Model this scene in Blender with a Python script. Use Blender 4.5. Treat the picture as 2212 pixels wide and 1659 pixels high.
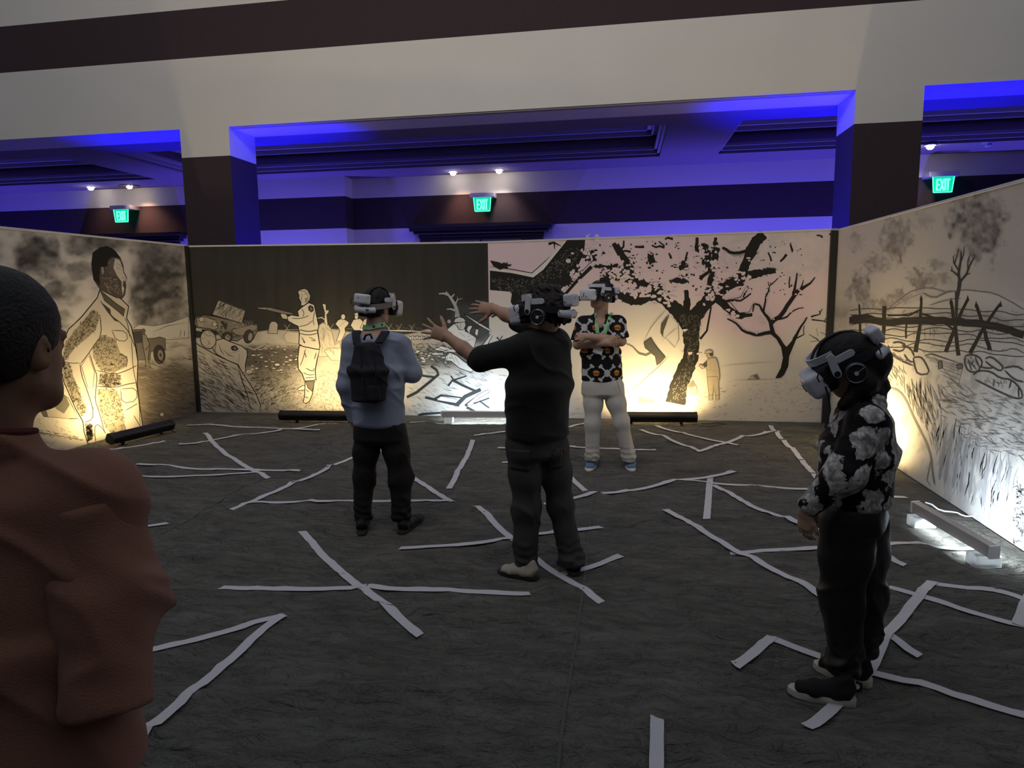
import bpy, bmesh, math, random
import numpy as np
from mathutils import Vector, Matrix, noise as mnoise

for o in list(bpy.data.objects):
    bpy.data.objects.remove(o)
SC = bpy.context.scene
COL = SC.collection
rnd = random.Random(7)

# ------------------------------------------------------------------ camera
FPX, CX, CY, CAMH = 1500.0, 1106.0, 829.5, 1.74        # focal length in pixels of a 2212 wide frame, eye height
RW = np.array([[0.98770371, 0.0096493, -0.15603931],   # rows: world X, Y, Z seen in camera axes (right, down, forward)
               [0.15590053, -0.13535297, 0.97845521],
               [-0.01167898, -0.99075046, -0.13519296]])
cam = bpy.data.cameras.new('camera')
cam.sensor_width = 36.0
cam.lens = FPX / 2212.0 * 36.0
cam.clip_start = 0.05
cam.clip_end = 100
cam_o = bpy.data.objects.new('camera', cam)
COL.objects.link(cam_o)
m3 = Matrix([[RW[i][0], -RW[i][1], -RW[i][2]] for i in range(3)])
cam_o.matrix_world = Matrix.Translation((0, 0, CAMH)) @ m3.to_4x4()
SC.camera = cam_o

# ------------------------------------------------------------------ world, header fill, exposure
W = bpy.data.worlds.new('world')
SC.world = W
W.use_nodes = True
W.node_tree.nodes['Background'].inputs[0].default_value = (0.80, 0.86, 1.0, 1)
W.node_tree.nodes['Background'].inputs[1].default_value = 0.25
SC.view_settings.view_transform = 'Standard'
SC.view_settings.look = 'None'
SC.view_settings.gamma = 1.0
SC.view_settings.use_curve_mapping = False
SC.view_settings.exposure = 0.55


def area_light(name, loc, target, sx, sy, power, color, spread=180.0, parent=None):
    l = bpy.data.lights.new(name, 'AREA')
    l.shape = 'RECTANGLE'
    l.size, l.size_y = sx, sy
    l.energy = power
    l.color = color
    l.spread = math.radians(spread)
    o = bpy.data.objects.new(name, l)
    COL.objects.link(o)
    o.location = loc
    d = Vector(target) - Vector(loc)
    o.rotation_euler = d.to_track_quat('-Z', 'Y').to_euler()
    if parent:
        o.parent = parent
        o.matrix_parent_inverse = parent.matrix_world.inverted()
    return o


def spot_light(name, loc, target, power, color, angle=60, blend=0.6, radius=0.05):
    l = bpy.data.lights.new(name, 'SPOT')
    l.energy = power
    l.color = color
    l.spot_size = math.radians(angle)
    l.spot_blend = blend
    l.shadow_soft_size = radius
    o = bpy.data.objects.new(name, l)
    COL.objects.link(o)
    o.location = loc
    d = Vector(target) - Vector(loc)
    o.rotation_euler = d.to_track_quat('-Z', 'Y').to_euler()
    return o


# unseen area light, added high in the hall to brighten the header wall
area_light('header_fill', (-2.0, 1.5, 7.4), (-2.0, 9.8, 4.6), 7.0, 1.5, 80, (1.0, 0.95, 0.90), 130)

# ------------------------------------------------------------------ pixel <-> world (for reading positions off the photograph)
def ray(px, py):
    return RW @ np.array([px - CX, py - CY, FPX])


def onfloor(px, py, z=0.0):
    r = ray(px, py)
    t = (z - CAMH) / r[2]
    return Vector((r[0] * t, r[1] * t, z))


def atY(px, py, Y):
    r = ray(px, py)
    t = Y / r[1]
    return Vector((r[0] * t, Y, CAMH + r[2] * t))


def atX(px, py, X):
    r = ray(px, py)
    t = X / r[0]
    return Vector((X, r[1] * t, CAMH + r[2] * t))


def topix(P):
    P = np.asarray(P, dtype=np.float64).reshape(-1, 3)
    c = (P - np.array([0, 0, CAMH])) @ RW
    return np.stack([CX + FPX * c[:, 0] / c[:, 2], CY + FPX * c[:, 1] / c[:, 2]], 1)


# ------------------------------------------------------------------ materials
MATS = {}


def srgb(r, g, b):
    def f(v):
        v /= 255.0
        return v / 12.92 if v <= 0.04045 else ((v + 0.055) / 1.055) ** 2.4
    return (f(r), f(g), f(b))


def mat(name, color, rough=0.7, metal=0.0, bump=0.0, bscale=60.0, var=0.0, vscale=8.0, emit=None, estr=0.0, spec=0.3, sheen=0.0, alpha=1.0, trans=0.0):
    if name in MATS:
        return MATS[name]
    m = bpy.data.materials.new(name)
    m.use_nodes = True
    nt = m.node_tree
    b = nt.nodes['Principled BSDF']
    b.inputs['Base Color'].default_value = (*color, 1)
    b.inputs['Roughness'].default_value = rough
    b.inputs['Metallic'].default_value = metal
    b.inputs['Specular IOR Level'].default_value = spec
    if sheen:
        b.inputs['Sheen Weight'].default_value = sheen
    if trans:
        b.inputs['Transmission Weight'].default_value = trans
    tc = nt.nodes.new('ShaderNodeTexCoord')
    if var > 0:
        n = nt.nodes.new('ShaderNodeTexNoise')
        n.inputs['Scale'].default_value = vscale
        n.inputs['Detail'].default_value = 5
        nt.links.new(tc.outputs['Object'], n.inputs['Vector'])
        mx = nt.nodes.new('ShaderNodeMix')
        mx.data_type = 'RGBA'
        mx.inputs['A'].default_value = (*[c * (1 - var) for c in color], 1)
        mx.inputs['B'].default_value = (*[min(1, c * (1 + var)) for c in color], 1)
        nt.links.new(n.outputs['Fac'], mx.inputs['Factor'])
        nt.links.new(mx.outputs['Result'], b.inputs['Base Color'])
    if bump > 0:
        n2 = nt.nodes.new('ShaderNodeTexNoise')
        n2.inputs['Scale'].default_value = bscale
        n2.inputs['Detail'].default_value = 3
        nt.links.new(tc.outputs['Object'], n2.inputs['Vector'])
        bp = nt.nodes.new('ShaderNodeBump')
        bp.inputs['Strength'].default_value = bump
        bp.inputs['Distance'].default_value = 0.01
        nt.links.new(n2.outputs['Fac'], bp.inputs['Height'])
        nt.links.new(bp.outputs['Normal'], b.inputs['Normal'])
    if emit:
        b.inputs['Emission Color'].default_value = (*emit, 1)
        b.inputs['Emission Strength'].default_value = estr
    MATS[name] = m
    return m


def attr_mat(name, rough=0.85, bump=0.0, bscale=200.0, spec=0.15):
    """printed cloth: colour comes from the mesh's own print colours"""
    if name in MATS:
        return MATS[name]
    m = bpy.data.materials.new(name)
    m.use_nodes = True
    nt = m.node_tree
    b = nt.nodes['Principled BSDF']
    b.inputs['Roughness'].default_value = rough
    b.inputs['Specular IOR Level'].default_value = spec
    a = nt.nodes.new('ShaderNodeAttribute')
    a.attribute_name = 'print'
    nt.links.new(a.outputs['Color'], b.inputs['Base Color'])
    if bump:
        tc = nt.nodes.new('ShaderNodeTexCoord')
        n2 = nt.nodes.new('ShaderNodeTexNoise')
        n2.inputs['Scale'].default_value = bscale
        nt.links.new(tc.outputs['Object'], n2.inputs['Vector'])
        bp = nt.nodes.new('ShaderNodeBump')
        bp.inputs['Strength'].default_value = bump
        bp.inputs['Distance'].default_value = 0.01
        nt.links.new(n2.outputs['Fac'], bp.inputs['Height'])
        nt.links.new(bp.outputs['Normal'], b.inputs['Normal'])
    MATS[name] = m
    return m


# ------------------------------------------------------------------ object helpers
def link(name, me, parent=None):
    o = bpy.data.objects.new(name, me)
    COL.objects.link(o)
    if parent is not None:
        o.parent = parent
    return o


def tag(o, label=None, cat=None, group=None, kind=None):
    if label:
        o['label'] = label
    if cat:
        o['category'] = cat
    if group:
        o['group'] = group
    if kind:
        o['kind'] = kind
    return o


def thing(name, label, cat, loc=(0, 0, 0), rz=0.0, group=None, kind=None):
    e = bpy.data.objects.new(name, None)
    e.empty_display_size = 0.1
    COL.objects.link(e)
    e.location = loc
    e.rotation_euler = (0, 0, rz)
    return tag(e, label, cat, group, kind)


class MB:
    """collects simple shapes into one mesh"""
    def __init__(s):
        s.v, s.f = [], []

    def add(s, vs, fs):
        n = len(s.v)
        s.v += [tuple(v) for v in vs]
        s.f += [tuple(i + n for i in f) for f in fs]
        return s

    def box(s, x0, x1, y0, y1, z0, z1, M=None):
        vs = [(x, y, z) for z in (z0, z1) for y in (y0, y1) for x in (x0, x1)]
        if M is not None:
            vs = [M @ Vector(v) for v in vs]
        return s.add(vs, [(0, 2, 3, 1), (4, 5, 7, 6), (0, 1, 5, 4), (2, 6, 7, 3), (0, 4, 6, 2), (1, 3, 7, 5)])

    def prism(s, pts, a, b, axis='y', M=None):
        """polygon of 2D points swept along an axis from a to b"""
        n = len(pts)
        def P(p, t):
            v = {'y': (p[0], t, p[1]), 'x': (t, p[0], p[1]), 'z': (p[0], p[1], t)}[axis]
            return M @ Vector(v) if M is not None else v
        vs = [P(p, a) for p in pts] + [P(p, b) for p in pts]
        fs = [tuple(range(n))[::-1], tuple(range(n, 2 * n))]
        fs += [(i, (i + 1) % n, n + (i + 1) % n, n + i) for i in range(n)]
        return s.add(vs, fs)

    def tube(s, path, r, seg=8, cap=True):
        path = [Vector(p) for p in path]
        rs = r if isinstance(r, (list, tuple)) else [r] * len(path)
        n0 = len(s.v)
        up = Vector((0, 0, 1))
        vs, fs = [], []
        prev = None
        for i, p in enumerate(path):
            d = (path[min(i + 1, len(path) - 1)] - path[max(i - 1, 0)]).normalized()
            if prev is None:
                a = d.cross(up)
                if a.length < 1e-3:
                    a = d.cross(Vector((1, 0, 0)))
            else:
                a = prev - d * prev.dot(d)
            a.normalize()
            prev = a
            b = d.cross(a)
            for k in range(seg):
                t = 2 * math.pi * k / seg
                vs.append(p + (a * math.cos(t) + b * math.sin(t)) * rs[i])
        for i in range(len(path) - 1):
            for k in range(seg):
                k2 = (k + 1) % seg
                fs.append((i * seg + k, i * seg + k2, (i + 1) * seg + k2, (i + 1) * seg + k))
        if cap:
            fs.append(tuple(range(seg))[::-1])
            e = (len(path) - 1) * seg
            fs.append(tuple(range(e, e + seg)))
        return s.add(vs, fs)

    def disc(s, c, n, r, h, seg=24, r2=None):
        c, n = Vector(c), Vector(n).normalized()
        return s.tube([c, c + n * h], [r, r if r2 is None else r2], seg)

    def build(s, name, material, parent=None, smooth=False, bevel=0.0):
        me = bpy.data.meshes.new(name)
        me.from_pydata(s.v, [], s.f)
        me.materials.append(material)
        bm = bmesh.new()
        bm.from_mesh(me)
        bmesh.ops.recalc_face_normals(bm, faces=bm.faces)
        if bevel:
            bmesh.ops.bevel(bm, geom=[e for e in bm.edges if e.calc_face_angle(0) > 0.5], offset=bevel, segments=2, profile=0.5, affect='EDGES')
        bm.to_mesh(me)
        bm.free()
        if smooth:
            me.shade_smooth()
            try:
                me.set_sharp_from_angle(angle=math.radians(40))
            except Exception:
                pass
        return link(name, me, parent)


def vnoise(x, y, seed=0):
    """smooth 2D value noise in -1..1"""
    xi, yi = np.floor(x).astype(np.int64), np.floor(y).astype(np.int64)
    fx, fy = x - xi, y - yi
    fx = fx * fx * (3 - 2 * fx)
    fy = fy * fy * (3 - 2 * fy)

    def h(a, b):
        n = (a * 374761393 + b * 668265263 + seed * 974634777) & 0xFFFFFFFF
        n = ((n ^ (n >> 13)) * 1274126177) & 0xFFFFFFFF
        return ((n ^ (n >> 16)) & 0xFFFF) / 32767.5 - 1
    return (h(xi, yi) * (1 - fx) + h(xi + 1, yi) * fx) * (1 - fy) + (h(xi, yi + 1) * (1 - fx) + h(xi + 1, yi + 1) * fx) * fy


def fbm(x, y, oct=4, seed=0, gain=0.5):
    a, s, t = 1.0, 0.0, 0.0
    for i in range(oct):
        s = s + a * vnoise(x * 2 ** i + 17.3 * i, y * 2 ** i - 9.1 * i, seed + i)
        t += a
        a *= gain
    return s / t

# ================================================================== the hall
BXL, BXR, BY, BH = -6.18, 2.615, 9.27, 2.405            # booth: left wall, right wall, back wall, height
SL = -0.0235                                             # the hall stands slightly turned against the booth
YB, YF = 9.80, 14.84                                     # front of the header beam, far wall
ZS = CAMH + 0.2490 * YB                                  # soffit height


def hb(x, y, z):
    return Vector((x, y + SL * x, z))


def hbox(mb, x0, x1, y0, y1, z0, z1):
    vs = [hb(x, y, z) for z in (z0, z1) for y in (y0, y1) for x in (x0, x1)]
    mb.add(vs, [(0, 2, 3, 1), (4, 5, 7, 6), (0, 1, 5, 4), (2, 6, 7, 3), (0, 4, 6, 2), (1, 3, 7, 5)])
    return mb


M_cream = mat('cream_wall_paint', (0.72, 0.68, 0.62), 0.85, bump=0.12, bscale=90, var=0.05, vscale=1.2)
M_brown = mat('brown_wallcovering', (0.050, 0.032, 0.036), 0.9, bump=0.25, bscale=140, var=0.18, vscale=30)
M_soffit = mat('soffit_paint', (0.22, 0.17, 0.18), 0.9, bump=0.1, bscale=80)
M_coffer = mat('coffer_paint', (0.56, 0.55, 0.52), 0.9, bump=0.1, bscale=80)
M_mould = mat('crown_moulding_paint', (0.32, 0.29, 0.28), 0.6)
M_dwood = mat('dark_door_wood', (0.018, 0.014, 0.013), 0.35, var=0.3, vscale=14, spec=0.5)

# header wall above the opening, painted in bands
hd = thing('wall_header', 'cream and dark brown striped header wall above the booth', None, kind='structure')
z1, z2 = CAMH + 0.351 * YB, CAMH + 0.420 * YB
hbox(MB(), -22, 14, YB, YB + 0.75, ZS, z1).build('cream_band', M_cream, hd)
hbox(MB(), -22, 14, YB, YB + 0.75, z1, z2).build('brown_band', M_brown, hd)
hbox(MB(), -22, 14, YB, YB + 0.75, z2, 8.2).build('cream_band', M_cream, hd)
hbox(MB(), -5.78, 2.88, YB + 0.02, YB + 0.12, ZS - 0.018, ZS - 0.001).build('edge_bead', M_mould, hd)

# square columns carrying it
zc = CAMH + 0.2065 * YB
for i, (xa, xb) in enumerate(((-6.60, -5.795), (2.878, 3.672))):
    c = thing('column', ('square column behind the left end of the soldier mural', 'square column behind the right corner of the booth')[i], None, kind='structure')
    hbox(MB(), xa, xb, YB - 0.002, YB + 0.752, zc, ZS + 0.01).build('cream_top', M_cream, c)
    hbox(MB(), xa, xb, YB - 0.004, YB + 0.754, 0, zc).build('brown_shaft', M_brown, c)

# far wall with its stripes; the left stretch stands forward
fw = thing('wall_far', 'far hall wall with cream and dark brown stripes and dark doors', None, kind='structure')
zs1, zs2 = CAMH + 0.1362 * YF, CAMH + 0.0908 * YF
XJ = -0.3975 * YF
for (xa, xb, ya) in ((-8.75, XJ, YF * 0.9715), (XJ, 16, YF), (-22, -8.75, YF)):
    hbox(MB(), xa, xb, ya, YF + 0.5, zs1, ZS).build('cream_band', M_cream, fw)
    hbox(MB(), xa, xb, ya, YF + 0.5, zs2, zs1).build('brown_band', M_brown, fw)
    hbox(MB(), xa, xb, ya, YF + 0.5, 0, zs2).build('cream_band', M_cream, fw)

# ceiling of the side aisle: soffit ribs with raised coffers
YC0, YC1, HC = 11.2, 13.8, 0.52
ce = thing('ceiling', 'aisle soffit with deep coffers and crown mouldings lit blue', None, kind='structure')
hbox(MB(), -22, 16, YB + 0.75, YC0, ZS, ZS + 0.9).build('soffit_strip', M_soffit, ce)
hbox(MB(), -22, 16, YC1, YF + 0.5, ZS, ZS + 0.9).build('soffit_strip', M_soffit, ce)
for (xa, xb) in ((-9.96, -8.90), (0.66, 1.72), (11.3, 16), (-22, -19.5)):
    hbox(MB(), xa, xb, YC0, YC1, ZS, ZS + 0.9).build('soffit_rib', M_soffit, ce)
for (xa, xb) in ((-8.90, 0.66), (1.72, 11.3), (-19.5, -9.96)):
    hbox(MB(), xa, xb, YC0, YC1, ZS + HC, ZS + 0.9).build('coffer_panel', M_coffer, ce)
    for k, (d, h0, h1) in enumerate(((0.05, 0.05, 0.12), (0.10, 0.12, 0.17), (0.16, HC - 0.16, HC - 0.08), (0.24, HC - 0.08, HC))):
        mb = MB()
        hbox(mb, xa, xa + d, YC0, YC1, ZS + h0, ZS + h1)
        hbox(mb, xb - d, xb, YC0, YC1, ZS + h0, ZS + h1)
        hbox(mb, xa, xb, YC0, YC0 + d, ZS + h0, ZS + h1)
        hbox(mb, xa, xb, YC1 - d, YC1, ZS + h0, ZS + h1)
        mb.build('crown_moulding', M_mould, ce)

# unseen remaining hall walls, added to keep side ambient light off the soffit
for nm, bx in (('wall_left', (-22.4, -22, -6, 15.4, 0, 8.2)), ('wall_right', (16, 16.4, -6, 15.4, 0, 8.2)), ('wall_back', (-22.4, 16.4, -6.4, -6, 0, 8.2))):
    tag(MB().box(*bx).build(nm, M_brown), 'unseen dark brown covered hall wall', None, kind='structure')

# doors in the far wall
M_glass = mat('door_glass', (0.25, 0.27, 0.5), 0.05, spec=0.8)
M_steel = mat('steel_trim', (0.75, 0.75, 0.75), 0.25, metal=1.0)


def door(n, xa, xb, yf, label, ztop):
    """double door: frame, stepped cornice, glazed transom with a bright rim"""
    d = thing('door_%d' % n, label, None, kind='structure')
    w = xb - xa
    for k, (dx, z0, z1, dy) in enumerate(((0.00, ztop - .06, ztop, .30), (0.05, ztop - .13, ztop - .065, .25), (0.13, ztop - .19, ztop - .13, .19), (0.22, ztop - .27, ztop - .19, .13))):
        hbox(MB(), xa + dx, xb - dx, yf - dy, yf, z0, z1).build('cornice_step', M_dwood, d)
    for zz, dx, dy in ((ztop - .062, 0.02, .275), (ztop - .192, 0.13, .20)):
        hbox(MB(), xa + dx, xb - dx, yf - dy, yf - dy + .02, zz - .006, zz + .003).build('cornice_bead', mat('pale_bead_edge', (0.20, 0.19, 0.18), 0.25), d)  # thin beads, paler than the door wood
    for a, b in ((xa + .24, xa + .68), (xb - .68, xb - .24)):
        hbox(MB(), a, b, yf - .10, yf, 0, ztop - .26).build('pilaster', M_dwood, d)
    hbox(MB(), xa + .68, xb - .68, yf - .08, yf, ztop - .33, ztop - .26).build('head_rail', M_dwood, d)
    mid = (xa + xb) / 2
    for a, b in ((xa + .68, mid - .01), (mid + .01, xb - .68)):
        p = hbox(MB(), a, b, yf - .06, yf, 0, ztop - .33).build('door_leaf', M_dwood, d)
        hbox(MB(), a + .02, b - .02, yf - .07, yf - .06, ztop - .62, ztop - .365).build('pane', M_glass, p)
        hbox(MB(), a + .01, b - .01, yf - .085, yf - .06, ztop - .365, ztop - .330).build('rim', M_steel, p)
    return d


door(1, -.3094 * YF, -.0958 * YF, YF, 'dark wooden double door with stepped cornice behind the middle of the back wall', CAMH + .0935 * YF)
door(2, -.8676 * YF, -.672 * YF, YF, 'dark wooden door cornice below the left exit sign', CAMH + .0935 * YF)
door(3, .372 * YF, .56 * YF, YF, 'dark wooden door cornice below the right exit sign', CAMH + .0935 * YF)

# ------------------------------------------------------------------ exit signs, built with letters
M_green = mat('lit_green_plate', (0.0, 0.35, 0.16), 0.3, emit=(0.0, 0.50, 0.22), estr=0.9)
M_greenL = mat('lit_green_letters', (0.2, 0.9, 0.6), 0.3, emit=(0.12, 1.0, 0.52), estr=1.6)
M_alu = mat('brushed_aluminium_housing', (0.55, 0.56, 0.6), 0.4, metal=0.6)


def exit_sign(q, r, label):
    y = YF - 0.30
    x = q * (y + SL * q * y)
    zc_ = CAMH + r * y
    s = thing('exit_sign', label, 'exit sign', hb(x, y, zc_), group='green exit signs')
    w, h = .185, .155
    MB().box(-.255, .255, -.05, .35, .125, .215).build('housing', M_alu, s, bevel=.004)
    MB().prism([(-w, .125), (w, .125), (w - .025, -h), (w - .04, -h - .012), (-w + .04, -h - .012), (-w + .025, -h)], -.008, .008).build('plate', M_green, s)
    t = .012
    rim = MB()
    rim.tube([(-w, -.012, .12), (-w + .025, -.012, -h), (w - .025, -.012, -h), (w, -.012, .12)], .008, 6)
    rim.build('lit_edge', M_greenL, s)
    L = MB()
    H0, H1, T = -.125, .085, .026
    def bar(x0, z0, x1, z1, th=T):
        a, b = Vector((x0, 0, z0)), Vector((x1, 0, z1))
        d = (b - a).normalized()
        n = Vector((-d.z, 0, d.x)) * th / 2
        vs = [a + n, b + n, b - n, a - n]
        L.add([(v.x, -.016, v.z) for v in vs] + [(v.x, -.008, v.z) for v in vs], [(0, 1, 2, 3), (7, 6, 5, 4), (0, 4, 5, 1), (1, 5, 6, 2), (2, 6, 7, 3), (3, 7, 4, 0)])
    bar(-.105, H0, -.105, H1)
    for zz in (H0 + T / 2, (H0 + H1) / 2, H1 - T / 2):
        bar(-.105, zz, -.055, zz)
    bar(-.045, H0, .015, H1)
    bar(.015, H0, -.045, H1)
    bar(.038, H0, .038, H1)
    bar(.085, H0, .085, H1)
    bar(.052, H1 - T / 2, .118, H1 - T / 2)
    L.build('letters_EXIT', M_greenL, s)
    return s


exit_sign(-.1993, .1225, 'green EXIT sign above the middle door, nearest the soldier mural')
exit_sign(-.7729, .1240, 'green EXIT sign at far left beyond the left column')
exit_sign(.4075, .1275, 'green EXIT sign at far right beyond the right column')

# ------------------------------------------------------------------ recessed downlights over the doors
M_bulb = mat('lamp_bulb', (1, 1, 1), 0.3, emit=(1.0, 0.92, 0.85), estr=25)
M_bulb_off = mat('lamp_lens_unlit', (0.3, 0.3, 0.45), 0.2)
for i, (q, r, lab, on) in enumerate((
        (-.2417, .1663, 'recessed ceiling spot, left of the pair above the middle door', 1),
        (-.1745, .1663, 'recessed ceiling spot, right of the pair above the middle door', 1),
        (-.8347, .1670, 'recessed ceiling spot at far left, the one without a rose', 1),
        (-.7656, .1667, 'ceiling spot with round ornamental rose above the left exit sign', 1),
        (.3843, .1734, 'recessed ceiling spot beside the right column', 1),
        (.4509, .1729, 'unlit ceiling spot above the right mural', 0))):
    y = (ZS - CAMH) / r * .985
    p = hb(q * y * 1.004, y, ZS)
    t = thing('ceiling_spot', lab, 'ceiling light', p, group='ceiling spots along the far wall')
    MB().tube([(0, 0, 0), (0, 0, -.012)], [.105, .10], 20).build('trim_ring', M_alu if i != 3 else mat('bronze_rose', (.30, .19, .09), .4, metal=.7), t)
    if i == 3:
        rb = MB()
        for k in range(12):
            a = k * math.pi / 6
            rb.tube([(0, 0, -.01), (.22 * math.cos(a), .22 * math.sin(a), -.012)], [.03, .012], 6)
        rb.build('rose', MATS['bronze_rose'], t)
    MB().tube([(0, 0, -.012), (0, 0, -.05), (0, 0, -.075)], [.055, .06, .03], 16).build('lamp', M_bulb if on else M_bulb_off, t)
    if on:
        warm = (1.0, .55, .36) if i in (0, 3, 2) else (1.0, .86, .80)
        spot_light('spot_beam', p + Vector((0, 0, -.09)), hb(p.x + (.25 if i in (0, 3) else 0), YF, 2.9), 70 if i == 3 else (14 if i == 2 else 42), warm, 88, 1.0, .08)

# blue uplights standing behind the booth along the columns and the far wall
BLUE = (0.004, 0.002, 1.0)
for x, y, tx, ty, p, ang in ((2.45, 10.15, 2.95, 10.2, 1900, 62), (-5.35, 10.15, -5.85, 10.2, 1600, 62), (-7.1, 10.3, -6.9, 10.4, 900, 62), (4.2, 10.3, 4.1, 10.4, 1300, 62)):
    spot_light('blue_uplight', hb(x, y, 0.25), hb(tx, ty + .15, ZS), p, BLUE, ang, .9, .06)
for x, p in ((-7.0, 260), (1.2, 230), (4.6, 260), (-14.2, 260), (-9.2, 160), (-3.2, 90), (8.5, 260)):
    spot_light('blue_wall_washer', hb(x, YF - .9, 0.2), hb(x, YF, 2.4), p * 2.3, (0.10, 0.08, 1.0), 120, 1.0, .08)
# soft violet area light under the aisle soffit, aimed down
area_light('aisle_light', hb(-3, 12.4, 4.05), hb(-3, 13.4, 0), 12, .5, 25, (0.60, 0.50, 1.0), 170)

# ================================================================== floor cloth
FEET = []      # places pressed flat: (x, y, radius)


def floor_h(x, y):
    x = np.asarray(x, float)
    y = np.asarray(y, float)
    wx = x + .25 * fbm(x * .9, y * .9, 2, 5)
    wy = y + .22 * fbm(x * .8 + 4, y * .8, 2, 9)
    a = fbm(wx * .9, wy * 2.6, 3, 21)                      # long ripples across
    ridge = 1 - np.abs(fbm(wx * 1.1 + 3, wy * 2.2 + 1, 2, 33)) * 2.4
    ridge = np.clip(ridge, 0, 1) ** 2.2
    b = fbm(wx * 3.6, wy * 7.5, 3, 41)
    c = 1 - np.abs(fbm(wx * 4.2 + 9, wy * 9 + 5, 2, 57)) * 2.2
    c = np.clip(c, 0, 1) ** 2
    h = .022 + .020 * a + .030 * ridge + .006 * b + .011 * c
    h = h * np.clip((x - BXL) / .5, .12, 1) * np.clip((BXR - x) / .45, .12, 1) * np.clip((BY - y) / .5, .10, 1)
    k = np.ones_like(h)
    for fx, fy, fr in FEET:
        d = np.hypot(x - fx, y - fy) / fr
        k = np.minimum(k, np.clip((d - .7) / .8, 0, 1))
    k = k * k * (3 - 2 * k)
    return np.maximum(h, 0.001) * k

# where the visitors stand (read off the photograph), cloth pressed flat there
P_A, P_M, P_F, P_W, P_O = onfloor(822, 1146), onfloor(1160, 1238), onfloor(1318, 1010), onfloor(1800, 1478), Vector((-1.06, 1.08, 0))
for px, py, r in ((780, 1150, .20), (872, 1144, .22), (1110, 1240, .24), (1236, 1234, .22), (1275, 1008, .2), (1362, 1008, .2), (1775, 1500, .26), (1820, 1455, .26)):
    p = onfloor(px, py)
    FEET.append((p.x, p.y, r))
FEET.append((P_O.x, P_O.y, .45))
for a_, b_ in ((onfloor(238, 968), onfloor(371, 934)), (onfloor(606, 913), onfloor(800, 915)), (onfloor(1330, 917), onfloor(1505, 918)), (Vector((2.20, 7.85, 0)), Vector((2.20, 6.85, 0))),
               (onfloor(955, 914), onfloor(1150, 914)), (onfloor(1974, 1128), onfloor(2142, 1233))):
    for k in range(7):
        p = a_.lerp(b_, k / 6)
        FEET.append((p.x, p.y, .16))

M_cloth = bpy.data.materials.new('grey_felt_cloth')
M_cloth.use_nodes = True
nt = M_cloth.node_tree
bs = nt.nodes['Principled BSDF']
bs.inputs['Roughness'].default_value = .95
bs.inputs['Specular IOR Level'].default_value = .15
tc = nt.nodes.new('ShaderNodeTexCoord')
n1 = nt.nodes.new('ShaderNodeTexNoise')
n1.inputs['Scale'].default_value = 3.0
n1.inputs['Detail'].default_value = 8
n1.inputs['Roughness'].default_value = .65
mp = nt.nodes.new('ShaderNodeMapping')
mp.inputs['Scale'].default_value = (.8, 1.6, 1)
cr = nt.nodes.new('ShaderNodeValToRGB')
cr.color_ramp.elements[0].position = .30
cr.color_ramp.elements[0].color = (.092, .088, .076, 1)
cr.color_ramp.elements[1].position = .72
cr.color_ramp.elements[1].color = (.162, .156, .136, 1)
n2 = nt.nodes.new('ShaderNodeTexNoise')
n2.inputs['Scale'].default_value = 75
n2.inputs['Detail'].default_value = 4
n2.inputs['Roughness'].default_value = .7
n3 = nt.nodes.new('ShaderNodeTexNoise')
n3.inputs['Scale'].default_value = 9
n3.inputs['Detail'].default_value = 4
n3.inputs['Distortion'].default_value = 1.2
bp = nt.nodes.new('ShaderNodeBump')
bp.inputs['Strength'].default_value = .55
bp.inputs['Distance'].default_value = .012
bp2 = nt.nodes.new('ShaderNodeBump')
bp2.inputs['Strength'].default_value = 1.0
bp2.inputs['Distance'].default_value = .09
L = nt.links.new
L(tc.outputs['Object'], mp.inputs['Vector'])
L(mp.outputs['Vector'], n1.inputs['Vector'])
L(n1.outputs['Fac'], cr.inputs['Fac'])
L(cr.outputs['Color'], bs.inputs['Base Color'])
L(tc.outputs['Object'], n2.inputs['Vector'])
L(mp.outputs['Vector'], n3.inputs['Vector'])
L(n3.outputs['Fac'], bp2.inputs['Height'])
L(n2.outputs['Fac'], bp.inputs['Height'])
L(bp2.outputs['Normal'], bp.inputs['Normal'])
L(bp.outputs['Normal'], bs.inputs['Normal'])

M_carpet = mat('hall_carpet', (.05, .045, .05), .95, bump=.3, bscale=200, var=.2, vscale=20)
fl = MB().box(-22, 16, -6, YF + .6, -.05, -.004).build('floor', M_carpet)
tag(fl, 'dark hall carpet under and around the booth', None, kind='structure')


def grid_mesh(name, X, Y, Z, material):
    ny, nx = X.shape
    co = np.stack([X, Y, Z], -1).reshape(-1, 3).astype(np.float32)
    i = np.arange(ny * nx).reshape(ny, nx)
    q = np.stack([i[:-1, :-1], i[:-1, 1:], i[1:, 1:], i[1:, :-1]], -1).reshape(-1, 4)
    return np_mesh(name, co, q, material)


def np_mesh(name, co, q, material, smooth=True):
    me = bpy.data.meshes.new(name)
    me.vertices.add(len(co))
    me.vertices.foreach_set('co', np.ascontiguousarray(co, dtype=np.float32).ravel())
    k = q.shape[1]
    me.loops.add(q.size)
    me.loops.foreach_set('vertex_index', q.astype(np.int32).ravel())
    me.polygons.add(len(q))
    me.polygons.foreach_set('loop_start', np.arange(0, q.size, k, dtype=np.int32))
    me.update(calc_edges=True)
    if smooth:
        me.polygons.foreach_set('use_smooth', np.ones(len(q), dtype=bool))
    me.materials.append(material)
    return me


def set_print(me, rgb):
    a = me.color_attributes.new('print', 'FLOAT_COLOR', 'POINT')
    c = np.ones((len(rgb), 4), np.float32)
    c[:, :3] = rgb
    a.data.foreach_set('color', c.ravel())


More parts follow.
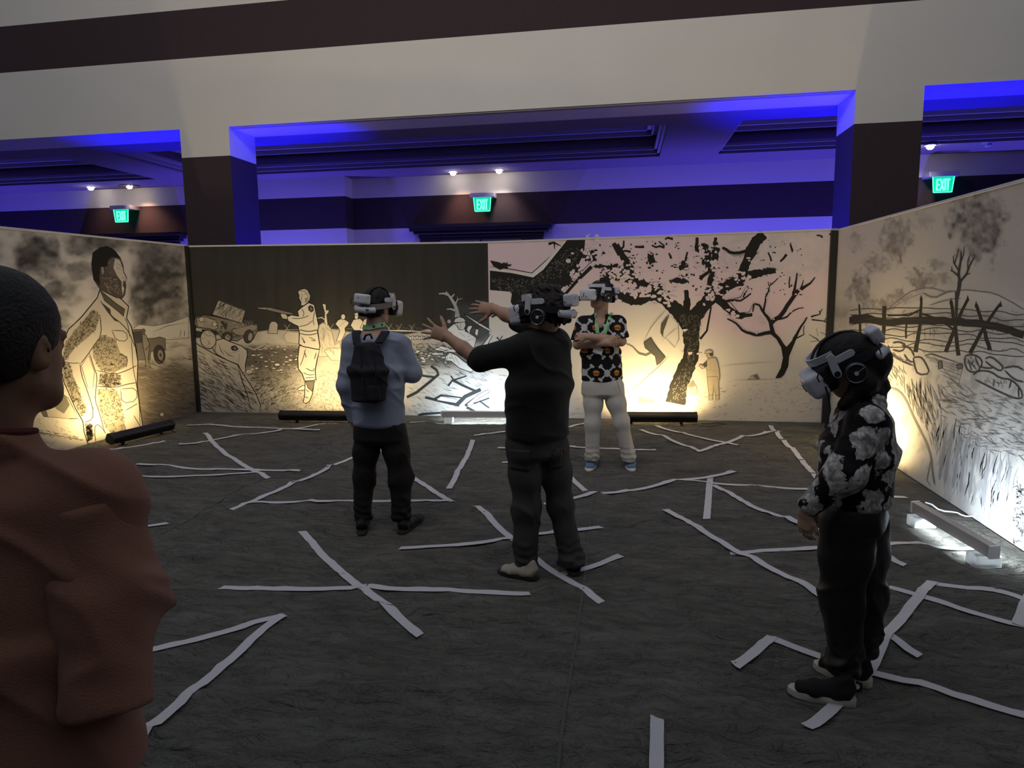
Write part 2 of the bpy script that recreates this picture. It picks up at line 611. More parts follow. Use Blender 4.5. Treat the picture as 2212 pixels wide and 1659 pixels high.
gx = np.arange(BXL + .015, BXR - .01, .024)
gy = np.concatenate([np.arange(-1.2, 1.0, .06), np.arange(1.0, BY - .012, .022)])
GX, GY = np.meshgrid(gx, gy)
cloth = link('floor_cloth', grid_mesh('floor_cloth', GX, GY, floor_h(GX, GY), M_cloth))
tag(cloth, 'rumpled dark grey felt cloth covering the booth floor', None, kind='structure')


def ribbon(name, pts, width, material, parent=None, lift=.0035, step=.05, dens=True):
    """flat strip lying on the cloth along a polyline of floor points"""
    P = [Vector((p[0], p[1])) for p in pts]
    out = []
    for a, b in zip(P[:-1], P[1:]):
        n = max(1, int((b - a).length / step))
        for k in range(n):
            out.append(a.lerp(b, k / n))
    out.append(P[-1])
    # ease the corners of a slightly bent strip
    for _ in range(3):
        out = [out[0]] + [(out[i - 1] + out[i] * 2 + out[i + 1]) / 4 for i in range(1, len(out) - 1)] + [out[-1]]
    vs, fs = [], []
    NW = 3
    for i, p in enumerate(out):
        d = (out[min(i + 1, len(out) - 1)] - out[max(i - 1, 0)]).normalized()
        n = Vector((-d.y, d.x))
        sk = (.3 if i == 0 else (-.25 if i == len(out) - 1 else 0)) * width
        for k in range(NW):
            o = (k / (NW - 1) - .5)
            w = width * (1 + .03 * math.sin(i * 2.1))
            q = p + n * o * w + d * sk * o
            vs.append((q.x, q.y))
    a = np.array(vs)
    h = floor_h(a[:, 0], a[:, 1])
    hh = h.reshape(-1, NW)
    mx_ = hh.max(1)
    kn = np.array([1, 2, 3, 4, 5, 4, 3, 2, 1]) / 25.0
    sm_ = np.convolve(np.pad(mx_, 4, mode='edge'), kn, 'valid')
    hh = np.maximum(np.maximum(hh, hh.mean(1, keepdims=True)), sm_[:, None] - .002)      # the tape bridges small dips
    z = hh.ravel() + lift
    V = [(a[i, 0], a[i, 1], z[i]) for i in range(len(a))]
    nv = len(V)
    V += [(x, y, zz - .0012) for x, y, zz in V]
    for i in range(len(out) - 1):
        for k in range(NW - 1):
            j = i * NW + k
            fs.append((j, j + 1, j + NW + 1, j + NW))
            fs.append((nv + j, nv + j + NW, nv + j + NW + 1, nv + j + 1))
        j = i * NW
        fs.append((j, j + NW, nv + j + NW, nv + j))
        j = i * NW + NW - 1
        fs.append((j, nv + j, nv + j + NW, j + NW))
    e = (len(out) - 1) * NW
    for k in range(NW - 1):
        fs.append((k, nv + k, nv + k + 1, k + 1))
        fs.append((e + k, e + k + 1, nv + e + k + 1, nv + e + k))
    return MB().add(V, fs).build(name, material, parent, smooth=True)


M_seam = mat('felt_seam_edge', (.09, .09, .085), .95)
for pts, w in (([(1203, 1700), (1218, 1560), (1246, 1390), (1262, 1260), (1283, 1050), (1300, 915)], .014), ([(345, 1165), (560, 1045), (770, 930)], .012), ([(1470, 905), (1480, 903)], .01)):
    ribbon('seam', [onfloor(*p) for p in pts], w, M_seam, cloth, lift=.003, step=.04)

M_tape = mat('white_gaffer_tape', (.58, .57, .585), .55, bump=.15, bscale=60, var=.05, vscale=6)
TAPES = [
    ([(405, 924), (470, 927), (540, 931), (691, 936)], 'thin white tape strip running flat below the back left corner'),
    ([(387, 967), (429, 963), (457, 956), (616, 934), (726, 916)], 'long white tape strip rising toward the black light bar left of the backpack'),
    ([(444, 941), (460, 961), (487, 985), (532, 1014), (580, 1040)], 'curved white tape strip at left crossing three other strips'),
    ([(298, 1014), (378, 1017), (520, 1021), (649, 1024)], 'upper of two nearly level tape strips left of the person with backpack'),
    ([(200, 1056), (224, 1053), (308, 1041), (552, 1030)], 'lower of two nearly level tape strips beside the brown sleeve'),
    ([(120, 999), (167, 991), (297, 971), (367, 961)], 'tape strip just in front of the black light bar on the left wall'),
    ([(500, 1113), (616, 1062), (760, 995), (815, 972)], 'long slanting left side of the tape triangle under the person with backpack'),
    ([(815, 972), (885, 1033), (930, 1062), (978, 1097)], 'short right side of the tape triangle under the person with backpack'),
    ([(545, 1096), (700, 1096), (840, 1095), (978, 1095)], 'base of the tape triangle under the person with backpack'),
    ([(230, 1166), (300, 1150), (363, 1138)], 'short white tape end right beside the brown sleeve'),
    ([(652, 1158), (698, 1210), (779, 1287), (849, 1339), (908, 1382)], 'diagonal strip of the big tape cross in the left foreground'),
    ([(478, 1283), (800, 1287), (1145, 1293)], 'level strip of the big tape cross in the left foreground'),
    ([(240, 1440), (313, 1422), (454, 1387), (616, 1340)], 'upper strip of the tape arrowhead at lower left'),
    ([(612, 1341), (567, 1375), (300, 1624), (292, 1632)], 'long lower strip of the tape arrowhead at lower left'),
    ([(864, 1199), (933, 1196), (1023, 1187), (1100, 1178), (1245, 1158), (1299, 1148)], 'long tape strip passing behind the legs of the arms-outstretched person'),
    ([(1030, 1105), (1055, 1129), (1114, 1185), (1164, 1218), (1219, 1249), (1300, 1310)], 'diagonal tape strip running between the shoes of the arms-outstretched person'),
    ([(1207, 1243), (1341, 1212)], 'short tape strip beside the right shoe of the arms-outstretched person'),
    ([(1176, 1099), (1289, 1078), (1468, 1047), (1586, 1028)], 'long rising tape strip between the arms-outstretched person and the floral-bloused person'),
    ([(1022, 960), (1011, 989), (970, 1063)], 'short steep tape strip left of the arms-outstretched person'),
    ([(1024, 945), (1087, 940), (1125, 937)], 'short tape strip below the white tube lamp on the back wall'),
    ([(1075, 973), (1250, 975), (1417, 978)], 'level tape strip just behind the feet of the person with folded arms'),
    ([(1229, 934), (1242, 927), (1275, 923)], 'small tape end behind the left leg of the person with folded arms'),
    ([(1384, 938), (1452, 960), (1514, 983)], 'left side of the tape V on the floor at back right'),
    ([(1506, 983), (1561, 966), (1604, 953), (1685, 938)], 'right side of the tape V on the floor at back right'),
    ([(1417, 927), (1507, 952), (1594, 969)], 'tape strip cutting across the V at back right'),
    ([(1664, 926), (1697, 964), (1740, 1014), (1765, 1040)], 'steep tape strip leading to the floral blouse'),
    ([(1534, 1036), (1526, 1136)], 'stubby upright tape strip right of the long rising strip'),
    ([(1479, 1050), (1542, 1055), (1709, 1061), (1790, 1064)], 'level tape strip running to the floral blouse'),
    ([(1540, 1061), (1619, 1098), (1751, 1148), (1800, 1168)], 'slanting tape strip running to the hand of the floral-bloused person'),
    ([(1437, 1112), (1592, 1203), (1760, 1298), (1892, 1377), (1987, 1428)], 'very long diagonal tape strip passing behind the legs of the floral-bloused person'),
    ([(1577, 1202), (1760, 1197), (1885, 1193), (1943, 1185), (1987, 1189), (2131, 1186)], 'long level tape strip passing under the white tube lamp at right'),
    ([(1880, 1206), (1954, 1236)], 'short tape piece right of the knees of the floral-bloused person'),
    ([(1587, 1457), (1668, 1384)], 'short slanted tape piece left of the floral-bloused person, open end'),
    ([(1664, 1387), (1720, 1404), (1772, 1421)], 'short tape piece ending at the toe of the far shoe of the floral-bloused person'),
    ([(1741, 1597), (1804, 1527), (1881, 1450), (1914, 1388), (1987, 1307), (2013, 1270)], 'long wide tape strip under the heels of the floral-bloused person'),
    ([(2009, 1272), (2116, 1292), (2171, 1300), (2240, 1327)], 'far side of the tape box at the right edge'),
    ([(1916, 1290), (1973, 1305), (2097, 1338), (2208, 1366)], 'near side of the tape box at the right edge'),
    ([(2196, 1365), (2222, 1308)], 'short right side of the tape box at the right edge'),
    ([(1881, 1456), (1987, 1487), (2097, 1527), (2225, 1571)], 'long tape strip leading from the heels of the floral-bloused person to the right edge'),
    ([(1419, 1582), (1418, 1659), (1417, 1720)], 'wide tape end at the bottom edge of the picture'),
    ([(1880, 1078), (1957, 1077)], 'short tape piece right of the floral blouse'),
    ([(1222, 1034), (1265, 1068)], 'short tape piece right of the knee of the arms-outstretched person'),
    ([(886, 918), (925, 918), (990, 917), (1110, 918)], 'thin tape strip in front of the white tube lamp on the back wall'),
    ([(1085, 1006), (1118, 1002)], 'tiny tape end left of the thigh of the arms-outstretched person'),
]
for i, (pts, lab) in enumerate(TAPES):
    t = ribbon('tape_strip', [onfloor(*p) for p in pts], .052, M_tape, lift=.0035 + .0016 * (i % 5))
    tag(t, lab, 'tape', 'white tape strips on the floor cloth')
bit = MB().add([(0, 0, .004), (.02, .005, .02), (.03, .03, .004), (.0, .03, .012)], [(0, 1, 2), (0, 2, 3), (0, 3, 1), (1, 3, 2)]).build('paper_scrap', M_tape)
bit.location = onfloor(845, 1112)
tag(bit, 'tiny white paper scrap between the feet of the person with backpack', 'scrap')

# ================================================================== wall washer bars and tube lamps
M_black = mat('black_powdercoat', (.012, .012, .013), .45, bump=.1, bscale=120, spec=.4)
M_white = mat('white_plastic', (.78, .78, .80), .35, spec=.5)
M_grey = mat('grey_aluminium', (.42, .40, .39), .4, metal=.3)
WARM, COOL = (1.0, .73, .33), (.80, .92, 1.0)
M_warmlens = mat('warm_led_lens', (1, .9, .6), .3, emit=WARM, estr=10)
M_coollens = mat('cool_led_tube', (1, 1, 1), .3, emit=COOL, estr=9)


def frame_on_floor(p0, p1, toward):
    """matrix with x along the lamp, y toward the wall it lights"""
    p0, p1 = Vector(p0), Vector(p1)
    x = (p1 - p0)
    ln = x.length
    x.normalize()
    y = Vector((-x.y, x.x, 0))
    if y.dot(Vector(toward)) < 0:
        x, y = -x, -y
    return (p0 + p1) / 2, math.atan2(x.y, x.x), ln


def wall_bar(p0, p1, toward, label, power, cable=None, spread=150):
    c, rz, ln = frame_on_floor(p0, p1, toward)
    t = thing('wall_washer_bar', label, 'light bar', (c.x, c.y, 0), rz, group='black wall washer bars')
    h = ln / 2
    zc_ = .105
    R_ = Matrix.Translation((0, 0, zc_)) @ Matrix.Rotation(math.radians(26), 4, 'X')
    prof = [(-.045, -.05), (.03, -.055), (.052, -.035), (.052, .035), (.03, .055), (-.045, .05), (-.06, .03), (-.06, -.03)]
    MB().prism(prof, -h + .03, h - .03, 'x', R_).build('housing', M_black, t)
    for s in (-1, 1):
        MB().prism([(a * 1.06, b * 1.06) for a, b in prof], s * h - s * .03, s * h, 'x', R_).build('end_cap', M_black, t)
    f = MB()
    for k in range(7):
        z = -.04 + k * .0133
        f.box(-h + .04, h - .04, -.066, -.058, z, z + .005, R_)
    f.build('cooling_fins', M_black, t)
    MB().box(-h + .05, h - .05, .0515, .056, -.028, .028, R_).build('lens_strip', M_warmlens, t)
    for s in (-1, 1):
        b = MB()
        x0 = s * h * .62
        b.box(x0 - .02, x0 + .02, -.06, .05, .0, .012)
        b.box(x0 - .02, x0 + .02, -.012, .012, .012, .07)
        b.build('foot_bracket', M_black, t, bevel=.003)
        MB().tube([(x0 - .03, 0, .055), (x0 + .03, 0, .055)], .014, 10).build('clamp_knob', M_black, t)
    bpy.context.view_layer.update()
    M = t.matrix_world @ R_
    a = M @ Vector((0, .064, 0))
    d = t.matrix_world.to_3x3() @ Vector((0, math.cos(math.radians(54)), math.sin(math.radians(54))))
    area_light('washer_beam', a, a + d, ln * .92, .05, power, WARM, spread, t)
    if cable:
        MB().tube([t.matrix_world.inverted() @ Vector(p) for p in cable], .006, 6).build('power_cable', M_black, t, smooth=True)
    return t


def tube_lamp(p0, p1, toward, label, power, cable=None):
    c, rz, ln = frame_on_floor(p0, p1, toward)
    t = thing('tube_lamp', label, 'tube light', (c.x, c.y, 0), rz, group='white tube lamps')
    h = ln / 2
    z0 = .115
    # aluminium shield on the visitors' side, glowing tube on the wall side
    MB().prism([(-.022, z0 - .035), (-.005, z0 - .035), (.0, z0 + .03), (.03, z0 + .04), (.028, z0 + .046), (-.022, z0 + .04)], -h, h, 'x').build('shield', M_grey, t)
    MB().tube([(-h + .03, .018, z0), (h - .03, .018, z0)], .016, 14).build('glowing_tube', M_coollens, t, smooth=True)
    for s in (-1, 1):
        MB().prism([(-.026, z0 - .038), (.036, z0 - .036), (.036, z0 + .03), (.03, z0 + .048), (-.026, z0 + .043)], s * h - s * .004, s * h + s * .010, 'x').build('end_cap', M_white, t)
        x0 = s * (h - .09)
        fo = MB().box(x0 - .055, x0 + .055, -.075, .085, .0, .078).build('foot_block', mat('frosted_foot_plastic', (.82, .84, .84), .4, trans=.25), t, bevel=.008)
    bpy.context.view_layer.update()
    M = t.matrix_world
    a = M @ Vector((0, .045, z0))
    d = M.to_3x3() @ Vector((0, 1, .22))
    area_light('tube_glow', a, a + d, ln * .95, .03, power, COOL, 170, t)
    area_light('tube_underglow', M @ Vector((0, .005, z0 - .037)), M @ Vector((0, .02, 0)), ln * .9, .02, power * .4, COOL, 170, t)
    if cable:
        MB().tube([t.matrix_world.inverted() @ Vector(p) for p in cable], .006, 6).build('power_cable', M_white, t, smooth=True)
    return t


def fl3(px, py, z=.006):
    p = onfloor(px, py)
    return (p.x, p.y, float(floor_h(p.x, p.y)) + z)


wall_bar(onfloor(238, 968), onfloor(371, 934), (-1, 0, 0), 'black light bar on the floor before the left wall', 20,
         [fl3(366, 934, .09), fl3(374, 938, .03), fl3(378, 940, .008)])
wall_bar(onfloor(606, 913), onfloor(800, 915), (0, 1, 0), 'black light bar left of the person with backpack, before the back wall', 24)
wall_bar(onfloor(1330, 917), onfloor(1505, 918), (0, 1, 0), 'black light bar with trailing cable right of the person with folded arms', 21,
         [fl3(1503, 912, .06), fl3(1500, 918, .03), fl3(1512, 925), fl3(1535, 926), fl3(1568, 920), fl3(1550, 917), fl3(1530, 917), fl3(1514, 916)])
pr0, pr1 = Vector((2.20, 7.85, 0)), Vector((2.20, 6.85, 0))
wall_bar(pr0, pr1, (1, 0, 0), 'black light bar hidden behind the floral-bloused person before the right wall', 26)
tube_lamp(onfloor(955, 914), onfloor(1150, 914), (0, 1, 0), 'white glowing tube lamp before the middle of the back wall', 8.5)
tube_lamp(onfloor(1974, 1128), onfloor(2142, 1233), (1, 0, 0), 'white glowing tube lamp on the floor before the right wall', 7.5,
          [fl3(1998, 1108, .05), fl3(2012, 1106, .03), fl3(2026, 1108), fl3(2040, 1110), fl3(2055, 1110), fl3(2068, 1111), fl3(2076, 1115), fl3(2086, 1118), fl3(2098, 1118), fl3(2106, 1120)])

# ================================================================== printed mural walls
from mathutils.geometry import tessellate_polygon
M_print = attr_mat('printed_mural_cloth', .85)
M_rail = mat('pale_frame_rail', (.55, .55, .56), .4, metal=.2)
INK, DARK, MID, LITE, PAPER = (.012, .011, .010), (.045, .042, .038), (.16, .15, .14), (.36, .34, .32), (.60, .57, .52)


class Mural:
    """a stretched printed cloth wall; the print is drawn in photograph coordinates and laid on the wall plane"""
    def __init__(s, name, label, conv, normal, zoom):
        s.conv, s.n, s.zoom = conv, Vector(normal), zoom
        s.root = thing(name, label, 'mural', kind=None)
        s.parts = {}
        s.k = 0

    def P(s, p, off=0.0):
        x0, y0, sc = s.zoom
        v = s.conv(x0 + p[0] / sc, y0 + p[1] / sc)
        return v + s.n * off

    def sheet(s, U, V, fn, thick=.03):
        """U,V grids -> world coords by s.uv; fn(px,py)->rgb"""
        co = s.uv(U, V)
        px = topix(co)
        x0, y0, sc = s.zoom
        rgb = fn((px[:, 0] - x0) * sc, (px[:, 1] - y0) * sc)
        ny, nx = U.shape
        i = np.arange(ny * nx).reshape(ny, nx)
        q = np.stack([i[:-1, :-1], i[:-1, 1:], i[1:, 1:], i[1:, :-1]], -1).reshape(-1, 4)
        me = np_mesh('printed_cloth', co, q, M_print)
        set_print(me, np.clip(rgb, 0, 1))
        return link('printed_cloth', me, s.root)

    def _add(s, part, vs, fs, col):
        d = s.parts.setdefault(part, ([], [], []))
        n = len(d[0])
        d[0].extend(vs)
        d[1].extend([tuple(i + n for i in f) for f in fs])
        d[2].extend([col] * len(vs))

    def off(s):
        s.k += 1
        return .0006 + s.k * .000006

    def poly(s, part, pts, col, outline=0, ocol=INK):
        o = s.off()
        W3 = [s.P(p, o) for p in pts]
        tri = tessellate_polygon([[Vector((p[0], p[1], 0)) for p in pts]])
        s._add(part, W3, [tuple(t) for t in tri], col)
        if outline:
            s.stroke(part, list(pts) + [pts[0]], outline, ocol, taper=False)

    def stroke(s, part, pts, w, col=INK, taper=True, smooth=0, w1=None, o=None):
        pts = [Vector(p[:2]) for p in pts]
        for _ in range(smooth):
            q = [pts[0]]
            for a, b in zip(pts[:-1], pts[1:]):
                q += [a * .75 + b * .25, a * .25 + b * .75]
            pts = q + [pts[-1]]
        o = s.off() if o is None else o
        vs, fs = [], []
        n = len(pts)
        for i, p in enumerate(pts):
            d = pts[min(i + 1, n - 1)] - pts[max(i - 1, 0)]
            if d.length < 1e-6:
                d = Vector((1, 0))
            d.normalize()
            nn = Vector((-d.y, d.x))
            ww = w if w1 is None else w + (w1 - w) * i / max(1, n - 1)
            if taper and (i == 0 or i == n - 1):
                ww *= .3
            vs += [s.P(p + nn * ww / 2, o), s.P(p - nn * ww / 2, o)]
        for i in range(n - 1):
            fs.append((2 * i, 2 * i + 1, 2 * i + 3, 2 * i + 2))
        s._add(part, vs, fs, col)

    def bough(s, part, pts, col=INK, rough=3.0):
        """limb of a drawn tree: points carry their own width, edges are ragged"""
        P_ = []
        for a, b in zip(pts[:-1], pts[1:]):
            n = max(2, int(math.hypot(b[0] - a[0], b[1] - a[1]) / 14))
            for k in range(n):
                t = k / n
                t2 = t * t * (3 - 2 * t)
                P_.append((a[0] + (b[0] - a[0]) * t, a[1] + (b[1] - a[1]) * t, a[2] + (b[2] - a[2]) * t2))
        P_.append(pts[-1])
        o = s.off()
        vs, fs = [], []
        n = len(P_)
        for i, p in enumerate(P_):
            d = Vector((P_[min(i + 2, n - 1)][0] - P_[max(i - 2, 0)][0], P_[min(i + 2, n - 1)][1] - P_[max(i - 2, 0)][1])).normalized()
            nn = Vector((-d.y, d.x))
            c = Vector(p[:2])
            vs += [s.P(c + nn * (p[2] / 2 + rnd.uniform(-rough, rough)), o), s.P(c - nn * (p[2] / 2 + rnd.uniform(-rough, rough)), o)]
        for i in range(n - 1):
            fs.append((2 * i, 2 * i + 1, 2 * i + 3, 2 * i + 2))
        s._add(part, vs, fs, col)

    def branch(s, part, pts, w0, w1, col=INK, rough=0.0):
        pts = [Vector(p) for p in pts]
        if rough:
            q = []
            for a, b in zip(pts[:-1], pts[1:]):
                m = max(1, int((b - a).length / 25))
                for k in range(m):
                    q.append(a.lerp(b, k / m) + Vector((rnd.uniform(-rough, rough), rnd.uniform(-rough, rough))))
            pts = q + [pts[-1]]
        s.stroke(part, pts, w0, col, taper=False, w1=w1)

    def ell(s, part, cx, cy, rx, ry, col, n=18, rot=0.0, outline=0, ocol=INK, rough=0.0):
        pts = []
        for k in range(n):
            a = 2 * math.pi * k / n
            r = 1 + rnd.uniform(-rough, rough)
            x, y = rx * r * math.cos(a), ry * r * math.sin(a)
            pts.append((cx + x * math.cos(rot) - y * math.sin(rot), cy + x * math.sin(rot) + y * math.cos(rot)))
        s.poly(part, pts, col, outline, ocol)

    def hatch(s, part, pts, n, ln, ang, w, col=INK, jit=.5, curl=0.0):
        xs, ys = [p[0] for p in pts], [p[1] for p in pts]
        m = len(pts)
        done = tries = 0
        ho = s.off()
        while done < n and tries < n * 12:
            tries += 1
            x, y = rnd.uniform(min(xs), max(xs)), rnd.uniform(min(ys), max(ys))
            c = False
            j = m - 1
            for i in range(m):
                if (ys[i] > y) != (ys[j] > y) and x < (xs[j] - xs[i]) * (y - ys[i]) / (ys[j] - ys[i]) + xs[i]:
                    c = not c
                j = i
            if not c:
                continue
            done += 1
            a = ang + rnd.uniform(-jit, jit)
            l_ = ln * rnd.uniform(.5, 1.3)
            k = rnd.uniform(-curl, curl)
            p0 = (x - math.cos(a) * l_ / 2, y - math.sin(a) * l_ / 2)
            p2 = (x + math.cos(a) * l_ / 2, y + math.sin(a) * l_ / 2)
            p1 = (x - math.sin(a) * k * l_, y + math.cos(a) * k * l_)
            s.stroke(part, [p0, p1, p2], w * rnd.uniform(.6, 1.2), col, o=ho)

    def finish(s):
        for part, (vs, fs, cs) in s.parts.items():
            co = np.array([tuple(v) for v in vs], np.float32)
            me = bpy.data.meshes.new(part)
            me.from_pydata([tuple(v) for v in vs], [], fs)
            # face the room
            bm = bmesh.new()
            bm.from_mesh(me)
            for f in bm.faces:
                f.normal_update()
                if f.normal.dot(s.n) < 0:
                    f.normal_flip()
            bm.to_mesh(me)
            bm.free()
            me.materials.append(M_print)
            set_print(me, np.array(cs, np.float32))
            link(part, me, s.root)


def mixc(a, b, t):
    t = np.clip(np.asarray(t), 0, 1)[:, None]
    return np.asarray(a) * (1 - t) + np.asarray(b) * t


def sstep(a, b, x):
    t = np.clip((x - a) / (b - a), 0, 1)
    return t * t * (3 - 2 * t)


def blob(x, y, cx, cy, rx, ry, soft=.5, seed=1, rough=.45, fs=1.0):
    d = np.hypot((x - cx) / rx, (y - cy) / ry) + rough * fbm(x / (rx * .5) * fs + seed * 3.1, y / (ry * .5) * fs, 4, seed)
    return sstep(1 + soft * .5, 1 - soft * .5, d)


def wall_frame(root, box_args, posts):
    MB().box(*box_args).build('top_rail', M_rail, root, bevel=.004)
    for p in posts:
        MB().box(*p).build('corner_post', M_black, root)

EPS = .002


def zz(*a):
    """flat list of numbers -> point list"""
    return [(a[i], a[i + 1]) for i in range(0, len(a), 2)]


# ------------------------------------------------------------------ left wall: standing soldier from behind
ML = Mural('mural_wall', 'left printed mural wall with a large soldier seen from behind his shoulder', lambda x, y: atX(x, y, BXL), (1, 0, 0), (0, 480, 3.19))
ML.uv = lambda U, V: np.stack([np.full(U.size, BXL), U.ravel(), V.ravel()], 1)
MB().box(BXL - .07, BXL - .003, 2.3, BY + .06, 0, BH).build('backing_panel', M_black, ML.root)
wall_frame(ML.root, (BXL - .075, BXL + .012, 2.3, BY + .02, BH, BH + .022), [(BXL + .002, BXL + .05, BY - .05, BY - .002, 0, BH)])


def f_left(x, y):
    sky = mixc((.56, .53, .49), (.20, .19, .17), .9 * sstep(-.05, .55, fbm(x / 210., y / 150., 4, 3)))
    g = fbm(x / 60., y / 45., 4, 8)
    dk = np.zeros_like(x)
    for i, (cx, cy, rx, ry, k) in enumerate(((260, 230, 150, 150, 1), (370, 470, 70, 70, .8), (560, 330, 120, 60, .7), (560, 170, 130, 80, .8), (700, 140, 160, 60, .9),
                                             (1090, 420, 210, 330, 1.0), (1100, 200, 160, 140, .8), (1200, 620, 130, 110, .8), (430, 640, 60, 40, .5))):
        dk = np.maximum(dk, k * blob(x, y, cx, cy, rx, ry, .8, 11 + i, .55))
    c = mixc(sky, (.055, .052, .048), np.clip(dk * (.85 + .4 * g), 0, 1))
    hz = 770 + 25 * np.sin(x / 190.)
    gr = sstep(hz - 6, hz + 8, y)
    ground = mixc((.50, .46, .40), (.17, .14, .11), sstep(860, 1050, y + 90 * fbm(x / 120., y / 40., 3, 6)) * sstep(820, 960, x))
    ground = mixc(ground, (.12, .10, .09), .5 * sstep(-.1, .5, fbm(x / 70., y / 16., 4, 15)) * sstep(800, 900, x))
    ground = mixc(ground, (.22, .21, .19), .6 * sstep(.05, .5, fbm(x / 60., y / 20., 4, 25)) * sstep(700, 500, x))
    return c * (1 - gr[:, None]) + ground * gr[:, None]


uu, vv = np.meshgrid(np.arange(2.3, BY - .0, .016), np.linspace(.0, BH, 170))
ML.sheet(uu, vv, f_left)
m = ML
m.poly('printed_hills', zz(900, 740, 960, 705, 1060, 715, 1180, 690, 1300, 650, 1300, 800, 1150, 810, 930, 820), (.50, .48, .44), 3)
m.stroke('printed_hills', zz(1050, 760, 1150, 715, 1290, 690), 4, DARK)
# tank / truck at left
m.poly('printed_truck', zz(340, 760, 450, 750, 455, 840, 420, 860, 330, 880), (.42, .40, .35), 3)
m.poly('printed_truck', zz(362, 762, 400, 760, 402, 815, 362, 818), DARK)
m.ell('printed_truck', 412, 790, 22, 26, LITE, outline=3)
m.poly('printed_truck', zz(280, 890, 410, 850, 440, 880, 430, 980, 290, 985), (.09, .085, .08), 3)
m.poly('printed_truck', zz(362, 745, 365, 700, 378, 682, 392, 700, 430, 715, 410, 745), MID, 3)
m.stroke('printed_truck', zz(320, 950, 365, 1010), 6, PAPER)
m.stroke('printed_truck', zz(318, 970, 348, 915), 5, PAPER)
# gun bags lower left
m.poly('printed_fallen_men', zz(280, 1060, 330, 1040, 420, 1035, 440, 1150, 400, 1200, 300, 1160), (.20, .18, .15), 4)
m.poly('printed_fallen_men', zz(240, 1230, 300, 1150, 380, 1160, 470, 1210, 500, 1270, 540, 1350, 380, 1360, 300, 1330), (.38, .34, .27), 4)
m.poly('printed_fallen_men', zz(235, 1250, 300, 1170, 345, 1165, 310, 1260, 340, 1370, 290, 1340), (.10, .09, .07))
m.poly('printed_fallen_men', zz(380, 1180, 450, 1190, 480, 1260, 440, 1320, 390, 1290, 345, 1240), (.13, .12, .09))
m.poly('printed_fallen_men', zz(110, 1300, 240, 1230, 300, 1340, 545, 1360, 570, 1500, 110, 1420), (.55, .50, .40), 3)
m.hatch('printed_fallen_men', zz(110, 1400, 570, 1480, 570, 1510, 120, 1440), 90, 30, .3, 4, (.12, .11, .09))
m.hatch('printed_fallen_men', zz(120, 1310, 540, 1370, 560, 1460, 110, 1400), 60, 24, .9, 3, (.2, .18, .14))
# jeep at right with leaning man
m.poly('printed_jeep', zz(905, 750, 925, 740, 985, 738, 1010, 800, 1060, 800, 1100, 790, 1138, 800, 1142, 880, 1040, 890, 1035, 950, 950, 950, 940, 860), (.16, .14, .115), 4)
m.poly('printed_jeep', zz(912, 755, 975, 748, 980, 830, 935, 835), (.06, .055, .05))
m.ell('printed_jeep', 1098, 912, 40, 66, (.05, .045, .04), rot=-.1, outline=3)
m.ell('printed_jeep', 1106, 915, 20, 38, (.25, .22, .18), rot=-.1, outline=2)
m.ell('printed_jeep', 1106, 915, 7, 14, (.05, .045, .04), rot=-.1)
m.stroke('printed_jeep', zz(1060, 790, 1066, 765), 4)
m.stroke('printed_jeep', zz(1100, 790, 1106, 765), 4)
m.ell('printed_leaning_man', 988, 750, 15, 18, (.10, .09, .075))
m.poly('printed_leaning_man', zz(978, 772, 1005, 775, 1030, 840, 1028, 870, 1020, 940, 1040, 1005, 1005, 1010, 1000, 930, 985, 860), (.24, .21, .17), 4)
m.stroke('printed_leaning_man', zz(1030, 840, 1005, 880, 985, 860), 7, DARK)
m.stroke('printed_distance_pines', zz(1240, 790, 1246, 745), 10, DARK)
m.stroke('printed_distance_pines', zz(1270, 785, 1272, 750), 12, DARK)
m.stroke('printed_distance_pines', zz(1190, 795, 1310, 795), 5, DARK)
m.ell('printed_stones', 1116, 1325, 16, 16, (.62, .56, .45), 8, outline=4)
m.ell('printed_stones', 1060, 1392, 15, 10, (.62, .56, .45), 8, outline=4)
# the big soldier
J = zz(690, 460, 670, 520, 560, 655, 470, 740, 425, 850, 410, 975, 440, 1100, 520, 1285, 570, 1372, 580, 1450, 605, 1525, 660, 1522, 760, 1488, 860, 1455, 985, 1420, 962, 1260, 944, 1110, 950, 960, 930, 840, 905, 720, 872, 660, 886, 580, 830, 525)
SK = (.48, .44, .37)
m.poly('printed_soldier_jacket', J, SK, 7)
for pts in (zz(640, 600, 690, 640, 660, 740, 600, 800, 520, 860, 455, 950, 430, 940, 450, 830, 520, 740),
            zz(430, 980, 480, 970, 505, 1060, 560, 1200, 600, 1300, 560, 1340, 500, 1230, 450, 1100),
            zz(700, 775, 790, 800, 830, 900, 880, 930, 860, 1000, 780, 1040, 690, 1020, 640, 930, 640, 850),
            zz(690, 1040, 830, 1050, 830, 1120, 740, 1140, 680, 1110),
            zz(670, 1150, 800, 1150, 840, 1220, 850, 1330, 870, 1440, 770, 1460, 720, 1400, 680, 1290),
            zz(590, 1390, 635, 1400, 640, 1490, 605, 1515)):
    m.poly('printed_soldier_jacket', pts, (.26, .23, .17))
    m.hatch('printed_soldier_jacket', pts, 170, 26, 1.2, 5.0, (.06, .05, .04), 1.6, .5)
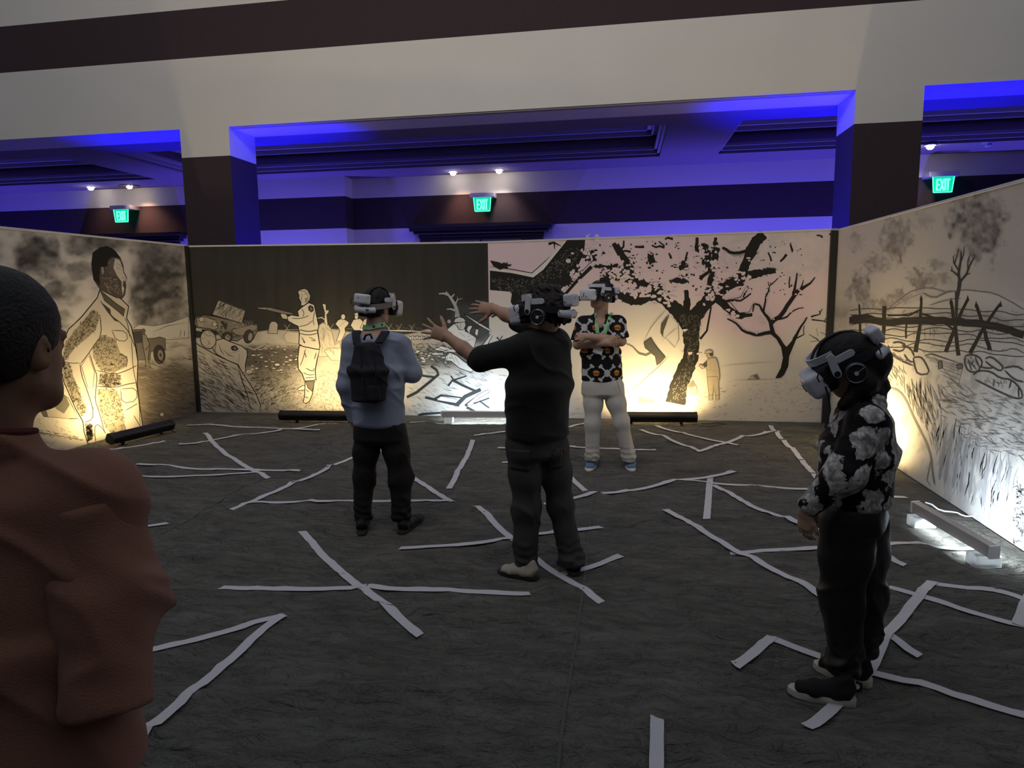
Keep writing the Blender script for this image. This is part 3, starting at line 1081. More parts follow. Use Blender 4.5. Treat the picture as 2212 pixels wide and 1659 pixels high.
for pts, w in ((zz(555, 975, 600, 920, 640, 860, 700, 780, 690, 640), 6), (zz(430, 960, 490, 972, 550, 970), 5), (zz(550, 970, 560, 1050, 600, 1160, 640, 1280, 640, 1350), 6),
               (zz(615, 900, 650, 1010, 670, 1060, 660, 1150, 655, 1230, 680, 1300, 720, 1440), 6), (zz(660, 1020, 790, 1050, 880, 1020, 945, 985), 6), (zz(660, 1130, 790, 1140, 880, 1115, 945, 1105), 6),
               (zz(770, 745, 870, 750, 880, 820, 800, 815, 770, 745), 5), (zz(830, 1150, 940, 1140, 945, 1230, 840, 1250, 830, 1150), 5), (zz(860, 1300, 930, 1260, 945, 1250), 5),
               (zz(690, 540, 760, 640, 840, 700, 890, 760, 930, 860), 6), (zz(905, 800, 915, 1000, 940, 1120, 960, 1260, 965, 1400), 5), (zz(730, 1460, 700, 1410, 660, 1390, 650, 1440, 660, 1520), 6),
               (zz(580, 1380, 640, 1360, 640, 1270), 6), (zz(860, 660, 880, 700, 895, 800), 5), (zz(920, 1330, 950, 1380, 975, 1420), 5), (zz(820, 910, 880, 930, 870, 1000), 6)):
    m.stroke('printed_soldier_jacket', pts, w, (.05, .042, .032), smooth=1)
m.poly('printed_soldier_jacket', zz(560, 990, 610, 920, 650, 1030, 640, 1140, 605, 1140), (.58, .53, .43), 4, (.08, .07, .05))
m.poly('printed_soldier_jacket', zz(690, 470, 800, 560, 860, 600, 850, 650, 820, 620, 720, 540), (.10, .085, .065), 4)
m.poly('printed_soldier_jacket', zz(690, 545, 760, 600, 765, 640, 830, 690, 790, 680, 740, 620), (.06, .05, .04))
m.poly('printed_soldier_head', zz(640, 210, 690, 175, 740, 166, 790, 195, 828, 245, 848, 300, 852, 340, 874, 385, 862, 410, 868, 440, 860, 500, 842, 524, 800, 520, 740, 490, 690, 465, 645, 395, 630, 290), (.085, .070, .055), 4)
m.poly('printed_soldier_head', zz(640, 210, 690, 175, 740, 166, 790, 195, 828, 245, 770, 240, 745, 260, 740, 300, 715, 310, 690, 310, 685, 380, 690, 440, 645, 395, 630, 290), (.018, .016, .014))
m.poly('printed_soldier_head', zz(792, 248, 826, 262, 846, 320, 850, 345, 872, 388, 860, 408, 850, 400, 845, 440, 856, 455, 846, 505, 838, 460, 838, 410, 806, 368, 780, 315), (.50, .46, .38))
m.stroke('printed_soldier_head', zz(806, 285, 838, 305), 6)
m.stroke('printed_soldier_head', zz(805, 312, 830, 325), 7)
m.stroke('printed_soldier_head', zz(842, 385, 868, 390), 6)
m.stroke('printed_soldier_head', zz(840, 430, 866, 428), 6)
m.poly('printed_soldier_head', zz(695, 310, 712, 305, 720, 340, 708, 365, 697, 345), (.30, .27, .22), 3)
m.hatch('printed_soldier_head', zz(700, 380, 800, 380, 835, 470, 830, 515, 740, 480), 90, 18, 1.0, 3, (.30, .27, .22), 1.5, .4)
m.hatch('printed_soldier_head', zz(750, 250, 790, 250, 780, 330, 800, 370, 760, 370, 730, 320), 40, 16, 1.0, 3, (.25, .22, .18), 1.5, .4)
m.hatch('printed_ground_marks', zz(960, 1000, 1330, 900, 1360, 1300, 1000, 1400), 160, 50, .15, 4, (.08, .07, .06), .4)
m.hatch('printed_ground_marks', zz(960, 1000, 1330, 900, 1360, 1300, 1000, 1400), 90, 60, .15, 3, (.35, .30, .24), .4)
m.finish()

# ------------------------------------------------------------------ back wall, left print: soldier with rifle at night
XM = (BXL + BXR) / 2
MS = Mural('mural_wall', 'back mural print with a dark sky, jeep and soldier aiming a rifle', lambda x, y: atY(x, y, BY), (0, -1, 0), (390, 500, 3.253))
MS.uv = lambda U, V: np.stack([U.ravel(), np.full(U.size, BY), V.ravel()], 1)
ZL, ZM, ZR = 2.392, 2.354, 2.415                          # the two back frames sag a little where they meet
MB().prism([(BXL, 0), (XM, 0), (XM, ZM), (BXL, ZL)], BY + .003, BY + .07).build('backing_panel', M_black, MS.root)
MB().prism([(BXL, ZL), (XM, ZM), (XM, ZM + .022), (BXL, ZL + .022)], BY - .012, BY + .075).build('top_rail', M_rail, MS.root)


def f_soldier(x, y):
    sky = mixc((.026, .026, .025), (.037, .036, .034), fbm(x / 40., y / 400., 3, 3) * .5 + .5)
    hz = 742 - 40 * sstep(150, 560, x) - 10 * sstep(560, 1000, x) + 8 * np.sin(x / 60.) + 30 * sstep(1000, 1500, x) - 40 * sstep(1500, 1850, x)
    gr = sstep(hz - 5, hz + 5, y)
    n = fbm(x / 45., y / 30., 4, 12)
    g = mixc((.46, .44, .40), (.30, .28, .25), n * .5 + .5)
    pit = sstep(780, 830, y - 20 * n) * sstep(1010, 930, y + 50 * n) * sstep(380, 470, x) * sstep(1000, 820, x)
    g = mixc(g, (.075, .068, .06), pit * .9)
    g = mixc(g, (.10, .09, .08), sstep(900, 1000, y) * sstep(1130, 980, y) * sstep(450, 560, x) * sstep(900, 700, x) * .75)
    # pebbles
    p = np.abs(fbm(x / 13., y / 8., 2, 31))
    g = mixc(g, (.13, .12, .10), sstep(.14, .02, p) * sstep(960, 1060, y) * sstep(1250, 1000, x) * .8)
    pit2 = sstep(800, 850, y - 20 * n) * sstep(1010, 900, y) * sstep(1480, 1600, x)
    g = mixc(g, (.10, .11, .11), pit2 * .85)
    g = mixc(g, (.60, .61, .60), sstep(920, 1010, y) * sstep(1500, 1650, x) * .7)
    drk = blob(x, y, 2080, 640, 190, 140, .4, 5, .3)
    c = sky * (1 - gr[:, None]) + g * gr[:, None]
    return mixc(c, (.05, .055, .058), drk * .9)


uu, vv = np.meshgrid(np.linspace(BXL, XM, 330), np.linspace(.0, 1, 180))
vv = vv * (ZL + (ZM - ZL) * (uu - BXL) / (XM - BXL))
MS.sheet(uu, vv, f_soldier)
m = MS
ST = (.52, .49, .43)
# jeep
JP = 'printed_jeep'
m.poly(JP, zz(105, 600, 160, 585, 250, 600, 420, 640, 540, 650, 545, 690, 510, 760, 440, 745, 400, 770, 300, 760, 250, 700, 130, 690, 95, 650), (.16, .145, .125), 5)
m.poly(JP, zz(265, 482, 455, 557, 430, 645, 225, 585), (.30, .28, .245), 7, (.04, .036, .03))
m.stroke(JP, zz(365, 520, 335, 615), 7, (.04, .036, .03))
m.hatch(JP, zz(280, 500, 440, 560, 420, 630, 240, 580), 60, 60, 2.2, 4, (.10, .09, .08), .5)
m.poly(JP, zz(110, 610, 155, 592, 250, 625, 262, 680, 235, 690, 120, 670), (.28, .26, .22), 5)
for k in range(5):
    m.stroke(JP, zz(168 + k * 13, 625 + k * 4, 165 + k * 13, 672 + k * 4), 7, INK)
m.ell(JP, 148, 618, 20, 18, (.40, .37, .32), outline=4)
m.ell(JP, 240, 652, 17, 17, (.40, .37, .32), outline=4)
m.poly(JP, zz(108, 675, 150, 682, 150, 705, 108, 698), (.35, .33, .3), 3)
m.poly(JP, zz(285, 630, 330, 640, 320, 690, 285, 680), (.04, .037, .033), 3)
m.poly(JP, zz(360, 690, 500, 655, 540, 660, 535, 690, 430, 735, 370, 720), (.22, .2, .175), 4)
m.poly(JP, zz(440, 620, 510, 625, 520, 655, 450, 655), (.07, .063, .055), 3)
m.ell(JP, 328, 742, 38, 36, (.05, .045, .04), outline=4)
m.ell(JP, 332, 745, 22, 22, (.25, .23, .2), outline=3)
m.ell(JP, 478, 738, 34, 48, (.05, .045, .04), rot=.2, outline=4)
m.ell(JP, 490, 740, 17, 30, (.25, .23, .2), rot=.2, outline=3)
m.hatch(JP, zz(260, 700, 360, 700, 440, 740, 300, 760), 60, 20, .5, 4, (.05, .045, .04), .7)
m.hatch(JP, zz(110, 600, 300, 640, 430, 640, 520, 660, 400, 700, 260, 690), 70, 20, .5, 3, (.34, .31, .27), .8)
# rocks and post
m.poly('printed_post', zz(625, 650, 640, 632, 665, 632, 685, 650, 680, 718, 612, 716), (.36, .34, .30), 5)
m.stroke('printed_post', zz(630, 660, 620, 712), 5)
m.poly('printed_rocks', zz(725, 730, 750, 702, 830, 710, 835, 790, 740, 780), (.42, .39, .34), 4, (.16, .14, .12))
m.poly('printed_rocks', zz(965, 665, 1000, 640, 1040, 660, 1065, 710, 1085, 800, 1120, 780, 1130, 870, 970, 880, 975, 780), (.47, .44, .38), 4, (.16, .14, .12))
m.poly('printed_rocks', zz(1010, 840, 1040, 820, 1130, 820, 1130, 905, 1060, 905), (.52, .48, .42), 4, (.14, .12, .1))
m.hatch('printed_rocks', zz(975, 680, 1040, 670, 1080, 800, 1120, 860, 980, 860), 40, 50, 1.1, 3, (.2, .18, .15), .5)
for _ in range(34):
    x, y = rnd.uniform(480, 830), rnd.uniform(800, 990)
    m.ell('printed_pebbles', x, y, rnd.uniform(7, 18), rnd.uniform(4, 8), (.52, .48, .41), 8, outline=2)
for x, y, a, b in ((483, 985, 25, 14), (505, 968, 16, 8), (680, 936, 20, 11), (810, 898, 12, 7), (570, 884, 14, 7)):
    m.ell('printed_pebbles', x, y, a, b, (.56, .52, .44), 8, outline=3)
m.hatch('printed_pebbles', zz(460, 800, 820, 800, 820, 1010, 560, 1090, 470, 1010), 240, 18, .2, 4, (.03, .028, .024), .6)
m.hatch('printed_pebbles', zz(560, 1080, 830, 1000, 1150, 960, 1150, 1280, 590, 1280), 420, 16, .4, 3, (.12, .10, .08), 1.2, .6)
m.hatch('printed_pebbles', zz(440, 1000, 560, 1000, 840, 1110, 600, 1260, 520, 1120), 160, 40, -.5, 4, (.07, .06, .05), .5)
# lying man and earth bank
m.poly('printed_lying_soldier', zz(235, 770, 300, 752, 350, 775, 430, 805, 466, 835, 470, 870, 455, 940, 460, 985, 435, 995, 405, 935, 330, 905, 250, 860, 225, 820), (.42, .39, .34), 6)
m.ell('printed_lying_soldier', 195, 758, 55, 66, (.40, .37, .31), rot=-.25, outline=6)
m.stroke('printed_lying_soldier', zz(150, 755, 180, 745), 6)
m.stroke('printed_lying_soldier', zz(192, 762, 205, 790, 188, 795), 5)
m.stroke('printed_lying_soldier', zz(175, 800, 205, 812), 5)
m.hatch('printed_lying_soldier', zz(150, 700, 240, 700, 250, 750, 160, 725), 40, 14, .4, 3, (.14, .12, .1), .7)
m.poly('printed_lying_soldier', zz(355, 820, 362, 805, 385, 802, 408, 825, 390, 838, 365, 835), (.03, .03, .035), 4)
m.stroke('printed_lying_soldier', zz(370, 820, 395, 822), 5, PAPER)
m.stroke('printed_lying_soldier', zz(382, 810, 384, 832), 5, PAPER)
for pts in (zz(255, 780, 240, 830, 260, 860), zz(300, 830, 340, 870, 380, 880), zz(330, 860, 420, 840), zz(415, 860, 410, 920), zz(270, 790, 285, 840, 310, 870)):
    m.stroke('printed_lying_soldier', pts, 5)
m.stroke('printed_lying_soldier', zz(430, 800, 520, 830, 600, 790, 630, 795, 560, 835), 12, (.34, .31, .26))
BK = zz(70, 755, 130, 800, 240, 862, 330, 905, 400, 935, 440, 1000, 480, 1060, 530, 1140, 563, 1220, 555, 1278, 60, 1268)
m.poly('printed_earth_bank', BK, (.40, .37, .33), 6)
m.hatch('printed_earth_bank', zz(100, 830, 240, 890, 400, 960, 530, 1180, 520, 1265, 110, 1255), 330, 60, .62, 5, (.07, .063, .055), .25)
m.hatch('printed_earth_bank', zz(100, 830, 240, 890, 400, 960, 440, 1100, 300, 1100, 110, 1000), 80, 60, .62, 4, (.55, .51, .46), .25)
m.stroke('printed_earth_bank', zz(402, 940, 430, 1040, 470, 1150, 500, 1275), 6)
# standing soldier
SO = 'printed_rifle_soldier'
m.poly(SO, zz(822, 1105, 860, 1082, 880, 1085, 878, 1112, 830, 1120), ST, 5)
m.poly(SO, zz(835, 800, 978, 828, 960, 900, 946, 975, 952, 1040, 905, 1055, 872, 1050, 855, 1000, 828, 965, 824, 890), ST, 7)
m.poly(SO, zz(876, 1050, 942, 1045, 934, 1100, 925, 1150, 905, 1195, 880, 1210, 862, 1200, 872, 1150), (.42, .39, .34), 6)
m.poly(SO, zz(880, 1055, 940, 1050, 934, 1095, 925, 1125, 895, 1100), (.12, .105, .09), 4)
m.poly(SO, zz(848, 535, 900, 500, 940, 515, 958, 600, 972, 668, 962, 700, 970, 745, 980, 805, 972, 830, 860, 808, 832, 790, 836, 715, 826, 665, 800, 655, 756, 630, 750, 600, 780, 586, 832, 596, 822, 560), ST, 7)
m.poly(SO, zz(700, 580, 725, 570, 750, 590, 752, 618, 715, 612), (.46, .42, .36), 5)
m.poly(SO, zz(828, 415, 870, 404, 890, 412, 905, 440, 914, 446, 908, 480, 892, 502, 868, 520, 848, 522, 846, 495, 832, 470, 834, 450, 826, 432), (.50, .47, .41), 5)
m.poly(SO, zz(828, 415, 870, 402, 892, 412, 908, 444, 900, 470, 886, 440, 872, 420, 846, 420), (.45, .42, .36), 3)
m.stroke(SO, zz(838, 440, 858, 446), 6)
m.stroke(SO, zz(868, 442, 886, 438), 6)
m.stroke(SO, zz(856, 446, 848, 478, 862, 480), 5)
m.stroke(SO, zz(850, 496, 876, 492), 5)
m.poly(SO, zz(872, 470, 896, 462, 898, 484, 878, 505), (.22, .2, .17))
m.poly(SO, zz(898, 530, 912, 518, 932, 530, 936, 556, 918, 568, 900, 552), (.03, .03, .034), 3)
m.stroke(SO, zz(908, 540, 928, 548), 4, PAPER)
m.stroke(SO, zz(918, 530, 916, 560), 4, PAPER)
for pts, w in ((zz(830, 668, 890, 658, 930, 625), 5), (zz(780, 610, 850, 612, 905, 590), 5), (zz(832, 690, 900, 705, 968, 690), 7), (zz(834, 715, 900, 730, 965, 715), 6), (zz(850, 740, 880, 790, 860, 770), 6),
               (zz(900, 740, 960, 770, 915, 765), 5), (zz(880, 820, 860, 900, 840, 945), 5), (zz(870, 840, 885, 890), 6), (zz(880, 960, 930, 985, 940, 960), 6), (zz(860, 990, 900, 1010, 946, 1005), 5),
               (zz(870, 1030, 950, 1025), 5), (zz(945, 560, 930, 620, 940, 660), 5), (zz(850, 545, 870, 570, 860, 600), 5), (zz(955, 850, 940, 900), 6), (zz(880, 1110, 905, 1130), 5), (zz(868, 1160, 900, 1170), 5)):
    m.stroke(SO, pts, w, (.05, .045, .035), smooth=1)
m.stroke(SO, zz(543, 538, 600, 542, 625, 545), 9, (.42, .40, .36))
m.poly(SO, zz(600, 530, 640, 536, 720, 556, 795, 575, 780, 585, 720, 578, 640, 560, 605, 552), (.20, .18, .16), 4)
m.stroke(SO, zz(620, 525, 616, 560), 5)
m.stroke(SO, zz(640, 545, 780, 578), 5)
# stump, wire, small soldiers
m.poly('printed_dead_tree', zz(996, 508, 1020, 512, 1024, 555, 1042, 552, 1040, 570, 1026, 585, 1036, 665, 1010, 640, 1014, 570), ST, 3)
m.stroke('printed_dead_tree', zz(960, 610, 995, 605, 1018, 625), 8, ST)
for x in (745, 1050, 1110, 1460, 1530, 1620):
    m.stroke('printed_barbed_wire', zz(x - 15, 655, x + 20, 705), 6, ST)
    m.stroke('printed_barbed_wire', zz(x + 25, 650, x - 12, 705), 6, ST)
m.stroke('printed_barbed_wire', zz(735, 690, 830, 688), 6, ST)
m.stroke('printed_barbed_wire', zz(960, 690, 1310, 680), 4, LITE)
m.stroke('printed_barbed_wire', zz(1440, 695, 1560, 698, 1700, 702), 9, (.62, .62, .60))
for k in range(9):
    m.stroke('printed_barbed_wire', zz(1450 + k * 28, 660 + (k % 3) * 8, 1475 + k * 28, 690), 3, LITE)
for k in range(10):
    m.ell('printed_barbed_wire', 1600 + k * 16, 745 + (k % 2) * 5, 11, 12, (.50, .50, .48), 10, outline=3)
m.poly('printed_distant_soldiers', zz(1088, 650, 1105, 625, 1135, 610, 1165, 625, 1185, 640, 1175, 660, 1155, 680, 1160, 710, 1130, 770, 1095, 770, 1120, 700, 1110, 675), ST, 4)
m.ell('printed_distant_soldiers', 1143, 600, 16, 20, ST, outline=4)
m.stroke('printed_distant_soldiers', zz(1118, 668, 1184, 606), 6, (.1, .09, .08))
m.poly('printed_distant_soldiers', zz(1195, 660, 1215, 620, 1262, 612, 1290, 640, 1280, 700, 1225, 700), ST, 4)
m.ell('printed_distant_soldiers', 1243, 582, 22, 11, ST, outline=3)
m.ell('printed_distant_soldiers', 1236, 602, 13, 16, ST, outline=3)
m.poly('printed_distant_soldiers', zz(1262, 680, 1290, 620, 1312, 612, 1312, 680), (.48, .45, .38), 3)
# right part: dead tree, helmet soldier, debris
TT = (.36, .36, .355)
m.poly('printed_bare_tree', zz(1925, 605, 1965, 600, 1955, 550, 1935, 500, 1905, 460, 1875, 425, 1870, 440, 1895, 480, 1920, 525, 1930, 560), TT, 2)
for pts, a, b in ((zz(1880, 445, 1850, 435, 1815, 438), 17, 8), (zz(1868, 440, 1868, 422), 12, 9), (zz(1900, 465, 1925, 440), 14, 8), (zz(1930, 515, 1945, 480, 1982, 470), 12, 3), (zz(1945, 485, 1948, 455), 6, 2), (zz(1930, 555, 1900, 545, 1870, 546), 16, 6)):
    m.branch('printed_bare_tree', pts, a, b, TT)
m.hatch('printed_bare_tree', zz(1930, 520, 1950, 520, 1960, 595, 1930, 595), 30, 8, 1, 3, (.12, .12, .12), 1)
WH = (.66, .67, .66)
HS = 'printed_helmet_soldier'
m.poly(HS, zz(1990, 582, 2010, 590, 2180, 690, 2180, 705, 2100, 660), WH, 3)
m.poly(HS, zz(1870, 690, 1920, 650, 1990, 640, 2000, 700, 2040, 720, 2080, 750, 2060, 830, 1960, 840, 1890, 760), WH, 4)
m.poly(HS, zz(1918, 640, 1930, 612, 1960, 600, 1990, 610, 2004, 630, 1990, 638), (.5, .5, .49), 4)
m.poly(HS, zz(1925, 645, 1998, 635, 2005, 660, 1990, 690, 1960, 690), (.55, .55, .53), 4)
m.stroke(HS, zz(1945, 645, 1955, 690), 8)
m.stroke(HS, zz(1970, 645, 1965, 690), 8)
m.poly(HS, zz(2010, 690, 2020, 665, 2045, 660, 2050, 672, 2035, 695, 2030, 720), WH, 4)
m.poly(HS, zz(2068, 720, 2075, 685, 2095, 690, 2092, 715, 2085, 735), WH, 4)
m.ell(HS, 1887, 632, 14, 15, LITE, outline=3)
for pts in (zz(2020, 740, 2060, 720), zz(1930, 740, 2010, 790, 2060, 830), zz(1960, 710, 2000, 740), zz(2000, 770, 2100, 745)):
    m.stroke(HS, pts, 6)
m.poly('printed_planks', zz(2100, 810, 2130, 790, 2180, 720, 2190, 735, 2140, 830, 2110, 835), WH, 4)
m.poly('printed_planks', zz(1780, 830, 1830, 805, 1940, 835, 1950, 850, 1860, 845), WH, 3)
m.poly('printed_planks', zz(1740, 850, 1830, 850, 1850, 870, 1780, 868), WH, 3)
for _ in range(26):
    m.ell('printed_pebbles', rnd.uniform(1650, 1880), rnd.uniform(830, 930), rnd.uniform(8, 20), rnd.uniform(4, 8), WH, 8, outline=2)
m.poly('printed_fallen_man', zz(1860, 880, 1890, 850, 1940, 870, 2000, 920, 2080, 960, 2040, 990, 1960, 960, 1900, 910, 1870, 910), WH, 5)
for pts in (zz(1870, 860, 1880, 910), zz(1900, 865, 1930, 920), zz(1930, 880, 1960, 940)):
    m.stroke('printed_fallen_man', pts, 8)
DS = (.035, .04, .043)
m.hatch('printed_debris', zz(1600, 1000, 2160, 960, 2160, 1285, 1600, 1285), 240, 46, .45, 3, (.22, .24, .25), .35)
for pts, a, b in ((zz(1590, 1165, 1660, 1130, 1760, 1050, 1812, 1005, 1800, 975, 1760, 945), 16, 14), (zz(1670, 1010, 1790, 1025), 10, 12), (zz(1720, 1165, 1780, 1180, 1930, 1215, 1960, 1220), 14, 18), (zz(1780, 1180, 1830, 1150, 1990, 1170), 12, 8),
                  (zz(1940, 1220, 2000, 1160, 2110, 1110), 24, 20), (zz(1880, 1085, 1915, 1040, 1900, 1015), 12, 8), (zz(1915, 1045, 1980, 1080, 2070, 1120), 14, 14), (zz(1910, 1048, 2010, 1015, 1960, 990), 10, 6),
                  (zz(2000, 1225, 2060, 1180, 2170, 1120), 16, 14), (zz(2010, 1235, 2080, 1270, 2170, 1300), 16, 10), (zz(1670, 1296, 1700, 1283, 1820, 1275, 1960, 1280), 18, 8), (zz(2060, 1210, 2170, 1170), 8, 8), (zz(2100, 1190, 2170, 1240), 10, 8)):
    m.branch('printed_debris', pts, a * 1.25, b * 1.25, DS)
m.poly('printed_debris', zz(2010, 1215, 2100, 1140, 2165, 1110, 2170, 1130, 2100, 1170, 2040, 1225), WH, 4, DS)
m.poly('printed_debris', zz(1830, 1158, 1940, 1180, 1930, 1205, 1800, 1185), WH, 3, DS)
m.hatch('printed_debris', zz(1560, 780, 1900, 790, 1900, 960, 1600, 960), 150, 30, .5, 4, (.06, .065, .068), .7)
m.finish()

# ------------------------------------------------------------------ back wall, right print: blossom trees
MT = Mural('mural_wall', 'back mural print with pink blossom trees and a small boy', lambda x, y: atY(x, y, BY), (0, -1, 0), (1040, 480, 2.731))
MT.uv = lambda U, V: np.stack([U.ravel(), np.full(U.size, BY), V.ravel()], 1)
MB().prism([(XM, 0), (BXR, 0), (BXR, ZR), (XM, ZM)], BY + .003, BY + .07).build('backing_panel', M_black, MT.root)
MB().prism([(XM, ZM), (BXR, ZR), (BXR, ZR + .022), (XM, ZM + .022)], BY - .012, BY + .075).build('top_rail', M_rail, MT.root)
MB().box(BXR - .085, BXR - .003, BY - .05, BY - .004, 0, BH).build('corner_post', M_black, MT.root)
PINK, CREAM = (.66, .50, .545), (.62, .58, .52)


def f_tree(x, y):
    pk = sstep(560, 330, y + 90 * fbm(x / 160., y / 120., 3, 4))
    pk = np.maximum(pk, blob(x, y, 1620, 420, 420, 260, .6, 9, .4))
    pk = np.maximum(pk, .6 * blob(x, y, 60, 250, 240, 160, .5, 3, .3))
    c = mixc(CREAM, PINK, pk * .9)
    bl = sstep(.1, .25, fbm(x / 55., y / 45., 4, 19)) * sstep(1300, 1500, x) * sstep(420, 250, y)
    c = mixc(c, (.46, .42, .43), bl * .55)
    c = mixc(c, (.47, .45, .44), .6 * sstep(1350, 1700, x + .9 * (300 - y)) * sstep(420, 200, y))
    c = mixc(c, (.63, .55, .55), .35 * sstep(.0, .4, fbm(x / 30., y / 26., 3, 29)) * pk)
    st = sstep(.42, .5, fbm(x / 30., y / 7., 3, 51)) * sstep(880, 960, y)
    c = mixc(c, (.32, .29, .25), st * .6)
    return c


uu, vv = np.meshgrid(np.linspace(XM, BXR, 330), np.linspace(.0, 1, 180))
vv = vv * (ZM + (ZR - ZM) * (uu - XM) / (BXR - XM))
MT.sheet(uu, vv, f_tree)
m = MT
BKC = (.020, .019, .017)
TR = 'printed_near_branch'
m.poly(TR, zz(50, 275, 180, 290, 300, 315, 360, 275, 505, 105, 612, 105, 605, 180, 560, 280, 510, 350, 470, 395, 420, 470, 300, 500, 215, 500, 190, 440, 170, 410, 50, 400), BKC)
m.stroke(TR, zz(50, 262, 180, 278, 298, 300, 420, 190, 440, 165), 5)
m.poly(TR, zz(50, 285, 180, 300, 305, 326, 365, 280, 500, 112, 492, 108, 350, 262, 300, 302, 180, 288, 50, 272), (.66, .62, .58))
m.hatch(TR, zz(60, 320, 300, 340, 500, 160, 590, 140, 560, 270, 430, 430, 220, 440, 60, 380), 300, 16, -.5, 2.4, (.22, .21, .20), .9)
m.poly(TR, zz(180, 420, 215, 430, 225, 500, 195, 510, 172, 470), BKC)
m.branch(TR, zz(490, 430, 560, 350, 650, 262), 16, 22, BKC)
m.stroke(TR, zz(480, 410, 640, 240, 700, 180), 4)
m.branch(TR, zz(510, 470, 600, 445, 700, 450), 26, 34, BKC)
m.poly(TR, zz(50, 225, 100, 235, 140, 270, 110, 282, 70, 260), BKC)
m.branch(TR, zz(395, 125, 425, 118, 470, 140), 16, 4, BKC, 4)
m.branch(TR, zz(430, 120, 432, 160), 12, 3, BKC, 3)
m.branch(TR, zz(640, 190, 690, 170, 700, 130), 22, 10, BKC, 5)
MTR = 'printed_blossom_tree'
for bo in (((1145, 1070, 118), (1162, 985, 108), (1192, 895, 102), (1232, 805, 92), (1240, 725, 86), (1236, 650, 100), (1232, 590, 122), (1222, 535, 150)),
           ((1215, 590, 90), (1150, 515, 84), (1085, 462, 62), (1015, 420, 72), (950, 370, 56), (885, 285, 48), (835, 205, 42), (800, 130, 26)),
           ((1030, 430, 52), (930, 458, 56), (865, 455, 52), (812, 432, 40), (760, 370, 22)),
           ((1255, 560, 90), (1320, 480, 74), (1372, 415, 92), (1450, 378, 58), (1522, 335, 60), (1600, 308, 46), (1735, 284, 26)),
           ((1515, 340, 46), (1560, 250, 46), (1596, 165, 52), (1622, 112, 62), (1665, 70, 60)),
           ((1390, 440, 44), (1450, 508, 40), (1520, 556, 36), (1598, 545, 14)),
           ((1330, 440, 40), (1345, 360, 30), (1362, 290, 26), (1372, 200, 22), (1380, 90, 18)),
           ((1212, 545, 44), (1212, 470, 38), (1208, 400, 20))):
    m.bough(MTR, bo, BKC, 4)
m.hatch(MTR, zz(1110, 1060, 1140, 940, 1210, 830, 1200, 680, 1160, 540, 1220, 545, 1320, 540, 1280, 690, 1260, 850, 1200, 1040), 340, 16, -1.0, 2.2, (.17, .16, .13), .9)
m.branch(MTR, zz(1200, 530, 1212, 470, 1208, 400), 40, 22, BKC, 3)
m.branch(MTR, zz(1290, 690, 1330, 640, 1355, 500), 14, 10, BKC)
m.branch(MTR, zz(1390, 455, 1450, 510, 1520, 560, 1590, 545), 40, 16, BKC, 3)
m.branch(MTR, zz(1520, 320, 1560, 230, 1590, 150, 1650, 80), 40, 50, BKC, 5)
m.poly(MTR, zz(1560, 150, 1600, 110, 1630, 130, 1620, 190, 1570, 260, 1540, 310, 1500, 330, 1540, 250), BKC)
m.branch(MTR, zz(1420, 150, 1490, 185, 1560, 170), 16, 20, BKC, 3)
m.stroke(MTR, zz(1425, 165, 1490, 200, 1560, 190, 1600, 110), 3)
m.stroke(MTR, zz(1365, 370, 1480, 318), 4)
m.branch(MTR, zz(1285, 340, 1340, 290, 1350, 210, 1330, 130), 22, 12, BKC, 5)
m.branch(MTR, zz(1380, 290, 1390, 200, 1380, 90), 18, 12, BKC, 5)
m.branch(MTR, zz(1270, 180, 1272, 90), 22, 18, BKC, 5)
for x0, y0, x1, y1, w in ((1000, 195, 1015, 240, 30), (905, 140, 960, 145, 16), (1000, 140, 1080, 150, 14), (1040, 115, 1080, 140, 10), (1105, 180, 1120, 215, 14), (1180, 230, 1205, 320, 22), (1210, 180, 1205, 250, 14), (830, 170, 880, 175, 14), (845, 110, 820, 165, 14),
                          (1120, 350, 1200, 340, 18), (1310, 130, 1300, 200, 40), (1340, 380, 1360, 330, 26), (780, 130, 820, 190, 36), (760, 260, 830, 330, 56), (840, 240, 930, 330, 44), (1080, 95, 1130, 100, 14), (1690, 180, 1710, 230, 12), (1760, 230, 1800, 190, 16), (1820, 130, 1835, 170, 14)):
    m.branch('printed_twigs', zz(x0, y0, x1, y1), w * .7, w, BKC, 6)
for i in range(150):
    x, y = rnd.gauss(1150, 240), rnd.uniform(110, 430)
    m.ell('printed_twigs', x, y, rnd.uniform(2, 9), rnd.uniform(2, 7), BKC, 7, rough=.4)
for i in range(60):
    x, y = rnd.uniform(1500, 1900), rnd.uniform(100, 430)
    m.ell('printed_twigs', x, y, rnd.uniform(2, 7), rnd.uniform(2, 5), BKC, 7, rough=.4)
for cx, cy, rx, ry in ((770, 275, 45, 30), (830, 300, 40, 35), (890, 330, 40, 30), (960, 400, 50, 26), (1020, 395, 50, 28), (880, 440, 50, 36), (910, 470, 40, 22), (1390, 395, 50, 26), (1350, 420, 40, 34), (1300, 200, 34, 50), (1380, 170, 22, 46), (1340, 240, 20, 40),
                       (1170, 345, 40, 16), (1195, 280, 24, 44), (1000, 215, 20, 30), (640, 200, 40, 34), (690, 180, 30, 24), (560, 290, 30, 30), (500, 345, 40, 30), (760, 330, 60, 24), (1560, 310, 46, 28), (1600, 150, 30, 46), (1500, 350, 50, 24), (1700, 285, 40, 16), (130, 255, 40, 20), (700, 260, 34, 12)):
    m.ell('printed_twigs', cx, cy, rx, ry, BKC, 26, rough=.42)
PK2 = (.64, .53, .54)
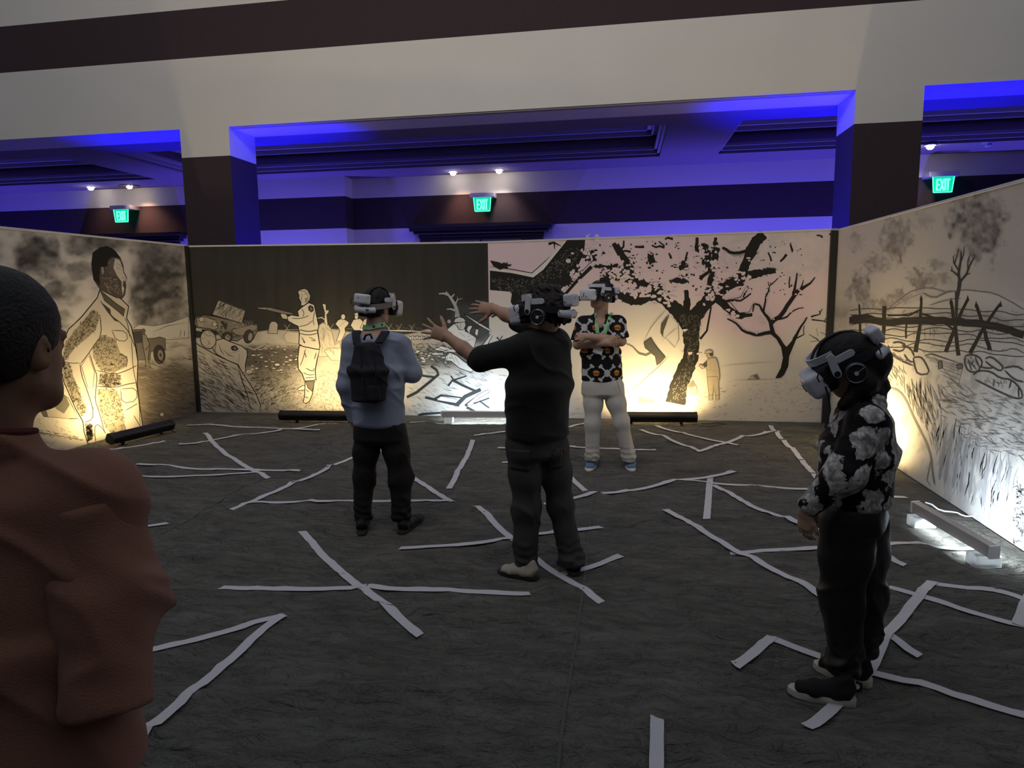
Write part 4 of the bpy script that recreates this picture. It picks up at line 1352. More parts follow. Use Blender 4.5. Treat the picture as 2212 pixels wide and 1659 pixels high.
for cx, cy, rx, ry, n in ((920, 420, 60, 40, 26), (1080, 440, 60, 45, 30), (1380, 400, 60, 40, 26), (900, 300, 60, 50, 24), (1530, 320, 60, 40, 20), (800, 290, 60, 40, 30), (850, 330, 70, 40, 24), (970, 400, 70, 30, 26), (1340, 420, 50, 40, 18), (1300, 200, 40, 60, 16), (680, 190, 50, 40, 18), (1190, 290, 30, 60, 12), (1290, 210, 30, 70, 18), (1380, 250, 30, 80, 16), (640, 170, 50, 70, 22), (560, 290, 50, 40, 14), (1490, 545, 30, 25, 10), (1640, 560, 40, 30, 12), (1230, 770, 40, 10, 4), (1200, 640, 8, 8, 2), (1000, 360, 60, 40, 14), (1590, 230, 30, 30, 8)):
    for _ in range(n):
        m.ell('printed_blossoms', cx + rnd.gauss(0, rx * .55), cy + rnd.gauss(0, ry * .55), rnd.uniform(5, 15), rnd.uniform(5, 12), PK2, 8, rough=.35)
RT = 'printed_small_tree'
m.poly(RT, zz(1733, 920, 1765, 860, 1778, 800, 1768, 740, 1740, 690, 1700, 655, 1690, 640, 1720, 640, 1760, 680, 1785, 720, 1800, 735, 1830, 700, 1850, 660, 1865, 670, 1840, 730, 1815, 790, 1810, 850, 1785, 900, 1765, 918), BKC)
for pts, a, b in ((zz(1710, 650, 1640, 665, 1560, 650, 1500, 600, 1450, 570), 22, 8), (zz(1720, 660, 1700, 590, 1670, 540, 1640, 490, 1610, 480), 26, 10), (zz(1700, 600, 1760, 560, 1820, 470, 1870, 400), 26, 22), (zz(1840, 430, 1860, 340, 1862, 300), 18, 8), (zz(1880, 400, 1940, 360, 1968, 325), 20, 6), (zz(1835, 370, 1815, 390, 1820, 320), 12, 6), (zz(1880, 400, 1900, 340), 12, 4),
                  (zz(1660, 530, 1680, 440, 1700, 380, 1750, 330), 12, 5), (zz(1700, 390, 1690, 350), 8, 3), (zz(1840, 690, 1870, 640, 1900, 590, 1920, 560), 18, 8), (zz(1850, 690, 1900, 660, 1905, 610), 8, 4), (zz(1750, 570, 1800, 560, 1840, 520, 1900, 505), 12, 5), (zz(1940, 555, 1990, 545, 2010, 510), 10, 4), (zz(1950, 575, 2020, 585, 2070, 600), 8, 3), (zz(1990, 520, 2000, 545), 7, 3), (zz(2020, 590, 2035, 560), 6, 2),
                  (zz(1440, 465, 1530, 460, 1590, 420), 14, 8), (zz(1540, 440, 1570, 400), 9, 4), (zz(1610, 480, 1600, 530), 12, 6)):
    m.branch(RT, pts, a, b, BKC, 4)
m.stroke(RT, zz(1410, 445, 1470, 475, 1520, 535, 1580, 530, 1605, 470), 4)
m.stroke(RT, zz(1460, 460, 1530, 440, 1560, 380), 4)
for _ in range(36):
    m.ell('printed_blossoms', rnd.choice((1680, 1640, 1850, 1500, 1900)) + rnd.gauss(0, 25), rnd.choice((430, 540, 570, 620)) + rnd.gauss(0, 25), rnd.uniform(4, 9), rnd.uniform(4, 8), PK2, 7, rough=.3)
for pts in (zz(1930, 660, 1980, 690, 2010, 720), zz(1975, 625, 1985, 670), zz(2040, 640, 2055, 660), zz(1940, 705, 1985, 700), zz(2000, 650, 2040, 665)):
    m.stroke('printed_bush', pts, 6, BKC)
# second trunk, boy, mounds, outlines
m.poly('printed_leaning_trunk', zz(958, 710, 1000, 682, 1020, 715, 1040, 745, 1085, 795, 1055, 830, 1035, 845, 1025, 790, 1000, 770, 965, 740), (.10, .095, .08), 3)
m.branch('printed_leaning_trunk', zz(1005, 768, 970, 785, 930, 775, 890, 735, 850, 715), 12, 4, (.16, .15, .12), 4)
m.poly('printed_leaning_trunk', zz(1060, 600, 1090, 560, 1110, 545, 1100, 570, 1090, 600, 1075, 640, 1070, 680, 1055, 650), (.09, .085, .07))
m.stroke('printed_leaning_trunk', zz(1060, 660, 1140, 740, 1165, 690, 1160, 600, 1110, 548), 4, (.25, .23, .18))
m.stroke('printed_leaning_trunk', zz(1065, 700, 1120, 650, 1160, 620), 3, (.25, .23, .18))
m.stroke('printed_outlines', zz(1090, 515, 1050, 560, 1000, 620, 960, 700), 3, (.2, .18, .14))
m.stroke('printed_outlines', zz(1105, 790, 1060, 840, 970, 920, 900, 980, 850, 1020), 3, (.2, .18, .14))
for _ in range(60):
    a = rnd.uniform(-2.6, -.5)
    l_ = rnd.uniform(25, 60)
    x0 = rnd.uniform(920, 1010)
    m.stroke('printed_grass_tuft', [(x0, 1070), (x0 + math.cos(a) * l_ * .5, 1070 + math.sin(a) * l_ * .7), (x0 + math.cos(a) * l_, 1070 + math.sin(a) * l_)], 2.5, (.22, .2, .14))
m.stroke('printed_outlines', zz(855, 1075, 900, 1070, 925, 1080, 1000, 1085, 1100, 1090, 1170, 1105, 1180, 1120, 1165, 1145), 3, (.25, .22, .16))
m.poly('printed_mound', zz(1080, 1140, 1110, 1115, 1140, 1110, 1165, 1125, 1165, 1145), (.50, .47, .40), 2, (.3, .27, .2))
m.poly('printed_stone', zz(1208, 1018, 1215, 960, 1245, 930, 1265, 965, 1280, 1015), (.40, .37, .31), 2, (.25, .22, .18))
m.poly('printed_stone', zz(1212, 970, 1245, 932, 1262, 965, 1240, 975), (.20, .18, .15))
m.poly('printed_rock', zz(1570, 928, 1590, 905, 1625, 895, 1645, 925), (.38, .35, .31), 2, (.2, .18, .16))
m.poly('printed_rock', zz(1600, 905, 1625, 895, 1640, 925, 1620, 925), (.15, .14, .12))
m.stroke('printed_outlines', zz(1480, 932, 1570, 930, 1650, 928, 1780, 920), 2.5, (.3, .27, .22))
m.stroke('printed_outlines', zz(1400, 855, 1480, 840, 1600, 830, 1740, 820), 2, (.38, .34, .28))
BO = 'printed_boy'
BC = (.44, .38, .27)
m.poly(BO, zz(1330, 900, 1400, 905, 1398, 960, 1402, 1020, 1380, 1020, 1368, 960, 1365, 1020, 1342, 1020, 1335, 960), BC, 3, (.13, .11, .08))
m.poly(BO, zz(1340, 1020, 1362, 1020, 1364, 1048, 1342, 1050), BC, 3, (.13, .11, .08))
m.poly(BO, zz(1380, 1020, 1400, 1020, 1402, 1046, 1382, 1050), BC, 3, (.13, .11, .08))
m.poly(BO, zz(1325, 820, 1345, 800, 1380, 800, 1395, 830, 1406, 900, 1404, 930, 1396, 925, 1392, 910, 1330, 912, 1328, 860, 1300, 865, 1280, 845, 1290, 838, 1312, 850), BC, 3, (.13, .11, .08))
m.poly(BO, zz(1306, 835, 1330, 818, 1332, 850, 1315, 858), (.08, .07, .05))
m.ell(BO, 1345, 785, 18, 18, (.42, .34, .24), outline=3, ocol=(.13, .11, .08))
m.poly(BO, zz(1340, 770, 1365, 765, 1366, 788, 1350, 790), (.07, .06, .05))
m.poly(BO, zz(1315, 775, 1322, 760, 1345, 752, 1364, 762, 1360, 770, 1335, 775), (.46, .40, .28), 3, (.13, .11, .08))
m.stroke(BO, zz(1328, 870, 1395, 878), 3, (.13, .11, .08))
for pts in (zz(1340, 930, 1395, 932), zz(1345, 990, 1362, 985), zz(1378, 990, 1396, 985), zz(1350, 820, 1352, 870), zz(1300, 700, 1290, 720), zz(1315, 705, 1300, 725)):
    m.stroke(BO, pts, 2.5, (.2, .17, .12))
m.hatch('printed_ground_marks', zz(1200, 960, 2100, 930, 2100, 1150, 1200, 1150), 130, 20, .1, 3, (.36, .32, .27), .3)
m.hatch('printed_ground_marks', zz(60, 700, 140, 600, 140, 1100, 60, 1100), 40, 20, .2, 3, (.3, .3, .3), .4)
m.hatch('printed_blossom_specks', zz(1950, 70, 2160, 70, 2150, 120, 2000, 90), 24, 18, .1, 12, BKC, .8)
m.branch('printed_blossom_specks', zz(60, 555, 110, 540, 140, 570), 10, 6, BKC, 4)
m.branch('printed_blossom_specks', zz(90, 680, 110, 700, 125, 670), 10, 4, BKC, 3)
m.finish()

# ------------------------------------------------------------------ right wall: trench, wire fence, burning tree
MR = Mural('mural_wall', 'right printed mural wall with fence posts, bare tree and smoke', lambda x, y: atX(x, y, BXR), (-1, 0, 0), (1800, 400, 2.024))
MR.uv = lambda U, V: np.stack([np.full(U.size, BXR), U.ravel(), V.ravel()], 1)
MB().box(BXR + .003, BXR + .07, 2.3, BY + .06, 0, BH).build('backing_panel', M_black, MR.root)
wall_frame(MR.root, (BXR - .012, BXR + .075, 2.3, BY + .02, BH, BH + .022), [])


def f_right(x, y):
    c = mixc((.46, .43, .39), (.50, .47, .44), fbm(x / 120., y / 120., 3, 2) * .5 + .5)
    dk = np.zeros_like(x)
    for i, (cx, cy, rx, ry, k) in enumerate(((625, 180, 105, 125, .95), (280, 230, 50, 80, .8), (190, 340, 50, 40, .6), (110, 440, 45, 55, .8), (150, 510, 30, 30, .8), (225, 520, 35, 30, .8), (290, 485, 40, 25, .7), (380, 410, 45, 40, .75), (460, 410, 45, 25, .6), (455, 345, 30, 22, .6), (400, 150, 40, 40, .3), (100, 240, 30, 40, .4), (560, 110, 60, 40, .5), (690, 120, 50, 60, .6))):
        dk = np.maximum(dk, k * blob(x, y, cx, cy, rx * 1.05, ry * 1.05, .75, 40 + i, 1.0, 1.5) * (.7 + .6 * fbm(x / 22., y / 22., 3, 7)))
    c = mixc(c, (.11, .10, .095), dk)
    hill = sstep(0, 8, y - (455 + 60 * np.exp(-((x - 620) / 170.) ** 2) * -.0 + 75 * np.clip(np.abs(x - 590) / 300., 0, 1.3) ** 1.5))
    c = mixc(c, (.56, .53, .48), hill)
    fen = np.exp(-((y - (590 + .02 * (x - 400) + .09 * np.clip(x - 600, 0, 999))) / 60.) ** 2)
    c = mixc(c, (.18, .165, .15), .75 * fen * (.6 + .6 * fbm(x / 40., y / 30., 4, 61)))
    lo = sstep(700, 800, y)
    c = mixc(c, (.58, .56, .53), lo)
    h = fbm(x / 28. + .4 * y / 28., y / 60., 4, 71)
    c = mixc(c, (.30, .285, .27), sstep(.05, .5, h) * lo * .6)
    sh = sstep(880, 1000, y) * (.5 + .5 * np.sin(x / 11. + 2 * fbm(x / 50., y / 120., 2, 81))) * sstep(430, 520, x)
    c = mixc(c, (.33, .34, .36), np.clip(sh, 0, 1) * sstep(1000, 1200, y) * .55)
    far = sstep(785, 800, x + .06 * (y - 1300)) * sstep(1240, 1300, y)
    zg = sstep(.02, .12, np.abs(fbm(x / 9., y / 14., 2, 91)))
    c = mixc(c, mixc((.08, .08, .08), (.55, .55, .55), zg), far)
    return c


uu, vv = np.meshgrid(np.arange(2.3, BY, .014), np.linspace(.0, BH, 180))
MR.sheet(uu, vv, f_right)
m = MR
FC = (.030, .028, .026)
m.stroke('printed_mountain', zz(240, 540, 300, 490, 350, 458, 420, 447, 470, 460, 500, 470, 570, 455, 640, 465, 700, 470, 780, 510, 834, 545), 5, (.2, .185, .17), smooth=1)
m.stroke('printed_mountain', zz(390, 470, 440, 495, 490, 470, 520, 462), 9, (.2, .185, .17), smooth=1)
m.stroke('printed_mountain', zz(420, 525, 500, 500, 560, 495), 7, (.25, .23, .21), smooth=1)
m.stroke('printed_mountain', zz(240, 545, 330, 495, 390, 470), 5, (.3, .28, .25), smooth=1)
FB = 'printed_wire_fence'
m.branch(FB, zz(70, 590, 150, 588, 230, 600, 380, 590, 540, 597, 650, 606, 740, 625, 834, 655), 30, 34, FC, 3)
m.branch(FB, zz(80, 575, 150, 570, 230, 600), 12, 16, FC, 2)
for pts, a, b in ((zz(385, 490, 382, 600, 360, 730), 10, 20), (zz(112, 520, 118, 590, 118, 650), 8, 12), (zz(225, 530, 222, 600, 218, 690), 18, 16), (zz(515, 505, 530, 600, 548, 745), 14, 18), (zz(588, 495, 540, 600, 492, 730), 12, 18), (zz(625, 520, 650, 600, 685, 722), 14, 18), (zz(730, 520, 660, 620, 598, 735), 12, 18), (zz(320, 600, 318, 670), 8, 8), (zz(535, 465, 540, 590), 7, 8), (zz(380, 560, 460, 585, 540, 640), 9, 9), (zz(240, 570, 330, 570, 380, 545), 8, 8), (zz(185, 700, 185, 820), 10, 10)):
    m.branch(FB, pts, a, b, FC, 1.5)
for x, y in ((385, 490), (515, 505), (588, 492), (625, 518), (732, 518)):
    m.poly(FB, [(x - 7, y + 14), (x, y - 14), (x + 7, y + 14)], FC)
for k in range(9):
    y0 = 545 + k * 22
    pts = [(70 + j * 48, y0 + rnd.uniform(-12, 12) + (.10 * max(0, j * 48 - 500))) for j in range(17)]
    m.stroke(FB, pts, 3.4, (.05, .047, .044), smooth=1)
for _ in range(130):
    x, y = rnd.uniform(75, 834), rnd.uniform(545, 730)
    m.stroke(FB, [(x, y), (x + rnd.uniform(-14, 14), y + rnd.uniform(-14, 14))], 4, (.05, .047, .044))
for _ in range(26):
    x = rnd.uniform(80, 480)
    y = rnd.uniform(620, 640)
    m.stroke(FB, [(x, y), (x + 2, y + rnd.uniform(20, 50))], 2.2, (.1, .09, .085))
TB = 'printed_burnt_tree'
m.branch(TB, zz(540, 560, 540, 500, 552, 440, 553, 420), 12, 17, (.05, .046, .042), 1.5)
for pts, a, b in ((zz(553, 425, 548, 385, 555, 340, 560, 290), 13, 5), (zz(553, 425, 580, 390, 600, 350, 615, 318), 11, 4), (zz(550, 400, 530, 380, 512, 372), 9, 3), (zz(548, 370, 528, 340, 525, 310), 7, 3), (zz(556, 340, 570, 300, 572, 268), 6, 2), (zz(530, 345, 540, 310, 548, 280), 6, 2), (zz(590, 370, 590, 330, 600, 300), 7, 2), (zz(575, 395, 600, 385), 6, 3), (zz(600, 350, 618, 318), 5, 2), (zz(520, 375, 518, 355), 5, 2), (zz(605, 345, 590, 320), 4, 2)):
    m.branch(TB, pts, a, b, (.05, .046, .042), 2)
LN = (.06, .055, .05)
BD = 'printed_fallen_figures'
for pts in (zz(195, 700, 240, 730, 290, 765, 350, 790), zz(260, 690, 290, 685, 320, 700, 300, 730, 260, 720), zz(300, 700, 340, 715, 355, 750), zz(240, 700, 250, 740, 275, 745), zz(350, 755, 380, 750, 400, 770, 425, 825, 370, 830, 355, 790, 350, 755),
            zz(310, 740, 330, 770, 350, 775), zz(575, 750, 600, 738, 640, 752, 655, 780, 630, 820, 590, 815, 575, 780, 575, 750), zz(665, 760, 690, 748, 730, 780, 745, 800, 730, 815, 690, 790, 665, 770), zz(610, 830, 640, 810, 690, 815, 730, 845, 780, 850, 820, 890, 830, 930, 800, 935, 740, 910, 680, 880, 620, 850),
            zz(745, 800, 800, 790, 834, 810), zz(750, 810, 790, 850, 834, 862), zz(705, 850, 700, 880), zz(780, 850, 770, 890), zz(810, 880, 812, 930), zz(600, 770, 620, 800), zz(640, 790, 660, 800, 700, 800), zz(590, 760, 605, 810), zz(620, 750, 640, 800)):
    m.stroke(BD, pts, 6.5, LN, smooth=1)
for pts in (zz(575, 755, 600, 745, 645, 760, 640, 800, 600, 812), zz(680, 830, 760, 860, 740, 900, 660, 865), zz(200, 705, 330, 770, 345, 785, 260, 750)):
    m.hatch(BD, pts, 26, 18, .8, 3, (.25, .235, .22), .6)
ST_ = 'printed_stretcher'
for pts in (zz(400, 745, 560, 795), zz(405, 752, 555, 805), zz(440, 750, 545, 880), zz(545, 885, 568, 790), zz(420, 765, 550, 815), zz(450, 790, 555, 830), zz(465, 810, 552, 850), zz(480, 830, 550, 868), zz(400, 745, 430, 738, 570, 785)):
    m.stroke(ST_, pts, 5, LN)
m.poly(ST_, zz(538, 785, 562, 782, 566, 800, 545, 806), MID, 3)
m.poly(ST_, zz(460, 770, 475, 768, 478, 800, 460, 806), MID, 3)
m.stroke('printed_trench_edge', zz(250, 885, 290, 900, 320, 940, 345, 1000, 380, 1070, 410, 1130, 430, 1190, 435, 1260, 445, 1310), 9, (.22, .205, .19), smooth=1)
m.stroke('printed_trench_edge', zz(430, 1180, 420, 1240, 410, 1290, 430, 1320), 5, (.22, .205, .19))
m.hatch('printed_earth_strokes', zz(300, 850, 480, 900, 440, 1150, 380, 1020, 320, 920), 110, 60, 1.35, 4, (.28, .26, .24), .25)
m.hatch('printed_earth_strokes', zz(480, 850, 834, 950, 834, 1200, 600, 1150, 470, 1000), 210, 46, .35, 3, (.24, .23, .22), .5)
m.hatch('printed_earth_strokes', zz(440, 1040, 600, 1060, 800, 1250, 780, 1450, 640, 1400, 480, 1280), 120, 110, 1.75, 6, (.36, .365, .38), .15, .1)
for x in (470, 495, 530, 560, 600, 660, 710, 750):
    m.stroke('printed_trench_shadows', [(x + 25, 1060 + (x - 470) * .6), (x + 5, 1200 + (x - 470) * .5), (x - 5, 1290 + (x - 470) * .6)], 13, (.30, .30, .315), smooth=1)
m.hatch('printed_earth_strokes', zz(200, 780, 330, 800, 300, 880, 240, 860), 40, 30, 1.2, 3, (.32, .3, .27), .4)
m.hatch('printed_scribbles', zz(800, 1320, 834, 1320, 834, 1640, 790, 1600), 50, 26, .5, 6, (.1, .1, .1), 1.2, .6)
m.finish()

# ================================================================== soft bodies: distance fields turned into one continuous surface
class Body:
    """shapes are melted together on a grid and skinned as a single mesh"""
    def __init__(s, k=.02):
        s.ops = []
        s.k = k

    def cone(s, a, b, ra, rb=None, k=None):
        s.ops.append(('c', np.array(a, float), np.array(b, float), ra, ra if rb is None else rb, s.k if k is None else k, 0))
        return s

    def limb(s, pts, rs, k=None):
        for i in range(len(pts) - 1):
            s.cone(pts[i], pts[i + 1], rs[i], rs[i + 1], k)
        return s

    def ecap(s, a, b, ra, rb, side, k=None, rnd_=.6, cut=False):
        """capsule with elliptical section: ra, rb = (half width along side, half depth)"""
        s.ops.append(('e', np.array(a, float), np.array(b, float), ra, rb, s.k if k is None else k, cut, np.array(side, float), rnd_))
        return s

    def ell(s, c, r, rot=None, k=None, cut=False):
        s.ops.append(('l', np.array(c, float), np.array(r, float), None if rot is None else np.array(rot, float), None, s.k if k is None else k, cut))
        return s

    def box(s, c, h, rot=None, rd=.01, k=None, cut=False):
        s.ops.append(('b', np.array(c, float), np.array(h, float), None if rot is None else np.array(rot, float), rd, s.k if k is None else k, cut))
        return s

    def plane(s, p, n, lo=None, hi=None):
        """keep what lies behind the plane (optionally only inside a box)"""
        s.ops.append(('p', np.array(p, float), np.array(n, float) / np.linalg.norm(n), lo, hi, 0, True))
        return s

    def _bb(s, op):
        t = op[0]
        if t == 'c':
            r = max(op[3], op[4])
            return np.minimum(op[1], op[2]) - r, np.maximum(op[1], op[2]) + r
        if t == 'e':
            r = max(max(op[3]), max(op[4]))
            return np.minimum(op[1], op[2]) - r, np.maximum(op[1], op[2]) + r
        if t in 'lb':
            r = np.full(3, np.linalg.norm(op[2]) if op[3] is not None else 0) if op[3] is not None else op[2]
            rd = op[4] if t == 'b' else 0
            return op[1] - r - rd, op[1] + r + rd
        return None

    def mesh(s, name, material, vox=.008, parent=None, wrinkle=None, smooth_it=1, shell=0.0):
        lo = np.min([s._bb(o)[0] for o in s.ops if o[0] != 'p' and not o[6]], 0) - 4 * vox - .01
        hi = np.max([s._bb(o)[1] for o in s.ops if o[0] != 'p' and not o[6]], 0) + 4 * vox + .01
        n = np.ceil((hi - lo) / vox).astype(int) + 1
        F = np.full(n, .08, np.float32)
        ax = [(lo[i] + vox * np.arange(n[i])).astype(np.float32) for i in range(3)]
        for op in s.ops:
            k = op[5]
            if op[0] == 'p':
                a0, b0 = (0, 0, 0), n
                if op[3] is not None:
                    a0 = np.clip(np.floor((np.array(op[3]) - lo) / vox).astype(int), 0, n)
                    b0 = np.clip(np.ceil((np.array(op[4]) - lo) / vox).astype(int), 0, n)
            else:
                bb = s._bb(op)
                mg = k + 3 * vox + .012
                a0 = np.clip(np.floor((bb[0] - mg - lo) / vox).astype(int), 0, n)
                b0 = np.clip(np.ceil((bb[1] + mg - lo) / vox).astype(int) + 1, 0, n)
            if np.any(b0 <= a0):
                continue
            sl = tuple(slice(a0[i], b0[i]) for i in range(3))
            X = ax[0][sl[0]][:, None, None]
            Y = ax[1][sl[1]][None, :, None]
            Z = ax[2][sl[2]][None, None, :]
            t = op[0]
            if t == 'p':
                d = (X - op[1][0]) * op[2][0] + (Y - op[1][1]) * op[2][1] + (Z - op[1][2]) * op[2][2]
                F[sl] = np.maximum(F[sl], d)
                continue
            if t == 'c':
                a, b = op[1], op[2]
                ab = b - a
                L2 = max(float(ab @ ab), 1e-9)
                T = np.clip(((X - a[0]) * ab[0] + (Y - a[1]) * ab[1] + (Z - a[2]) * ab[2]) / L2, 0, 1)
                d = np.sqrt((X - a[0] - T * ab[0]) ** 2 + (Y - a[1] - T * ab[1]) ** 2 + (Z - a[2] - T * ab[2]) ** 2) - (op[3] + T * (op[4] - op[3]))
            elif t == 'e':
                a, b = op[1], op[2]
                ab = b - a
                L = np.linalg.norm(ab)
                w = ab / L
                u = op[7] - w * (op[7] @ w)
                u /= np.linalg.norm(u)
                v = np.cross(w, u)
                x, y, z = X - a[0], Y - a[1], Z - a[2]
                tw = x * w[0] + y * w[1] + z * w[2]
                T = np.clip(tw / L, 0, 1)
                over = (tw - T * L)
                uu = x * u[0] + y * u[1] + z * u[2]
                vv = x * v[0] + y * v[1] + z * v[2]
                ru = op[3][0] + T * (op[4][0] - op[3][0])
                rv = op[3][1] + T * (op[4][1] - op[3][1])
                rm = np.minimum(ru, rv)
                d = (np.sqrt((uu / ru) ** 2 + (vv / rv) ** 2 + (over / (rm * op[8])) ** 2) - 1) * rm
            elif t == 'l':
                x, y, z = X - op[1][0], Y - op[1][1], Z - op[1][2]
                r = op[2]
                if op[3] is not None:
                    R = op[3]
                    x, y, z = (R[0, 0] * x + R[1, 0] * y + R[2, 0] * z, R[0, 1] * x + R[1, 1] * y + R[2, 1] * z, R[0, 2] * x + R[1, 2] * y + R[2, 2] * z)
                k0 = np.sqrt((x / r[0]) ** 2 + (y / r[1]) ** 2 + (z / r[2]) ** 2)
                k1 = np.sqrt((x / r[0] ** 2) ** 2 + (y / r[1] ** 2) ** 2 + (z / r[2] ** 2) ** 2) + 1e-9
                d = k0 * (k0 - 1) / k1
            else:
                x, y, z = X - op[1][0], Y - op[1][1], Z - op[1][2]
                r = op[2]
                if op[3] is not None:
                    R = op[3]
                    x, y, z = (R[0, 0] * x + R[1, 0] * y + R[2, 0] * z, R[0, 1] * x + R[1, 1] * y + R[2, 1] * z, R[0, 2] * x + R[1, 2] * y + R[2, 2] * z)
                qx, qy, qz = np.abs(x) - r[0], np.abs(y) - r[1], np.abs(z) - r[2]
                d = np.sqrt(np.maximum(qx, 0) ** 2 + np.maximum(qy, 0) ** 2 + np.maximum(qz, 0) ** 2) + np.minimum(np.maximum(qx, np.maximum(qy, qz)), 0) - op[4]
            d = d.astype(np.float32)
            G = F[sl]
            if op[6]:
                if k > 0:
                    h = np.clip(.5 - .5 * (d + G) / k, 0, 1)
                    F[sl] = G * (1 - h) - d * h + k * h * (1 - h)
                else:
                    F[sl] = np.maximum(G, -d)
            elif k > 0:
                h = np.clip(.5 + .5 * (G - d) / k, 0, 1)
                F[sl] = G * (1 - h) + d * h - k * h * (1 - h)
            else:
                F[sl] = np.minimum(G, d)
        co, q = surface_nets(F, lo, vox)
        if wrinkle is not None:
            co = wrinkle_push(co, q, wrinkle)
        if smooth_it:
            co = relax(co, q, smooth_it)
        me = np_mesh(name, co, q, material)
        return link(name, me, parent) if parent is not False else me


def surface_nets(F, lo, vox):
    S = F < 0
    c = np.zeros(tuple(np.array(F.shape) - 1), np.int8)
    for dx in (0, 1):
        for dy in (0, 1):
            for dz in (0, 1):
                c += S[dx:S.shape[0] - 1 + dx, dy:S.shape[1] - 1 + dy, dz:S.shape[2] - 1 + dz]
    act = (c > 0) & (c < 8)
    I = np.argwhere(act)
    idx = np.full(act.shape, -1, np.int64)
    idx[act] = np.arange(len(I))
    acc = np.zeros((len(I), 3))
    cnt = np.zeros(len(I))
    cor = [(a, b, d) for a in (0, 1) for b in (0, 1) for d in (0, 1)]
    V = {k: F[I[:, 0] + k[0], I[:, 1] + k[1], I[:, 2] + k[2]] for k in cor}
    for k in cor:
        for ax in range(3):
            if k[ax] == 0:
                k2 = list(k)
                k2[ax] = 1
                k2 = tuple(k2)
                v0, v1 = V[k], V[k2]
                m = (v0 < 0) != (v1 < 0)
                t = v0[m] / (v0[m] - v1[m])
                p = np.tile(np.array(k, float), (m.sum(), 1))
                p[:, ax] += t
                acc[m] += p
                cnt[m] += 1
    co = (I + acc / cnt[:, None]) * vox + lo
    quads = []
    for ax in range(3):
        a, b = (ax + 1) % 3, (ax + 2) % 3
        sl0 = [slice(1, -1)] * 3
        sl0[ax] = slice(0, -1)
        sl1 = [slice(1, -1)] * 3
        sl1[ax] = slice(1, None)
        s0, s1 = S[tuple(sl0)], S[tuple(sl1)]
        for flip in (False, True):
            m = (s0 & ~s1) if not flip else (~s0 & s1)
            E = np.argwhere(m)
            if not len(E):
                continue
            off = np.ones(3, int)
            off[ax] = 0
            E = E + off
            def g(da, db):
                e = E.copy()
                e[:, a] -= da
                e[:, b] -= db
                return idx[e[:, 0], e[:, 1], e[:, 2]]
            q = np.stack([g(0, 0), g(1, 0), g(1, 1), g(0, 1)], 1)
            if flip:
                q = q[:, ::-1]
            quads.append(q)
    q = np.concatenate(quads)
    q = q[(q >= 0).all(1)]
    return co, q


def relax(co, q, it):
    e = np.concatenate([q[:, [0, 1]], q[:, [1, 2]], q[:, [2, 3]], q[:, [3, 0]]])
    for i in range(it):
        s = np.zeros_like(co)
        n = np.zeros(len(co))
        for k in range(3):
            s[:, k] = np.bincount(e[:, 0], co[e[:, 1], k], len(co)) + np.bincount(e[:, 1], co[e[:, 0], k], len(co))
        n = np.bincount(e[:, 0], minlength=len(co)) + np.bincount(e[:, 1], minlength=len(co))
        co = co + .5 * (s / np.maximum(n, 1)[:, None] - co)
    return co


def normals(co, q):
    fn = np.cross(co[q[:, 2]] - co[q[:, 0]], co[q[:, 3]] - co[q[:, 1]])
    N = np.zeros_like(co)
    for j in range(4):
        for k in range(3):
            N[:, k] += np.bincount(q[:, j], fn[:, k], len(co))
    return N / np.maximum(np.linalg.norm(N, axis=1), 1e-9)[:, None]


def wrinkle_push(co, q, fn):
    return co + normals(co, q) * fn(co[:, 0], co[:, 1], co[:, 2])[:, None]


def folds(amp, fz=10., fx=5., seed=1, dirn=(1, 0, 1)):
    """soft cloth folds"""
    def f(x, y, z):
        u = (x * .8 + y * .6)
        w = z + .35 * u * dirn[0]
        n = fbm(u * fx + 3.1 * seed, w * fz, 3, seed)
        r = 1 - np.abs(fbm(u * fx * .8 + 7, w * fz * .9 + y * 3, 2, seed + 5)) * 2.5
        return amp * (n * .8 + np.clip(r, 0, 1) ** 2 * 1.0 - .25)
    return f


def V3(*a):
    return np.array(a, float)


def rotm(rx=0, ry=0, rz=0):
    return np.array(Matrix.Rotation(rz, 3, 'Z') @ Matrix.Rotation(ry, 3, 'Y') @ Matrix.Rotation(rx, 3, 'X'))


